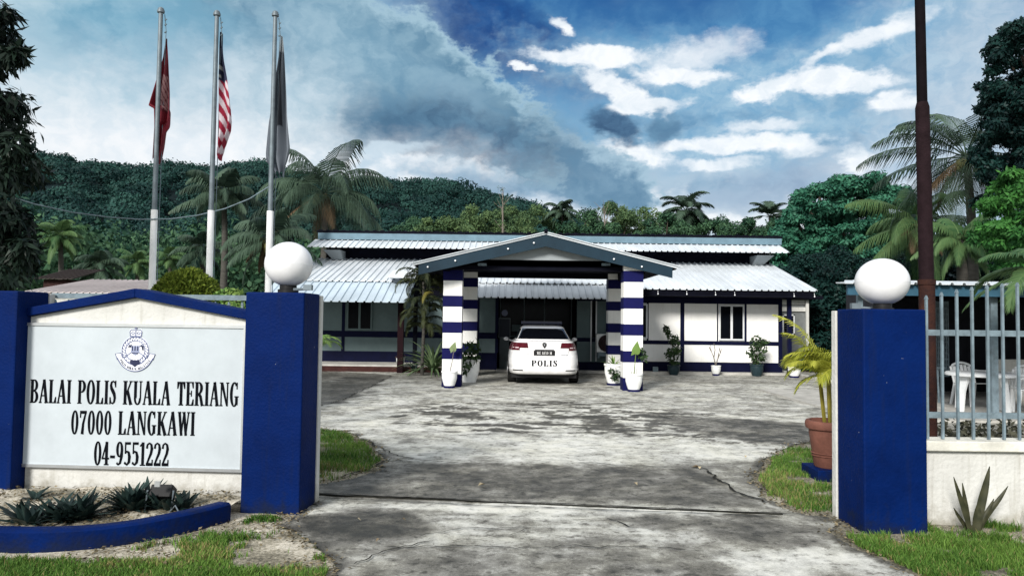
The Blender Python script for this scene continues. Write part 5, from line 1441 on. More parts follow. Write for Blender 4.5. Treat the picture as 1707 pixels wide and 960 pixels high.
# snake plant at the wall
p = ground(1622, 888)
t = empty('snake_plant', p, 'tall dark snake plant in the grass before the white wall', 'plant')
V = []; Q = []; RR = []; rg = np.random.default_rng(44)
for (dx, lean, L_, w_) in ((0.0, 0.20, 0.53, .062), (-.025, -0.26, 0.45, .036), (.025, 0.50, 0.44, .040), (-.012, -0.10, 0.38, .034), (.02, 0.36, 0.30, .034), (-.02, -0.45, 0.22, .03), (0.01, 0.05, .24, .06)):
    b_ = len(V); e_ = math.pi / 2 - lean; pt = Vector((p.x + dx, p.y + rg.uniform(-.03, .03), 0)); sg = Vector((0.5, 0.6, 0)).normalized() if abs(lean) < .3 else Vector((0.25, 0.95, 0)).normalized()
    sg = Vector((0.92, -0.35, 0)) if abs(lean) < 0.3 else Vector((0.75, -0.6, 0))
    for i in range(9):
        u = i / 8; w = w_ * (0.8 + 0.5 * u - 1.28 * u ** 3) / 2 + 0.002
        d = Vector((math.cos(e_), 0, math.sin(e_))); sd = (sg - d * sg.dot(d)).normalized()
        nn_ = sd.cross(d)
        V += [pt - sd * w + nn_ * w * .5, pt, pt + sd * w + nn_ * w * .5]; RR += [0.35 + 0.45 * (i % 2)] * 3
        pt = pt + d * (L_ / 8); e_ -= 0.045 * (1 if lean > 0 else -1) * (1 if abs(lean) > .3 else 0.3) * (1 if i < 4 else -0.8)
    for i in range(8):
        o_ = b_ + 3 * i; Q += [(o_, o_ + 1, o_ + 4, o_ + 3), (o_ + 1, o_ + 2, o_ + 5, o_ + 4)]
link_mesh('leaves', [tuple(v) for v in V], np.array(Q), L_SNAKE, t, attr={'rnd': RR})

# rusty lamp post behind the fence
p = at(1549, 720, 7.2); x = p.x
rp = empty('rusty_pole', (x, 7.2, 0), 'tall rusty brown steel pole behind the bar fence', 'pole')
MB().tube([(x, 7.2, -0.05), (x - 0.01, 7.2, 2.0)], 0.072, 14).build('lower_section', RUST, rp, True)
MB().tube([(x - 0.01, 7.2, 2.0), (x - 0.035, 7.2, 3.70), (x - 0.036, 7.2, 3.75)], [0.066, 0.063, 0.05], 14).build('middle_section', mat('dark_brown_steel', (0.016, 0.009, 0.011), 0.8, 0.4, 9, 0.3, 60, spec=0.05), rp, True)
MB().tube([(x - 0.036, 7.2, 3.74), (x - 0.07, 7.2, 6.6)], [0.047, 0.044], 14).build('upper_section', mat('black_brown_steel', (0.006, 0.0045, 0.006), 0.8, 0.3, 9, spec=0.04), rp, True)
MB().tube([(x - 0.01, 7.2, 1.98), (x - 0.01, 7.2, 2.03)], 0.08, 14).build('collar', RUST, rp, True)

# =================================================================== FLAGS
FLAGCOL = {}
def flag_mat(name):
    m = bpy.data.materials.new(name); m.use_nodes = True; nt = m.node_tree; b = nt.nodes['Principled BSDF']; b.inputs['Roughness'].default_value = 0.8
    a = nt.nodes.new('ShaderNodeAttribute'); a.attribute_name = 'dye'
    nz = nt.nodes.new('ShaderNodeTexNoise'); nz.inputs['Scale'].default_value = 9
    mr = nt.nodes.new('ShaderNodeMapRange'); mr.inputs['To Min'].default_value = 0.82; mr.inputs['To Max'].default_value = 1.05
    nt.links.new(nz.outputs['Fac'], mr.inputs['Value'])
    mm = nt.nodes.new('ShaderNodeVectorMath'); mm.operation = 'SCALE'
    nt.links.new(a.outputs['Color'], mm.inputs[0]); nt.links.new(mr.outputs[0], mm.inputs['Scale']); nt.links.new(mm.outputs[0], b.inputs['Base Color'])
    tr = nt.nodes.new('ShaderNodeBsdfTranslucent'); nt.links.new(mm.outputs[0], tr.inputs['Color'])
    ms = nt.nodes.new('ShaderNodeMixShader'); ms.inputs[0].default_value = 0.3
    nt.links.new(b.outputs[0], ms.inputs[1]); nt.links.new(tr.outputs[0], ms.inputs[2]); nt.links.new(ms.outputs[0], nt.nodes['Material Output'].inputs['Surface'])
    return m
FLAG_M = flag_mat('flag_cloth')
def flag(name, label, Y, rows, folds, dye, seed, dy=0.09):
    """limp cloth: rows of (py, px left, px right) measured down the hang; real folds in depth. dye(u, v) -> colour"""
    rows = [(r[0], r[1], r[2]) for r in rows]
    py = np.array([r[0] for r in rows], float); xl = np.array([r[1] for r in rows], float); xr = np.array([r[2] for r in rows], float)
    nv, nu = 90, 64; V = []; Cc = []
    rg = np.random.default_rng(seed); ph = rg.uniform(0, 6.28)
    for j in range(nv + 1):
        v = j / nv; yy = py[0] + (py[-1] - py[0]) * v
        a, b_ = np.interp(yy, py, xl), np.interp(yy, py, xr)
        for i in range(nu + 1):
            u = i / nu
            fu = u + 0.055 * math.sin(folds * 6.28 * u + ph + 1.5 * v) * min(1, 4 * u * (1 - u) + .2)
            hem = (0.0 if v < 0.97 else 0.0)
            p = at(a + (b_ - a) * fu, yy + 5 * math.sin(folds * 6.28 * u + ph) * v, Y)
            dep = 0.085 * math.sin(folds * 6.28 * u + ph + 1.2 * v) * (0.35 + 0.65 * v) + 0.03 * math.sin(13 * u + 7 * v)
            V.append((p.x, Y + dy + dep, p.z)); Cc.append((*dye(u, v), 1))
    idx = np.arange((nv + 1) * (nu + 1)).reshape(nv + 1, nu + 1)
    q = np.stack([idx[:-1, :-1], idx[:-1, 1:], idx[1:, 1:], idx[1:, :-1]], -1).reshape(-1, 4)
    o = link_mesh(name, V, q, FLAG_M, smooth=True)
    ca = o.data.color_attributes.new('dye', 'FLOAT_COLOR', 'POINT'); ca.data.foreach_set('color', np.array(Cc, dtype=np.float32).ravel())
    return tag(o, label, 'flag', 'flags hanging limp on the three poles')
RED = (0.17, 0.006, 0.018); DRED = (0.10, 0.005, 0.014); WHT = (0.62, 0.58, 0.60); NVY = (0.012, 0.016, 0.05)
def dye_red(u, v):
    crest = 0.30 < v < 0.60 and 0.55 < u < 0.80 and (int(v * 60) * 7 + int(u * 40) * 5) % 4 != 0
    return (0.36, 0.20, 0.20) if crest else (RED if (u < 0.5 or v > .62) else DRED)
FY = 13.0
def flagpole(px_j, py_j, top, label):
    pj = at(px_j, py_j, FY); tp = at(*top, FY); X = pj.x
    t = empty('flagpole', (X, FY, 0), label, 'flagpole', 'three flagpoles behind the sign')
    MB().tube([(X, FY, -0.05), (X, FY, pj.z)], 0.056, 14).build('white_lower_pole', POLE_W, t, True)
    MB().tube([(X, FY, pj.z - 0.01), (X, FY, tp.z - 0.03)], [0.043, 0.036], 14).build('upper_pole', GALV, t, True)
    MB().lathe([(0.04, -0.05), (0.062, -0.04), (0.062, 0.0), (0.05, 0.01), (0.05, 0.03), (0.03, 0.05)], (X, FY, tp.z), 14).build('finial', GALV, t, True)
    m = MB(); m.tube([(X + 0.045, FY + .05, tp.z - 0.05), (X + 0.075, FY + .06, tp.z - 0.35), (X + 0.06, FY + .07, tp.z - .7), (X + 0.055, FY + .06, 1.3)], 0.007, 5)
    for z in (tp.z - .16, tp.z - .25, tp.z - .38): m.tube([(X + .05, FY + .05, z), (X + .085, FY + .05, z + .03)], 0.012, 5)
    m.build('halyard', STEEL, t)
    return X, tp.z
flagpole(257.5, 350, (269.5, 18), 'left flagpole with red flag, white lower part')
flagpole(352, 351, (362.5, 23), 'middle flagpole with striped flag, white lower part')
flagpole(450.5, 352, (463, 24), 'right flagpole with grey flag, white lower part')
flag('flag', 'dark red flag hanging limp in folds on a pole', FY, [(62, 272, 275), (95, 268, 277), (122, 261, 279), (150, 254, 281), (176, 247, 282), (181, 256, 282), (200, 257, 281), (206, 257, 280), (214, 257, 273), (240, 255, 270), (262, 253, 266), (267, 253, 262)], 2.2, dye_red, 1)
def dye_stripe(u, v):
    if v < 0.40: return NVY if not ((0.27 < v < 0.31 and 0.1 < u < 0.5) or (0.345 < v < 0.37 and 0.2 < u < 0.35)) else (0.45, 0.45, 0.42)
    k = (v * 15 - u * 3.4)
    return (0.30, 0.008, 0.035) if int(math.floor(k)) % 2 == 0 else (0.66, 0.58, 0.62)
flag('flag', 'red and white striped flag with dark blue canton hanging limp', FY, [(52, 365, 367), (75, 364, 367), (100, 363, 370), (130, 361, 376), (160, 361, 380), (185, 360, 383), (205, 360, 384), (220, 360, 382), (235, 360, 376), (245, 360, 372), (255, 360, 366), (261, 361, 364)], 1.6, dye_stripe, 2)
def dye_grey(u, v):
    if 0.42 < u < 0.68 and v < 0.66: return (0.014, 0.018, 0.026)
    if v < 0.12: return (0.40, 0.44, 0.47)
    return (0.115, 0.135, 0.165) if u < 0.42 else (0.15, 0.17, 0.20)
flag('flag', 'blue grey flag with a dark middle hanging limp', FY, [(58, 466, 469), (80, 464, 471), (110, 459, 473), (140, 454, 475), (170, 449, 477), (200, 444, 479), (225, 441, 481), (250, 438, 483), (262, 438, 481), (272, 444, 478), (282, 452, 474), (290, 457, 472)], 2.6, dye_grey, 3)
# cable sagging from the tree to the third pole
pts = []
for (px, py, Y) in ((-160, 268, 11.5), (-60, 306, 12.0), (0, 323, 12.3), (60, 341, 12.5), (120, 354, 12.7), (180, 362, 12.8), (235, 366, 12.9), (285, 365, 13.0), (330, 359, 13.0), (375, 348, 13.05), (415, 332, 13.05), (449, 311, 13.06)):
    pts.append(at(px, py, Y))
tag(MB().tube(pts, 0.0105, 6).build('hanging_cable', STEEL, smooth=True), 'pale cable sagging from the dark tree across to the flagpoles', 'cable')

# =================================================================== POLICE CAR (rear towards the camera)
cx_ = at(907.5, 600, 18.3).x
CARL = Vector((cx_, 18.3, 0.0))
car = empty('police_car', CARL, 'white police sedan parked tail first under the carport', 'car')
NS = 6.5
#      z     half w  rear y  front y
LOW = np.array([
 (0.255, 0.80, 0.12, 4.36), (0.272, 0.86, 0.05, 4.44), (0.30, 0.875, 0.025, 4.50), (0.385, 0.893, 0.0, 4.53), (0.402, 0.893, 0.004, 4.53), (0.412, 0.886, 0.028, 4.53),
 (0.50, 0.895, 0.032, 4.53), (0.60, 0.895, 0.042, 4.52), (0.70, 0.885, 0.056, 4.50), (0.712, 0.884, 0.066, 4.49), (0.80, 0.868, 0.072, 4.44), (0.88, 0.846, 0.070, 4.36), (0.95, 0.822, 0.060, 4.05), (1.02, 0.79, 0.050, 3.62), (1.06, 0.765, 0.052, 3.42), (1.075, 0.745, 0.075, 3.34), (1.082, 0.70, 0.16, 3.25), (1.083, 0.4, 0.8, 2.6)])
UPP = np.array([(1.05, 0.735, 0.40, 3.35), (1.10, 0.715, 0.455, 3.20), (1.16, 0.685, 0.56, 3.03), (1.24, 0.645, 0.74, 2.84), (1.32, 0.607, 0.94, 2.64), (1.375, 0.580, 1.11, 2.48), (1.41, 0.555, 1.24, 2.36), (1.432, 0.52, 1.36, 2.28), (1.447, 0.44, 1.52, 2.18), (1.455, 0.25, 1.70, 2.05), (1.457, 0.08, 1.84, 1.95)])
def sect(T, z): return [np.interp(z, T[:, 0], T[:, k]) for k in (1, 2, 3)]
def ring_pt(T, z, th, n=NS, out=0.0):
    """th: 0 = right side, -90 = rear, 90 = front"""
    w, yr, yf = sect(T, z); c_, s = math.cos(th), math.sin(th)
    x = w * math.copysign(abs(c_) ** (2 / n), c_); L = (yf - yr) / 2; ym = (yf + yr) / 2
    y = ym + L * math.copysign(abs(s) ** (2 / n), s)
    nx_, ny_ = math.copysign(abs(c_) ** (2 - 2 / n), c_) / w, math.copysign(abs(s) ** (2 - 2 / n), s) / L
    q_ = math.hypot(nx_, ny_) + 1e-9
    return Vector((CARL.x + x + out * nx_ / q_, CARL.y + y + out * ny_ / q_, z))
NSR = 6.0
def loft(T, zs, n, nexp):
    V = []; Fc = []
    # denser rings near the corners
    ths = np.linspace(0, 2 * math.pi, n, endpoint=False)
    ths = ths + 0.10 * np.sin(4 * ths)
    for z in zs:
        for th in ths: V.append(tuple(ring_pt(T, z, th, nexp)))
    for i in range(len(zs) - 1):
        for k in range(n):
            k2 = (k + 1) % n; Fc.append((i * n + k, i * n + k2, (i + 1) * n + k2, (i + 1) * n + k))
    Fc.append(tuple(range(n - 1, -1, -1))); Fc.append(tuple((len(zs) - 1) * n + k for k in range(n)))
    return V, Fc
zl = sorted(set(list(LOW[:, 0]) + list(np.linspace(0.42, 1.05, 14))))
V1, F1 = loft(LOW, zl, 120, NS)
V2, F2 = loft(UPP, sorted(set(list(UPP[:, 0]) + list(np.linspace(1.06, 1.40, 10)))), 120, NSR)
k = len(V1)
body = link_mesh('body', V1 + V2, F1 + [tuple(i + k for i in f) for f in F2], CAR_W, car, smooth=True)
try: body.data.set_sharp_from_angle(angle=R(50))
except Exception: pass
def th_of_x(T, z, x, n, side=-1):
    w = sect(T, z)[0]; u = max(-0.9999, min(0.9999, x / w)); c_ = math.copysign(abs(u) ** (n / 2), u)
    a = math.acos(c_)
    return -a if side < 0 else a
def patch(T, zs, xl, xr, n, out, nx_=24, side=-1):
    """piece of the body's skin between two x limits given per height, lifted by out"""
    V = []; Fc = []
    for z in zs:
        a, b_ = th_of_x(T, z, xl(z), n, side), th_of_x(T, z, xr(z), n, side)
        for i in range(nx_ + 1): V.append(tuple(ring_pt(T, z, a + (b_ - a) * i / nx_, n, out)))
    m = nx_ + 1
    for j in range(len(zs) - 1):
        for i in range(nx_): Fc.append((j * m + i, j * m + i + 1, (j + 1) * m + i + 1, (j + 1) * m + i))
    return V, Fc
v, f = patch(UPP, np.linspace(1.115, 1.375, 12), lambda z: -sect(UPP, z)[0] * (0.905), lambda z: sect(UPP, z)[0] * 0.905, NSR, 0.006)
link_mesh('rear_window', v, f, CAR_GLASS, car, smooth=True)
v, f = patch(UPP, np.linspace(1.12, 1.37, 8), lambda z: -sect(UPP, z)[0] * .9, lambda z: sect(UPP, z)[0] * .9, NSR, 0.006, side=1)
link_mesh('windscreen', v, f, CAR_GLASS, car, smooth=True)
for s in (-1, 1):
    V = []; Fc = []; zz = np.linspace(1.115, 1.36, 7); tt_ = np.linspace(-1, 1, 20)
    for z in zz:
        for a in tt_:
            th = a * 0.62; p = ring_pt(UPP, z, th if s > 0 else math.pi - th, NSR, 0.005); V.append(tuple(p))
    for j in range(6):
        for i in range(19): Fc.append((j * 20 + i, j * 20 + i + 1, j * 20 + 21 + i, j * 20 + 20 + i))
    link_mesh('side_window', V, Fc, CAR_GLASS, car, smooth=True)
    # tail light: tall outer part, slimmer inner part on the boot lid
    v1, f1 = patch(LOW, np.linspace(0.845, 1.035, 8), lambda z: s * 0.60 if s > 0 else -sect(LOW, z)[0] * 0.9995, lambda z: sect(LOW, z)[0] * 0.9995 if s > 0 else -0.60, NS, 0.007, 16)
    v2, f2 = patch(LOW, np.linspace(0.905, 1.035, 6), lambda z: (0.415 + (1.035 - z) * -0.18) if s > 0 else -0.60, lambda z: 0.60 if s > 0 else -(0.415 + (1.035 - z) * -0.18), NS, 0.0072, 8)
    k = len(v1)
    tl = link_mesh('tail_light', v1 + v2, f1 + [tuple(i + k for i in q_) for q_ in f2], RED_LENS, car, smooth=True)
    for (a, b_, z0, z1) in ((0.62, 0.70, 0.895, 0.925), (0.725, 0.765, 0.905, 0.925)):
        v, f = patch(LOW, np.linspace(z0, z1, 3), lambda z: s * a if s > 0 else -b_, lambda z: b_ if s > 0 else -a, NS, 0.0105, 4)
        link_mesh('reflector', v, f, CLEAR_LENS, tl, smooth=True)
    v, f = patch(LOW, np.linspace(0.352, 0.378, 3), lambda z: 0.52 if s > 0 else -0.76, lambda z: 0.76 if s > 0 else -0.52, NS, 0.006, 8)
    link_mesh('bumper_slot', v, f, BLACK, car)
    # wheels
    for wy in (0.92, 3.58):
        whl = MB(); c0 = Vector((CARL.x + s * 0.79, CARL.y + wy, 0.318)); Mx = Matrix.Translation(c0) @ Matrix.Rotation(R(90), 4, 'Y')
        whl.lathe([(0.20, -0.10), (0.29, -0.105), (0.315, -0.085), (0.318, 0.0), (0.315, 0.085), (0.29, 0.105), (0.20, 0.10)], n=32)
        wo_ = whl.build('wheel', TYRE, car, True, M=Mx)
        rim_ = MB(); rim_.lathe([(0.03, 0.092), (0.06, 0.112), (0.06, 0.117), (0.02, 0.119)], n=20)
        for q_ in range(5): rim_.box(-0.032, 0.032, 0.04, 0.205, 0.094, 0.112, M=Matrix.Rotation(q_ * 2 * math.pi / 5, 4, 'Z'))
        rim_.lathe([(0.185, 0.09), (0.185, 0.112), (0.205, 0.114), (0.205, 0.09)], n=32)
        rim_.build('rim', CHROME, wo_, M=Mx if s > 0 else Matrix.Translation(c0) @ Matrix.Rotation(R(-90), 4, 'Y'))
        arch = MB(); pts = []
        pl = [(0.365 * math.cos(a), 0.365 * math.sin(a)) for a in np.linspace(R(-12), R(192), 24)]
        arch.add([(0, y_, z_) for y_, z_ in pl] + [(0.012, y_, z_) for y_, z_ in pl], [tuple(range(24)), tuple(range(47, 23, -1))] + [(i, i + 24, (i + 1) % 24 + 24, (i + 1) % 24) for i in range(24)])
        arch.build('wheel_arch', BLACK, car, M=Matrix.Translation((CARL.x + s * 0.882 - 0.006, c0.y, 0.318)))
    # mirrors
    mo = MB(); mo.lathe(sphere_prof(0.075, 0, 0.75, 10), n=16); mo.tube([(-s * 0.08, 0, -0.03), (-s * 0.24, -0.02, -0.07)], 0.025, 6)
    mo.build('wing_mirror', CAR_W, car, True, M=Matrix.Translation((CARL.x + s * 0.955, CARL.y + 2.75, 1.055)))
def rear_pt(x, z, out=0.0): return ring_pt(LOW, z, th_of_x(LOW, z, x, NS), NS, out)
yr_ = lambda z: CARL.y + sect(LOW, z)[1]
m = MB(); m.box(CARL.x - 0.235, CARL.x + 0.235, yr_(.86) - 0.022, yr_(.86) + 0.02, 0.852, 0.868); m.build('boot_handle_strip', BLACK, car)
m = MB(); m.box(CARL.x - 0.26, CARL.x + 0.26, yr_(.76) - 0.012, yr_(.76) + 0.01, 0.725, 0.842)
pl_ = m.build('number_plate', BLACK, car)
text_mesh('WE 8650 M', 'plate_lettering', lambda u, y, d: Vector((CARL.x - 0.18 + 0.36 * u, yr_(.76) - 0.0125 - d, 0.75 + 0.068 * y)), mat('white_plate_lettering', (0.75, 0.75, 0.75), 0.5), pl_, 0.10)
text_mesh('POLIS', 'lettering', lambda u, y, d: rear_pt(-0.315 + 0.64 * u, 0.465 + 0.145 * y, 0.003 + d), INK, car, 0.14, bold=0.05)
m = MB(); zc = 0.975
m.prism([(CARL.x - 0.052, zc + .05), (CARL.x, zc + .068), (CARL.x + .052, zc + .05), (CARL.x + .048, zc - .01), (CARL.x, zc - .075), (CARL.x - .048, zc - .01)], yr_(zc) - 0.016, yr_(zc) + 0.02)
be = m.build('boot_badge', BLACK, car)
MB().prism([(CARL.x - .024, zc + .03), (CARL.x + .024, zc + .03), (CARL.x, zc - .028)], yr_(zc) - 0.019, yr_(zc) - 0.0165).build('badge_centre', CHROME, be)
# seams of the boot lid and bumper
m = MB()
for s in (-1, 1):
    m.tube([rear_pt(s * x_, z_, 0.0) for x_, z_ in ((0.60, 0.84), (0.58, 0.74), (0.52, 0.708))], 0.004, 4)
m.tube([rear_pt(x_, 0.706, 0.0) for x_ in np.linspace(-0.52, 0.52, 16)], 0.004, 4)
m.build('boot_seam', mat('shadow_gap_rubber', (0.10, 0.10, 0.10), 0.7), car)
for (x0, x1, z0, z1) in ((-0.46, -0.36, 0.755, 0.775), (0.40, 0.58, 0.735, 0.75)):
    v, f = patch(LOW, np.linspace(z0, z1, 3), lambda z: x0, lambda z: x1, NS, 0.004, 4); link_mesh('boot_lettering', v, f, CHROME, car)
m = MB(); m.prism([(0.0, 0), (0.16, 0.0), (0.03, 0.055), (0.0, 0.06)], -0.015, 0.015)
m.build('roof_aerial', BLACK, car, M=Matrix.Translation((CARL.x, CARL.y + 1.52, 1.44)) @ Matrix.Rotation(R(90), 4, 'Z'))
m = MB(); m.box(CARL.x - 0.55, CARL.x + 0.55, CARL.y + 1.9, CARL.y + 2.12, 1.475, 1.55); m.box(CARL.x - 0.48, CARL.x - 0.42, CARL.y + 1.95, CARL.y + 2.07, 1.42, 1.475); m.box(CARL.x + 0.42, CARL.x + 0.48, CARL.y + 1.95, CARL.y + 2.07, 1.42, 1.475)
m.build('roof_light_bar', mat('dark_blue_light_bar', (0.012, 0.018, 0.06), 0.2, coat=0.5), car, bevel=0.015)
MB().box(CARL.x - 0.8, CARL.x + 0.8, CARL.y + 0.25, CARL.y + 4.2, 0.17, 0.26).build('underbody', BLACK, car)

# =================================================================== POTTED PLANTS
def pot_prof(r, h, belly=1.0, foot=0.62, lip=0.06):
    return [(0.02, 0.0), (r * foot, 0.0), (r * foot * 1.02, h * 0.04), (r * 0.78 * belly, h * 0.25), (r * 0.94 * belly, h * 0.55), (r * 0.95, h * 0.80), (r * 0.93, h * 0.88), (r, h * 0.89), (r * 1.03, h * 0.97), (r * 1.0, h), (r * 0.90, h), (r * 0.88, h * 0.9), (0.02, h * 0.89)]
def potted(px, py, Y, r, h, label, pm, saucer=None, z0=0.0, cat='potted plant', group=None, ppos=None):
    p = ppos or at(px, py, Y); loc = Vector((p.x, p.y if ppos else Y, z0))
    t = empty('potted_plant', loc, label, cat, group)
    o = MB().lathe(pot_prof(r, h), tuple(loc + Vector((0, 0, 0.035 if saucer else 0.0))), 28).build('pot', pm, t, True)
    MB().lathe([(0.01, 0), (r * 0.87, 0), (r * 0.87, 0.01), (0.01, 0.015)], tuple(loc + Vector((0, 0, h * 0.9 + (0.035 if saucer else 0)))), 20).build('soil', SOIL, o)
    if saucer: MB().lathe([(0.02, 0), (r * 0.70, 0), (r * 0.74, 0.06), (r * 0.66, 0.06), (0.02, 0.05)], tuple(loc), 24).build('saucer', saucer, o, True)
    return t, loc + Vector((0, 0, h * 0.92))
def heart_leaf(c_, d, size, up, rng, nrm=None):
    """broad heart-shaped blade hanging from its stalk tip c_, pointing along d"""
    d = Vector(d).normalized(); s = d.cross(Vector(up)).normalized(); n_ = s.cross(d)
    pr = [(-0.22, 0.0), (-0.30, 0.16), (-0.18, 0.33), (0.05, 0.40), (0.3, 0.34), (0.6, 0.20), (0.85, 0.08), (1.0, 0.0)]
    V = [Vector(c_) + d * (a * size) + n_ * (-0.06 * size * a * a) for a in (-0.05, 0.05, 0.05, 0.15, 0.4, 0.65, 0.85, 1.0)]
    Lf = [Vector(c_) + d * (a * size) + s * (b_ * size) + n_ * (0.12 * size * b_ - .06 * size * a * a) for a, b_ in pr]
    Rt = [Vector(c_) + d * (a * size) - s * (b_ * size) + n_ * (0.12 * size * b_ - .06 * size * a * a) for a, b_ in pr]
    Q = []
    for i in range(7): Q += [(i, i + 1, 8 + i + 1, 8 + i), (i + 1, i, 16 + i, 16 + i + 1)]
    return [tuple(v) for v in V + Lf + Rt], Q, [rng.uniform(.3, .9)] * 24
def leaves_obj(parts, name, m, parent):
    V = []; Q = []; RR = []
    for v, q_, r_ in parts:
        b_ = len(V); V += list(v); Q += [tuple(int(i) + b_ for i in f) for f in q_]; RR += list(r_)
    return link_mesh(name, V, np.array(Q), m, parent, attr={'rnd': RR})
rg = np.random.default_rng(77)
# front left column: white pot, a single bare stalk with one leaf
t, o_ = potted(749, 640, 17.30, 0.185, 0.36, 'white pot with one thin stalk before the left striped column', POT_W, NAVY_BAND)
tip = at(757, 578, 17.3)
MB().tube([o_, o_.lerp(tip, 0.5) + Vector((0.015, 0, 0)), tip], [0.010, 0.008, 0.006], 6).build('stalk', TWIG, t, True)
leaves_obj([heart_leaf(tip + Vector((-.03, 0, -.06)), (0.35, -.2, 1), 0.20, (0, 1, 0.1), rg), heart_leaf(tip + Vector((-.03, 0, -0.04)), (-0.35, -.3, -0.8), 0.12, (0, 1, 0.1), rg)], 'leaves', leafmat('grey_green_leaf', (0.10, 0.16, 0.07), (0.26, 0.32, 0.16), 0.5, .2), t)
# front right column: white pot, elephant ear
t, o_ = potted(1056.5, 650, 16.98, 0.20, 0.38, 'white pot with heart leaved plant before the right striped column', POT_W, NAVY_BAND)
tip = at(1060, 588, 16.95)
MB().tube([o_, o_.lerp(tip, 0.6), tip], [0.012, 0.010, 0.008], 6).tube([o_ + Vector((-.03, 0, 0)), o_ + Vector((-.08, -.03, .15)), o_ + Vector((-.15, -.02, .25))], [0.006, 0.004, 0.002], 5).build('stalk', STEM, t, True)
leaves_obj([heart_leaf(tip + Vector((0, -.02, 0.03)), (0.10, -.15, 1), 0.25, (0, 1, 0.1), rg), heart_leaf(tip + Vector((-.04, -.02, .02)), (-.5, -.2, -.5), 0.12, (0, 1, 0.2), rg)], 'leaves', L_LIGHT, t)
cc = [tuple(at(1068 + dx, 588 + dy, 17.1)) for dx, dy in ((0, -4), (5, 0), (6, 8), (2, 6))]
V, Q, rr = clump_cloud(cc, [0.07] * 4, 22, 0.08, 0.05, rg); link_mesh('small_leaves', V, Q, L_POT, t, attr={'rnd': rr})
# jars behind, at the inner columns
t, o_ = potted(782, 640, 18.95, 0.27, 0.58, 'big pale jar with leafy plant behind the left front column', POT_W)
V, Q, rr = clump_cloud([tuple(o_ + Vector((a, b_, c_))) for a, b_, c_ in ((-.1, -.2, .05), (0.08, -.22, .12), (0, -.2, .3), (.12, -.1, .36), (-.08, -.25, -.15))], [0.16] * 5, 40, 0.20, 0.07, rg); link_mesh('leaves', V, Q, L_POT, t, attr={'rnd': rr})
t, o_ = potted(1023, 645, 18.6, 0.24, 0.50, 'tall pale jar with strappy plant behind the right front column', POT_W, NAVY_BAND)
leaves_obj([rosette(o_, 16, 0.36, 0.05, rg, (30, 85), 0.9)], 'leaves', L_LIGHT, t)
V, Q, rr = clump_cloud([tuple(o_ + Vector((a, b_, c_))) for a, b_, c_ in ((-.05, -.26, -.1), (0.08, -.26, -.16), (0, -.25, -.25))], [0.10] * 3, 40, 0.10, 0.05, rg); link_mesh('trailing_leaves', V, Q, L_POT, t, attr={'rnd': rr})
# along the right wing
t, o_ = potted(1123, 625, 22.35, 0.19, 0.30, 'tall dark shrub in a pot before the wall, first from the right column', POT_D)
cc = [tuple(at(x_, y_, 22.35)) for x_, y_ in ((1123, 606), (1122, 598), (1126, 590), (1120, 584), (1127, 577), (1122, 571), (1126, 564), (1117, 561), (1112, 553), (1128, 584), (1115, 590), (1109, 546))]
V, Q, rr = clump_cloud(cc, [0.12, .14, .13, .12, .13, .11, .11, .08, .06, .12, .10, .05], 34, 0.11, 0.07, rg); link_mesh('leaves', V, Q, L_POT, t, attr={'rnd': rr})
MB().tube([o_, at(1123, 585, 22.35), at(1114, 556, 22.35), at(1108, 545, 22.35)], [0.016, 0.012, 0.006, .003], 6).build('stem', BARK, t, True)
t, o_ = potted(1193.5, 625, 22.35, 0.145, 0.27, 'white pot with bare forked twigs below the station window', POT_W, NAVY_BAND)
m = MB()
for pts in (((1193, 609), (1190, 596), (1186, 586), (1184, 574)), ((1190, 596), (1192, 583), (1190, 572)), ((1193, 609), (1197, 597), (1201, 588), (1204, 579)), ((1201, 588), (1199, 580)), ((1186, 586), (1182, 578)), ((1197, 597), (1198, 588))):
    m.tube([at(a, b_, 22.33) for a, b_ in pts], [0.016 * (1 - .22 * i) for i in range(len(pts))], 6)
m.build('bare_twigs', TWIG, t, True)
t, o_ = potted(1261.5, 629, 22.3, 0.20, 0.36, 'dark pot with rounded leafy shrub at the right of the station window', POT_D)
cc = [tuple(at(x_, y_, 22.3)) for x_, y_ in ((1262, 602), (1256, 594), (1268, 595), (1262, 586), (1255, 582), (1270, 584), (1263, 575), (1257, 571), (1268, 570), (1262, 565), (1274, 572), (1251, 588))]
V, Q, rr = clump_cloud(cc, [0.13] * 12, 34, 0.11, 0.06, rg); link_mesh('leaves', V, Q, L_POT, t, attr={'rnd': rr})
m = MB()
for a in (1255, 1262, 1269): m.tube([o_, at((1262 + a) / 2, 595, 22.3), at(a, 568, 22.3)], [0.014, 0.010, .004], 5)
m.build('stem', BARK, t, True)
t, o_ = potted(1324, 630, 21.9, 0.185, 0.29, 'white pot with small dark plant at the right end of the station', POT_W, NAVY_BAND)
cc = [tuple(at(x_, y_, 21.9)) for x_, y_ in ((1322, 610), (1328, 606), (1318, 604), (1324, 600))]
V, Q, rr = clump_cloud(cc, [0.10] * 4, 30, 0.12, 0.06, rg); link_mesh('leaves', V, Q, L_POT, t, attr={'rnd': rr})
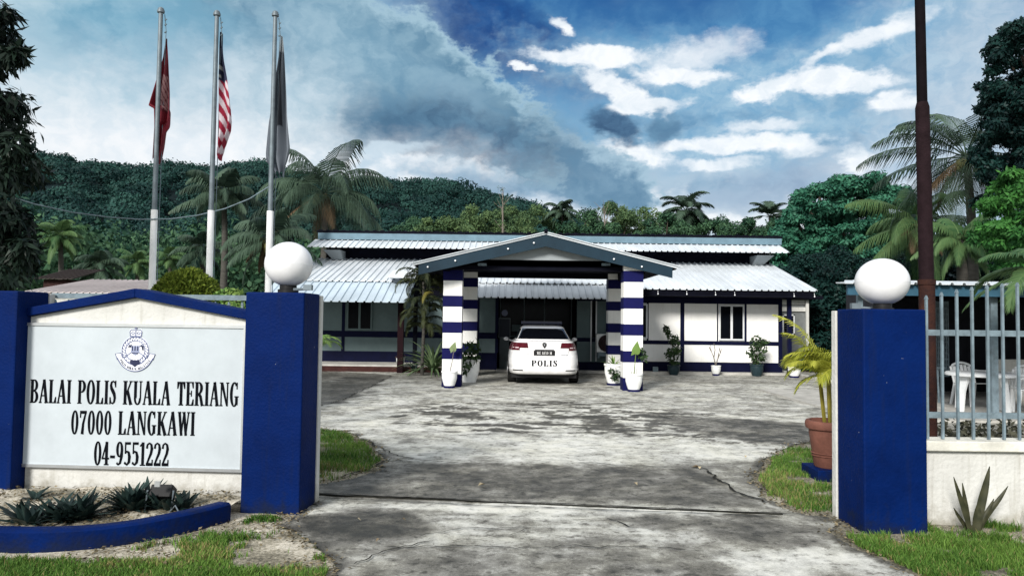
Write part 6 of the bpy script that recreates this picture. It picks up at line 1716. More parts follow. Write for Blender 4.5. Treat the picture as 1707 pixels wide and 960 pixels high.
# porch pot
t, o_ = potted(667.5, 610, 22.2, 0.13, 0.20, 'small white pot standing on the porch slab beside the brown post', POT_W, z0=0.21)
V, Q, rr = clump_cloud([tuple(o_ + Vector((a, 0, .07))) for a in (-.04, .05)], [0.07] * 2, 18, 0.08, 0.05, rg); link_mesh('leaves', V, Q, leafmat('reddish_leaf', (0.06, 0.02, 0.02), (0.12, 0.10, 0.05), 0.5, .2), t, attr={'rnd': rr})
MB().box(at(1106, 620, 22.5).x - .07, at(1106, 620, 22.5).x + .07, 22.42, 22.56, 0.075, 0.20).build
bx_ = at(1076 + 0, 620, 22.5)
p = at(1092.5, 617, 22.75)
tag(MB().box(p.x - .075, p.x + .075, 22.70, 22.82, 0.078, 0.22).box(p.x - .04, p.x + .04, 22.69, 22.699, 0.11, 0.18).build('meter_box', STEEL), 'small grey box on the step at the foot of the station wall', 'box')

# areca palm in a terracotta pot on a navy block, inside the gate on the right
pb = ground(1366, 796); AX, AY = 3.33, 7.85
tag(MB().box(AX - 0.22, AX + 0.26, AY - 0.22, AY + 0.22, 0.0, 0.115).build('pot_plinth', NAVY, bevel=0.008), 'navy concrete block in the grass under the terracotta pot', 'plinth')
t = empty('potted_palm', (AX, AY, 0.115), 'yellow green palm in a terracotta pot on a navy block', 'potted palm')
m = MB().lathe([(0.02, 0), (0.155, 0), (0.165, 0.02), (0.205, 0.36), (0.212, 0.40), (0.214, 0.46), (0.242, 0.465), (0.250, 0.50), (0.248, 0.54), (0.236, 0.56), (0.205, 0.56), (0.20, 0.50), (0.02, 0.49)], (AX, AY, 0.137), 36)
for z in (0.13, 0.16): m.lathe([(0.172 + .048 * (z - .1) / .3, z), (0.186 + .048 * (z - .1) / .3, z + .008), (0.174 + .048 * (z - .1) / .3, z + .018)], (AX, AY, 0.137), 36)
po_ = m.build('pot', TERRA, t, True, M=Matrix.Diagonal((1, 1, 0.85, 1)))
MB().lathe([(0.01, 0), (0.2, 0), (0.2, 0.01), (0.01, 0.012)], (AX, AY, 0.53), 20).build('soil', SOIL, po_)
m = MB(); cr0 = Vector((AX, AY, 1.05))
cane = []
for k in range(6):
    a = k * 1.05; b0_ = Vector((AX + .06 * math.cos(a), AY + .06 * math.sin(a), 0.52)); e_ = Vector((AX - .02 + .10 * math.cos(a), AY + .10 * math.sin(a), 1.02 + .05 * (k % 3)))
    m.tube([b0_, b0_.lerp(e_, .5), e_], [0.016, 0.014, 0.010], 6); cane.append(e_)
m.build('cane', leafmat('yellow_cane', (0.20, 0.17, 0.03), (0.3, 0.28, 0.06), .5, 0.05), t, True)
sp = []
for k, (az_, e_, L_, bd) in enumerate([(-82, 60, .72, 1.7), (-100, 50, .66, 1.9), (-60, 76, .85, 1.15), (-120, 55, .6, 1.8), (-75, 34, .5, 1.8), (-88, 56, .64, 2.3), (-110, 70, .74, 1.8), (-70, 62, .66, 2.3), (-45, 45, .5, 1.9), (-150, 60, .55, 1.8), (60, 60, .6, 1.6), (100, 40, .55, 1.7), (20, 65, .6, 1.6), (180, 55, .5, 1.8), (140, 35, .5, 1.6), (-95, 80, .72, 1.3), (-70, -5, .40, 1.2), (-130, 10, .42, 1.4)]):
    sp.append(dict(o=cane[k % 6], azim=R(az_), e0=R(e_), length=L_ * .9, bend=bd, leaf=0.21, nl=27, width=0.015, droop=0.6, bare=0.15))
fronds(sp, 'fronds', L_YELLOW, t, np.random.default_rng(5), rib=0.008)
# spare fronds low behind the pot
# left edge of the drive: a pale frond plant behind the left pillar
p = ground(537, 650)
t = empty('garden_palm', (p.x - .6, p.y + 1.5, 0), 'pale drooping frond plant behind the left gate pillar', 'plant')
sp = [dict(o=(p.x - .6, p.y + 1.5, 0.75), azim=R(a), e0=R(e_), length=.85, bend=2.2, leaf=.26, nl=20, width=.03, droop=.6) for a, e_ in ((90, 70), (60, 55), (130, 60), (-60, 60), (180, 70), (20, 75))]
fronds(sp, 'fronds', L_LIGHT, t, np.random.default_rng(6), rib=0.01)
MB().tube([(p.x - .6, p.y + 1.5, 0), (p.x - .6, p.y + 1.5, .78)], .05, 7).build('stem', STEM, t)

# planting between porch and carport
pc_ = at(706, 470, 20.9)
t = empty('hanging_palm', (pc_.x, 20.9, 0), 'dark palm with drooping yellowed fronds between awning and carport column', 'palm')
MB().tube([(pc_.x, 20.9, 0), (pc_.x + .03, 20.9, 1.4), (pc_.x, 20.9, pc_.z)], [0.05, 0.04, 0.03], 8).build('trunk', PALM_TRUNK, t, True)
r6 = np.random.default_rng(61)
sp = []
for k in range(54):
    sp.append(dict(o=(pc_.x + r6.uniform(-.12, .22), 20.9 + r6.uniform(-.1, .1), pc_.z + 0.05 - (1.35 * r6.uniform() if k > 16 else 0)), azim=k * 2.4 + .4, e0=R(r6.uniform(5, 72)), length=r6.uniform(.65, 1.05), bend=r6.uniform(2.0, 3.0), leaf=.24, nl=22, width=.035, droop=.8))
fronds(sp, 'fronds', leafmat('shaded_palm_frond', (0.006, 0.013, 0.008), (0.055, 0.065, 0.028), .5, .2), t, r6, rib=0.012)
pf = at(722, 505, 20.5)
sp = [dict(o=(pf.x, 20.5, pf.z + 0.25), azim=R(200), e0=R(20), length=.8, bend=2.0, leaf=.16, nl=20, width=.03, droop=.8)]
fronds(sp, 'yellowed_frond', leafmat('old_yellow_frond', (0.16, 0.14, 0.03), (0.26, 0.24, 0.06), .5, .2), t, r6, rib=0.012)
pa_ = at(722, 606, 21.2)
t = empty('yucca_plant', (pa_.x, 21.2, 0), 'spiky green yucca clump between the porch and left striped column', 'plant')
leaves_obj([rosette((pa_.x, 21.2, 0.12), 70, 1.25, 0.085, r6, (8, 80), 1.2, 6)], 'leaves', leafmat('yucca_leaf', (0.035, 0.07, 0.03), (0.20, 0.28, 0.14), .45, .15), t)
for k, (px, pyb) in enumerate(((690, 606), (748, 606))):
    q_ = at(px, pyb, 21.6)
    t = empty('low_plant', (q_.x, 21.6, 0), ['low dark strappy plant left of the spiky yucca', 'low dark strappy plant right of the spiky yucca'][k], 'plant')
    leaves_obj([rosette((q_.x, 21.6, 0.05), 26, 0.5, 0.06, r6, (15, 80), 1.0)], 'leaves', L_AGAVE, t)

# clipped round bush behind the sign
pbsh = at(313, 480, 11.0); tz = at(313, 450, 11.0).z
t = empty('round_bush', (pbsh.x, 11.0, 0), 'clipped dome shaped yellow green bush behind the sign', 'bush')
rb_ = np.random.default_rng(31)
di = unit(rb_.normal(size=(9000, 3))); di[:, 2] = np.abs(di[:, 2])
rad = rb_.uniform(0.86, 1.0, (9000, 1)) * (1 + 0.03 * np.sin(9 * di[:, :1]) * np.sin(8 * di[:, 2:]))
P = np.array([pbsh.x, 11.0, tz - 0.62]) + di * rad * np.array([0.52, 0.52, 0.62])
low = rb_.uniform(size=2500); an_ = rb_.uniform(0, 6.28, 2500)
P2_ = np.stack([pbsh.x + np.cos(an_) * .50, 11.0 + np.sin(an_) * .50, 0.3 + low * (tz - 0.9)], 1); d2 = np.stack([np.cos(an_), np.sin(an_), 0 * an_], 1)
V, Q, rr = leaves_at(np.concatenate([P, P2_]), np.concatenate([di + rb_.normal(size=di.shape) * .6, d2 + rb_.normal(size=d2.shape) * .6]), 0.06, 0.035, rb_)
link_mesh('crown', V, Q, L_HEDGE, t, attr={'rnd': rr})
MB().lathe([(0.05, 0.0), (0.40, 0.25), (0.44, tz - 0.62), (0.36, tz - 0.3), (0.2, tz - 0.13), (0.02, tz - 0.10)], (pbsh.x, 11.0, 0), 20).build('inner_branches', mat('dark_inner_twigs', (0.02, 0.028, 0.01), 0.95, 0.5, 20), t, True)
for k in range(3):
    q_ = at(372 + k * 11, 487 - 3 * (k % 2), 9.5)
    t = empty('shrub', (q_.x, 9.5, 0), ['light leafy shrub beside the round bush, nearest to it', 'light leafy shrub second from the round bush', 'light leafy shrub next to the left gate pillar'][k], 'shrub')
    V, Q, rr = clump_cloud([(q_.x, 9.5, q_.z - .05), (q_.x + .05, 9.45, q_.z - .25), (q_.x - .05, 9.5, q_.z - .5)], [.10, .16, .18], 60, .08, .045, rb_); link_mesh('leaves', V, Q, L_LIGHT, t, attr={'rnd': rr})
    MB().tube([(q_.x, 9.5, 0), (q_.x, 9.5, q_.z - .1)], .015, 6).build('stem', BARK, t)

# =================================================================== TREES
r7 = np.random.default_rng(1234)
# big dark tree at the left edge
def px_clumps(lst, Y, jy=0.9):
    out = []; rad = []
    for (px, py, r) in lst:
        yy = Y + r7.uniform(-jy, jy); p = at(px, py, yy); out.append(tuple(p)); rad.append(r * yy / F_PX)
    return out, rad
lst = []
for i in range(110):
    px = r7.uniform(-330, 52); py = r7.uniform(165, 470)
    edge = 42 + 24 * math.sin((py - 165) / 300 * math.pi) + 12 * math.sin(py / 21.0)
    if px > edge - 20: px = edge - r7.uniform(18, 40)
    lst.append((px, py, r7.uniform(22, 38)))
for i in range(34): lst.append((r7.uniform(-300, -8), r7.uniform(-60, 170), r7.uniform(22, 36)))
lst += [(18, 75, 22), (8, 92, 20), (-4, 45, 26), (26, 88, 14), (5, 20, 18), (-10, 165, 24)]
cc, rd = px_clumps(lst, 9.6, 1.3)
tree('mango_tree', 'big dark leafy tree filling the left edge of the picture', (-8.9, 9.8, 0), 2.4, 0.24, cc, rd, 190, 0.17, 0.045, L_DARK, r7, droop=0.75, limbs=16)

# big rain tree, right of the station
lst = []
for i in range(520):
    u = r7.uniform(-1, 1); v = r7.uniform(0, 1)
    px = 1416 + 126 * u; top = 284 + (100 if u < 0 else 62) * abs(u) ** 2.6 + 6 * math.sin(px / 9.0)
    py = top + 12 + (500 - top) * v ** 1.15
    lst.append((px, py, r7.uniform(10, 19)))
cc, rd = px_clumps(lst, 40, 3.0)
tree('rain_tree', 'broad domed blue green tree standing behind the right end of the station', (17.8, 40.5, 0), 3.0, 0.5, cc, rd, 220, 0.20, 0.12, L_RAIN, r7, flat=0.5, limbs=20)
# dark shrubs in the shade below it
for k, (px, py, Y, w_) in enumerate(((1345, 470, 33, 40), (1400, 490, 30, 40), (1455, 475, 32, 42), (1380, 450, 36, 40), (1345, 530, 31, 36), (1400, 545, 29.5, 40), (1530, 450, 31, 46), (1610, 440, 30, 46), (1690, 430, 29, 50))):
    lst = [(px + r7.uniform(-w_, w_), py + r7.uniform(-38, 48), r7.uniform(12, 20)) for i in range(46)]
    cc, rd = px_clumps(lst, Y, 1.0)
    tree('shade_bush', ['dark bush at the right corner of the station', 'dark bush between the station and the right lamp pillar', 'dark bush behind the right globe lamp', 'dark bush under the domed tree', 'low dark bush behind the small outbuilding', 'low dark bush behind the yellow green palm', 'dark bush behind the rusty pole', 'dark bush under the tall coconut palm', 'dark bush behind the fresh green tree at the right edge'][k], (at(px, 500, Y).x, Y, 0), 1.0, 0.12, cc, rd, 260, 0.15, 0.08, L_TOPDARK, r7, cat='bush', limbs=8)
# tall dark tree at the upper right
lst = []
for i in range(330):
    py = r7.uniform(30, 350); left = 1686 - 52 * min(1, max(0, (py - 30) / 90)) + 12 * math.sin(py / 15.0) + (14 if 150 < py < 180 else 0)
    lst.append((left + 8 + 260 * r7.uniform(0, 1) ** 1.5, py, r7.uniform(10, 22)))
cc, rd = px_clumps(lst, 20, 1.6)
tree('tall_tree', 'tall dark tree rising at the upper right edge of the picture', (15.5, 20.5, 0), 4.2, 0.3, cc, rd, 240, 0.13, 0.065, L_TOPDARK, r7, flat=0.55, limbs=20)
# fresh green tree below it
lst = []
for i in range(165):
    py = r7.uniform(288, 455); left = 1628 + 30 * abs((py - 380) / 80) ** 1.5 + 8 * math.sin(py / 11)
    lst.append((left + 8 + 240 * r7.uniform(0, 1) ** 1.4, py, r7.uniform(10, 20)))
cc, rd = px_clumps(lst, 16.5, 1.3)
tree('leafy_tree', 'fresh green leafy tree at the right edge above the shed roof', (13.2, 17.2, 0), 2.6, 0.2, cc, rd, 190, 0.13, 0.055, L_GREEN, r7, flat=0.34, limbs=16)

rp_ = np.random.default_rng(99)
L_DEAD = leafmat('dead_brown_frond', (0.05, 0.035, 0.02), (0.14, 0.10, 0.06), .8, .05)
def palm_px(px, py, Y, base_px, flen_px, nf, label, lm, group='coconut palms', **kw):
    c_ = at(px, py, Y); b_ = at(base_px, 520, Y)
    t = palm('coconut_palm', label, (b_.x, Y, 0), c_, nf, flen_px * Y / F_PX, rp_, lm, leaf=0.34 * flen_px * Y / F_PX, width=max(0.045, 0.0011 * Y * 1.5), tr=kw.pop('tr', 0.15), group=group, **kw)
    if flen_px > 90:
        L = flen_px * Y / F_PX
        fronds([dict(o=c_, azim=rp_.uniform(0, 6.28), e0=R(rp_.uniform(-55, -25)), length=L * rp_.uniform(.5, .75), bend=.6, leaf=.22 * L, nl=30, width=.05, droop=1.6) for q_ in range(4)], 'dead_frond', L_DEAD, t, rp_, rib=.03)
        m = MB()
        for q_ in range(9): m.lathe(sphere_prof(.13, 0, 1.15, 8), tuple(c_ + Vector((rp_.uniform(-.35, .35), rp_.uniform(-.35, .1), -.15 - rp_.uniform(0, .3)))), 10)
        m.build('coconut_cluster', mat('coconut_husk', (0.09, 0.085, 0.03), .6, .3, 3), t, True)
    return t
palm_px(540, 322, 32, 528, 138, 22, 'largest coconut palm, its crown above the left end of the station roof', L_PALM, nl=44, droop=1.7, elev=(84, -35), bend=(1.3, 2.1))
palm_px(372, 322, 36, 366, 84, 20, 'slender coconut palm between the second and third flagpole', L_PALM, nl=40, droop=1.8)
palm_px(452, 395, 24, 470, 92, 17, 'low palm with drooping fronds behind the left globe lamp', L_PALM, nl=40, droop=1.8)
palm_px(100, 392, 44, 97, 50, 18, 'small coconut palm beside the dark tree on the left', L_PALM_G, nl=32, droop=1.2)
palm_px(165, 442, 40, 165, 56, 18, 'dark squat palm above the far pink roof', L_PALM, nl=32, droop=1.2)
palm_px(228, 437, 46, 228, 42, 16, 'small palm just left of the first flagpole', L_PALM_G, nl=30, droop=1.2)
palm_px(335, 415, 38, 340, 58, 18, 'bushy palm just left of the second flagpole', L_PALM, nl=32, droop=1.2)
palm_px(282, 430, 50, 282, 40, 15, 'little palm just right of the first flagpole', L_PALM_G, nl=30, droop=1.2)
palm_px(1610, 262, 25, 1618, 160, 21, 'tall coconut palm behind the rusty pole, fronds against the sky', L_PALM, nl=44, droop=1.1, elev=(84, -40))
palm_px(1530, 372, 27, 1540, 120, 18, 'lower coconut palm drooping in front of the domed tree', L_PALM_G, nl=42, droop=1.8, elev=(70, -50))
palm_px(1600, 400, 20, 1600, 80, 16, 'low palm between rusty pole and green tree', L_PALM_G, nl=36, droop=1.8)
palm_px(936, 352, 62, 936, 36, 16, 'distant palm left of centre above the carport ridge', L_PALM, nl=30, droop=1.2)
palm_px(1143, 352, 60, 1150, 56, 20, 'distant spreading palm above the right wing roof', L_PALM, nl=40)
palm_px(1283, 362, 58, 1287, 44, 12, 'distant palm with upright fronds beside the domed tree', L_PALM, nl=28, elev=(85, 5))
# fern-like palm hanging in from the right, in front of the shed
c_ = at(1745, 452, 11.0)
palm('fan_palm', 'near palm whose fronds hang in from the right over the shed roof', (c_.x + .1, 11.0, 0), c_, 13, 1.25, np.random.default_rng(8), L_PALM_G, leaf=0.36, width=0.030, tr=0.09, nl=46, droop=0.55, elev=(60, -25), bend=(1.1, 1.8))

# row of garden trees behind the station
spec = [(745, 356, 60, 60, 0), (800, 340, 66, 60, 0), (850, 334, 70, 62, 0), (905, 344, 64, 56, 0), (978, 352, 60, 54, 1), (1030, 336, 68, 58, 0), (1075, 340, 72, 58, 0), (1110, 356, 58, 50, 1), (1185, 356, 60, 54, 1), (1235, 360, 58, 50, 1), (1300, 366, 56, 44, 1), (690, 364, 64, 50, 1), (1345, 385, 52, 44, 1)]
kinds = ['pale loose tree behind the station', 'darker green tree behind the station']
where = ['far left of the ridge', 'second along the ridge from the left', 'with bare twigs on top, left of the gable', 'above the carport gable', 'right of the gable peak', 'largest, right of the gable', 'beside the spreading palm', 'just under the spreading palm', 'right of the spreading palm', 'left of the upright palm', 'below the upright palm', 'next to the large coconut palm', 'at the foot of the domed tree']
for k, (px, py, Y, w_, kd) in enumerate(spec):
    lst = []
    for i in range(48):
        u = r7.uniform(-1, 1); tp_ = py + 30 * u * u + 5 * math.sin(px + 9 * u)
        lst.append((px + w_ * u, tp_ + 8 + r7.uniform(0, 1) ** 1.2 * (420 - tp_), r7.uniform(7, 15)))
    cc, rd = px_clumps(lst, Y, 2.0)
    tree('garden_tree', kinds[kd] + ', ' + where[k], (at(px, 500, Y).x, Y, 0), at(px, 415, Y).z * .8, 0.2, cc, rd, 260, 0.22, 0.12, L_MIDD if kd else L_MID, r7, group='trees behind the station', limbs=10)
# bare twiggy tree above the ridge
for k, (px, py, Y) in enumerate(((838, 312, 64), (1008, 345, 60))):
    b_ = at(px, 400, Y); tp_ = at(px, py, Y); t = empty('bare_tree', (b_.x, Y, 0), ['bare twiggy treetop sticking out above the pale trees left of the gable', 'bare twiggy treetop right of the gable'][k], 'tree')
    m = MB(); m.tube([(b_.x, Y, 0), tuple(b_), tuple(tp_)], [.16, .10, .02], 6)
    for i in range(14):
        a = b_.lerp(tp_, r7.uniform(.15, .9)); e_ = a + Vector((r7.uniform(-.9, .9), r7.uniform(-.5, .5), r7.uniform(.4, 1.2))); m.tube([a, a.lerp(e_, .5) + Vector((0, 0, -.08)), e_], [.035, .022, .008], 4)
    m.build('branches', TWIG, t)
    V, Q, rr = clump_cloud([tuple(b_.lerp(tp_, r7.uniform(.2, 1)) + Vector((r7.uniform(-.8, .8), 0, 0))) for i in range(8)], [.35] * 8, 14, .2, .1, r7); link_mesh('sparse_leaves', V, Q, L_MID, t, attr={'rnd': rr})

# =================================================================== RIGHT: SHED, TABLE, CHAIRS
sh = empty('open_shed', (9.5, 13.0, 0), 'open dark shed with blue eave behind the bar fence', 'shed')
xl_ = at(1412, 490, 12.5).x; zf0, zf1 = at(1600, 494, 12.5).z, at(1600, 476, 12.5).z
MB().box(xl_, 17.0, 12.46, 12.52, zf0, zf1).build('eave_board', mat('dark_teal_board', (0.03, 0.085, 0.13), 0.5, 0.3, 3), sh)
m = MB(); corrugated(xl_ - .1, 17.1, (12.35, zf1 + .02), (12.7, zf1 + .042), mb=m); corrugated(xl_ + .9, 17.1, (12.701, zf1 + .042), (14.6, zf1 + .16), mb=m); m.build('roof', ROOF_W, sh)
MB().box(xl_ + 2.3, 17.0, 17.6, 17.7, 0, zf1 + .25).box(xl_ + 2.3, xl_ + 2.37, 16.2, 17.6, 0, zf1).build('wall', mat('dark_shed_wall', (0.016, 0.017, 0.022), 0.9, 0.4, 3), sh)
m = MB(); corrugated(xl_ + 2.3, 17.1, (14.6, zf1 + .16), (18.0, zf1 + .34), mb=m); m.build('roof', ROOF_W, sh)
MB().box(xl_ + .95, 17.0, 12.6, 14.6, zf1 - .06, zf1 - .02).box(xl_ + 2.4, 17.0, 14.6, 17.6, zf1 - .06, zf1 - .02).build('ceiling', DARK, sh)
MB().box(xl_ + .2, 17.0, 12.3, 17.6, 0.0, 0.05).build('floor_slab', CONC, sh)
xp = at(1655, 600, 12.7).x
MB().box(xp - .055, xp + .055, 12.64, 12.75, 0.05, zf0).build('post', STEEL, sh)
MB().box(xl_ + .25, xl_ + .33, 12.64, 12.72, 0.05, zf0 + .05).build('post', STEEL, sh)
la = MB(); xa0, xa1 = at(1561, 600, 16).x, at(1581, 600, 16).x
for k in range(7): la.box(xa0 + (xa1 - xa0) * k / 6 - .012, xa0 + (xa1 - xa0) * k / 6 + .012, 15.99, 16.01, 0.5, 2.1)
for k in range(14): la.box(xa0, xa1, 15.975, 15.988, .5 + k * .12, .525 + k * .12)
la.build('lattice_screen', STEEL, sh)
xw0 = at(1661, 620, 15.6).x
tag(MB().box(xw0, 15.0, 15.55, 15.65, 0.05, at(1680, 602, 15.6).z).box(xw0 - .02, 15.0, 15.52, 15.68, at(1680, 602, 15.6).z, at(1680, 602, 15.6).z + .04).build('white_partition', WHITE_OLD), 'low white partition standing inside the shed behind the chairs', 'partition')
# round plastic table
pt = at(1636, 626, 13.7); T0 = Vector((pt.x, 13.7, 0.05))
t = empty('plastic_table', T0, 'round white plastic table under the shed roof', 'table')
MB().lathe([(0.02, 0.66), (0.52, 0.66), (0.56, 0.63), (0.585, 0.635), (0.585, 0.67), (0.56, 0.69), (0.02, 0.69)], tuple(T0), 40).build('table_top', PLASTIC_W, t, True)
for k in range(4):
    a = k * math.pi / 2 + .35; d = Vector((math.cos(a), math.sin(a), 0))
    m = MB(); vs = []
    for r_, z, w_ in ((0.50, 0.0, .035), (0.47, 0.35, .05), (0.40, 0.658, .085)):
        c_ = T0 + d * r_ + Vector((0, 0, z)); s_ = Vector((-d.y, d.x, 0)) * w_
        vs += [c_ - s_ - d * .02, c_ + s_ - d * .02, c_ + s_ + d * .02, c_ - s_ + d * .02]
    fs = [(0, 1, 2, 3), (11, 10, 9, 8)]
    for i in range(2):
        for j in range(4): fs.append((4 * i + j, 4 * i + (j + 1) % 4, 4 * i + 4 + (j + 1) % 4, 4 * i + 4 + j))
    m.add(vs, fs); m.build('leg', PLASTIC_W, t)
def plastic_chair(loc, rz, label):
    t = empty('plastic_chair', loc, label, 'chair', 'white plastic chairs round the table')
    t.rotation_euler = (0, 0, R(rz))
    m = MB(); m.add([(-.23, -.22, .43), (.23, -.22, .43), (.21, .22, .40), (-.21, .22, .40), (-.23, -.22, .45), (.23, -.22, .45), (.21, .22, .42), (-.21, .22, .42)], [(3, 2, 1, 0), (4, 5, 6, 7), (0, 1, 5, 4), (1, 2, 6, 5), (2, 3, 7, 6), (3, 0, 4, 7)])
    m.build('seat', PLASTIC_W, t, local=True, bevel=0.012)
    m = MB()
    for x_ in (-.16, -.08, 0, .08, .16): m.box(x_ - .026, x_ + .026, -.01, .01, 0, .36 - 1.3 * x_ * x_, M=Matrix.Translation((0, .23, .42)) @ Matrix.Rotation(R(-14), 4, 'X'))
    arc_ = [Matrix.Translation((0, .23, .42)) @ Matrix.Rotation(R(-14), 4, 'X') @ Vector((x_, 0, .40 - 1.5 * x_ * x_)) for x_ in np.linspace(-.23, .23, 13)]
    m.tube([Vector((-.22, .22, .42))] + arc_ + [Vector((.22, .22, .42))], 0.022, 8)
    m.build('backrest', PLASTIC_W, t, True, local=True)
    for s in (-1, 1):
        MB().tube([(s * .24, -.23, 0.44), (s * .265, -.22, .63), (s * .27, -.05, .655), (s * .27, .15, .65), (s * .24, .28, .66)], [.02, .022, .028, .026, .02], 8).build('arm', PLASTIC_W, t, True, local=True)
        MB().tube([(s * .25, -.25, 0), (s * .225, -.215, .43)], [.022, .034], 8).build('leg', PLASTIC_W, t, True, local=True)
        MB().tube([(s * .25, .29, 0), (s * .21, .215, .41)], [.022, .034], 8).build('leg', PLASTIC_W, t, True, local=True)
    return t
plastic_chair((at(1622, 640, 14.55).x, 14.55, .05), 8, 'white plastic armchair behind the round table')
plastic_chair((at(1664, 660, 13.85).x + .25, 13.85, .05), -75, 'white plastic armchair right of the round table, facing it')
plastic_chair((at(1698, 660, 13.2).x + .18, 13.15, .05), -110, 'white plastic armchair nearest the fence at the picture edge')
tag(MB().tube([(at(1565, 625, 15).x, 15, .05), (at(1563, 625, 15).x, 15, .72)], .02, 8).tube([(at(1571, 625, 15.2).x, 15.2, .05), (at(1569, 625, 15.2).x, 15.2, .72)], .02, 8).box(at(1558, 620, 15).x, at(1574, 620, 15).x, 14.95, 15.3, .72, .76).build('stool', STEEL), 'narrow high grey stool left of the round table', 'stool')
# rubble and dead leaves inside the fence
rl = np.random.default_rng(17); n_ = 2600
P = np.stack([rl.uniform(0, 1, n_) * 3.4, rl.uniform(6.6, 11.5, n_), rl.uniform(0.0, 0.16, n_)], 1)
P[:, 0] += P[:, 1] * 0.565
V, Q, rr = leaves_at(P, rl.normal(size=(n_, 3)) * np.array([1, 1, .4]), .13, .06, rl)
tag(link_mesh('leaf_litter', V, Q, leafmat('dark_leaf_litter', (0.012, 0.014, 0.010), (0.07, 0.07, 0.05), .9, .05), attr={'rnd': rr}), 'dark leaf litter on the ground behind the bar fence', 'leaf litter', kind='stuff')

# =================================================================== NEIGHBOURING HOUSES
nb_ = empty('outbuilding', (at(1325, 560, 28).x, 28, 0), 'small grey outbuilding with louvred window beyond the right end of the station', 'building')
x0, x1 = at(1290, 560, 28).x, at(1343, 560, 28).x
MB().box(x0, x1, 28.0, 28.1, 0, at(1320, 500, 28).z).box(x0, x0 + .1, 28.1, 31, 0, 3).build('wall', mat('grey_mottled_wall', (0.16, 0.17, 0.17), .9, .5, 1.5), nb_)
MB().box(x0, x1 + .05, 27.93, 27.995, at(1320, 519, 28).z, at(1320, 512, 28).z).box(x0, x1, 27.95, 27.996, at(1320, 507, 28).z, at(1320, 500, 28).z).build('white_beam', WHITE_OLD, nb_)
MB().box(x1 - .03, x1 + .07, 27.86, 27.94, 0.6, at(1320, 500, 28).z).build('white_pole', WHITE_OLD, nb_)
a0, a1 = at(1304.5, 540, 27.9).x, at(1325, 540, 27.9).x; z0, z1 = at(1315, 558, 27.9).z, at(1315, 524, 27.9).z
m = MB(); m.box(a0, a1, 27.90, 27.97, z0, z0 + .05).box(a0, a1, 27.90, 27.97, z1 - .05, z1).box(a0, a0 + .05, 27.90, 27.97, z0, z1).box(a1 - .05, a1, 27.90, 27.97, z0, z1)
wo_ = m.build('louvre_window', FRAME, nb_)
m = MB()
for k in range(7): m.box(a0 + .05, a1 - .05, 27.91, 27.95, z0 + .07 + k * .095, z0 + .12 + k * .095)
m.build('louvres', GLASS, wo_)
MB().box(x0 - .2, x1 + .5, 27.6, 31, at(1320, 499, 28).z + .01, at(1320, 499, 28).z + .12).build('roof', DARK, nb_)
# low garden kerb and hedge by the right end
ka, kb_ = ground(1300, 622), ground(1385, 640)
m = MB(); d = (kb_ - ka).normalized(); n2 = Vector((-d.y, d.x, 0)) * .06
for q_, h in ((0, .10),):
    V = [ka - n2, ka + n2, kb_ + n2, kb_ - n2]; m.add([(v.x, v.y, -.02) for v in V] + [(v.x, v.y, h) for v in V], [(3, 2, 1, 0), (4, 5, 6, 7), (0, 1, 5, 4), (1, 2, 6, 5), (2, 3, 7, 6), (3, 0, 4, 7)])
tag(m.build('garden_kerb', WHITE_OLD), 'low white kerb running from the station corner towards the right pillar', 'kerb')
lst = [(px, 603 + r7.uniform(-6, 10), 8) for px in np.linspace(1335, 1400, 14)]
cc, rd = px_clumps(lst, 24.5, .4)
t = empty('low_hedge', (at(1365, 600, 24.5).x, 24.5, 0), 'low green hedge behind the white kerb at the right', 'hedge')
V, Q, rr = clump_cloud(cc, rd, 90, .10, .06, r7); link_mesh('leaves', V, Q, L_GREEN, t, attr={'rnd': rr})
MB().box(cc[0][0], cc[-1][0], 24.4, 24.6, 0, .35).build('stems', BARK, t)

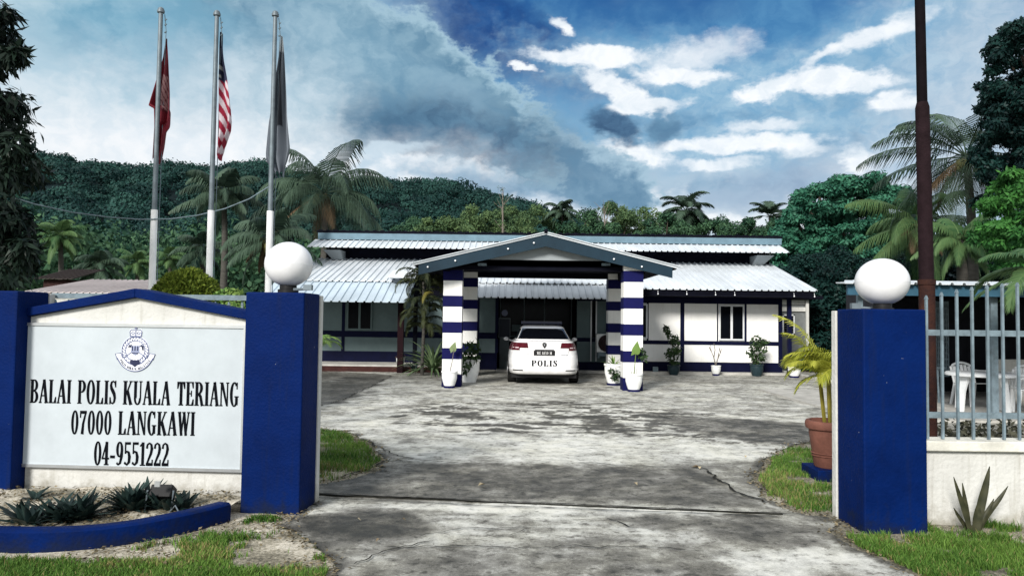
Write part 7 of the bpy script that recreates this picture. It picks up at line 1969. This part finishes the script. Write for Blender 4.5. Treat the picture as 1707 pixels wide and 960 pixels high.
hx0, hx1 = at(60, 480, 24).x, at(255, 480, 24).x; hz = at(160, 486, 24).z; hz2 = at(160, 468, 27).z
hs = empty('neighbour_house', ((hx0 + hx1) / 2, 24, 0), 'low neighbouring house with pale pink roof behind the sign pillar on the left', 'house')
m = MB(); corrugated(hx0 - .3, hx1, (23.7, hz - .05), (27.5, hz2 + .05), mb=m); m.build('roof', mat('pale_pink_roofing', (0.50, 0.45, 0.44), .7, .25, .5), hs)
MB().box(hx0, hx1 - .2, 24, 27.4, 0, hz - .08).build('wall', WHITE_OLD, hs)
hx0, hx1 = at(72, 480, 34).x, at(116, 480, 34).x
hs = empty('neighbour_house', ((hx0 + hx1) / 2, 34, 0), 'dark red house wall beyond the pale pink roof', 'house')
MB().box(hx0, hx1, 34, 36, 0, at(100, 466, 34).z).build('wall', mat('dark_red_wall', (0.03, 0.012, 0.011), .8, .3, 2), hs)
m = MB(); corrugated(hx0 - .3, hx1 + .3, (33.7, at(100, 466, 34).z + .02), (36.3, at(100, 466, 34).z + .6), mb=m); m.build('roof', mat('brown_roofing', (0.04, 0.03, 0.027), .8), hs)

rs = np.random.default_rng(23); n_ = 5200
xx = rs.uniform(-5.2, -0.9, n_); yy = rs.uniform(4.4, 6.6, n_)
ok = (poly_sdf(xx, yy, FORE_L) < 0.05) & ((fbm(xx * 2.2, yy * 2.5, 97, 4) > 0.46) | (((xx - KC[0]) / KA) ** 2 + ((yy - KC[1]) / KB) ** 2 < 0.9))
inb = ((xx - KC[0]) / KA) ** 2 + ((yy - KC[1]) / KB) ** 2
ok &= ~((inb > 0.72) & (inb < 1.02))
xx, yy, inb = xx[ok], yy[ok], inb[ok]
x2 = rs.uniform(-4.5, 5.5, 90000); y2 = rs.uniform(3.6, 11, 90000); s2_ = soil_sdf(x2, y2); ok = (s2_ > -0.10) & (s2_ < 0.14 * rs.uniform(0, 1, 90000) ** 2)
ok &= rs.uniform(size=90000) < 0.5
xx = np.concatenate([xx, x2[ok]]); yy = np.concatenate([yy, y2[ok]]); inb = np.concatenate([inb, np.full(ok.sum(), 9.0)])
P = np.stack([xx, yy, np.where(inb < 1, 0.10, 0.02)], 1)
V, Q, rr = leaves_at(P, rs.normal(size=P.shape) * np.array([1, 1, .25]), 0.035, 0.018, rs, np.array([0, 0, 1.0]) + rs.normal(size=P.shape) * .35)
tag(link_mesh('dry_debris', V, Q, leafmat('dry_brown_bits', (0.03, 0.025, 0.015), (0.22, 0.18, 0.11), .9, .05), attr={'rnd': rr}), 'small dry leaf bits scattered over the sand and along the turf edges', 'debris', kind='stuff')
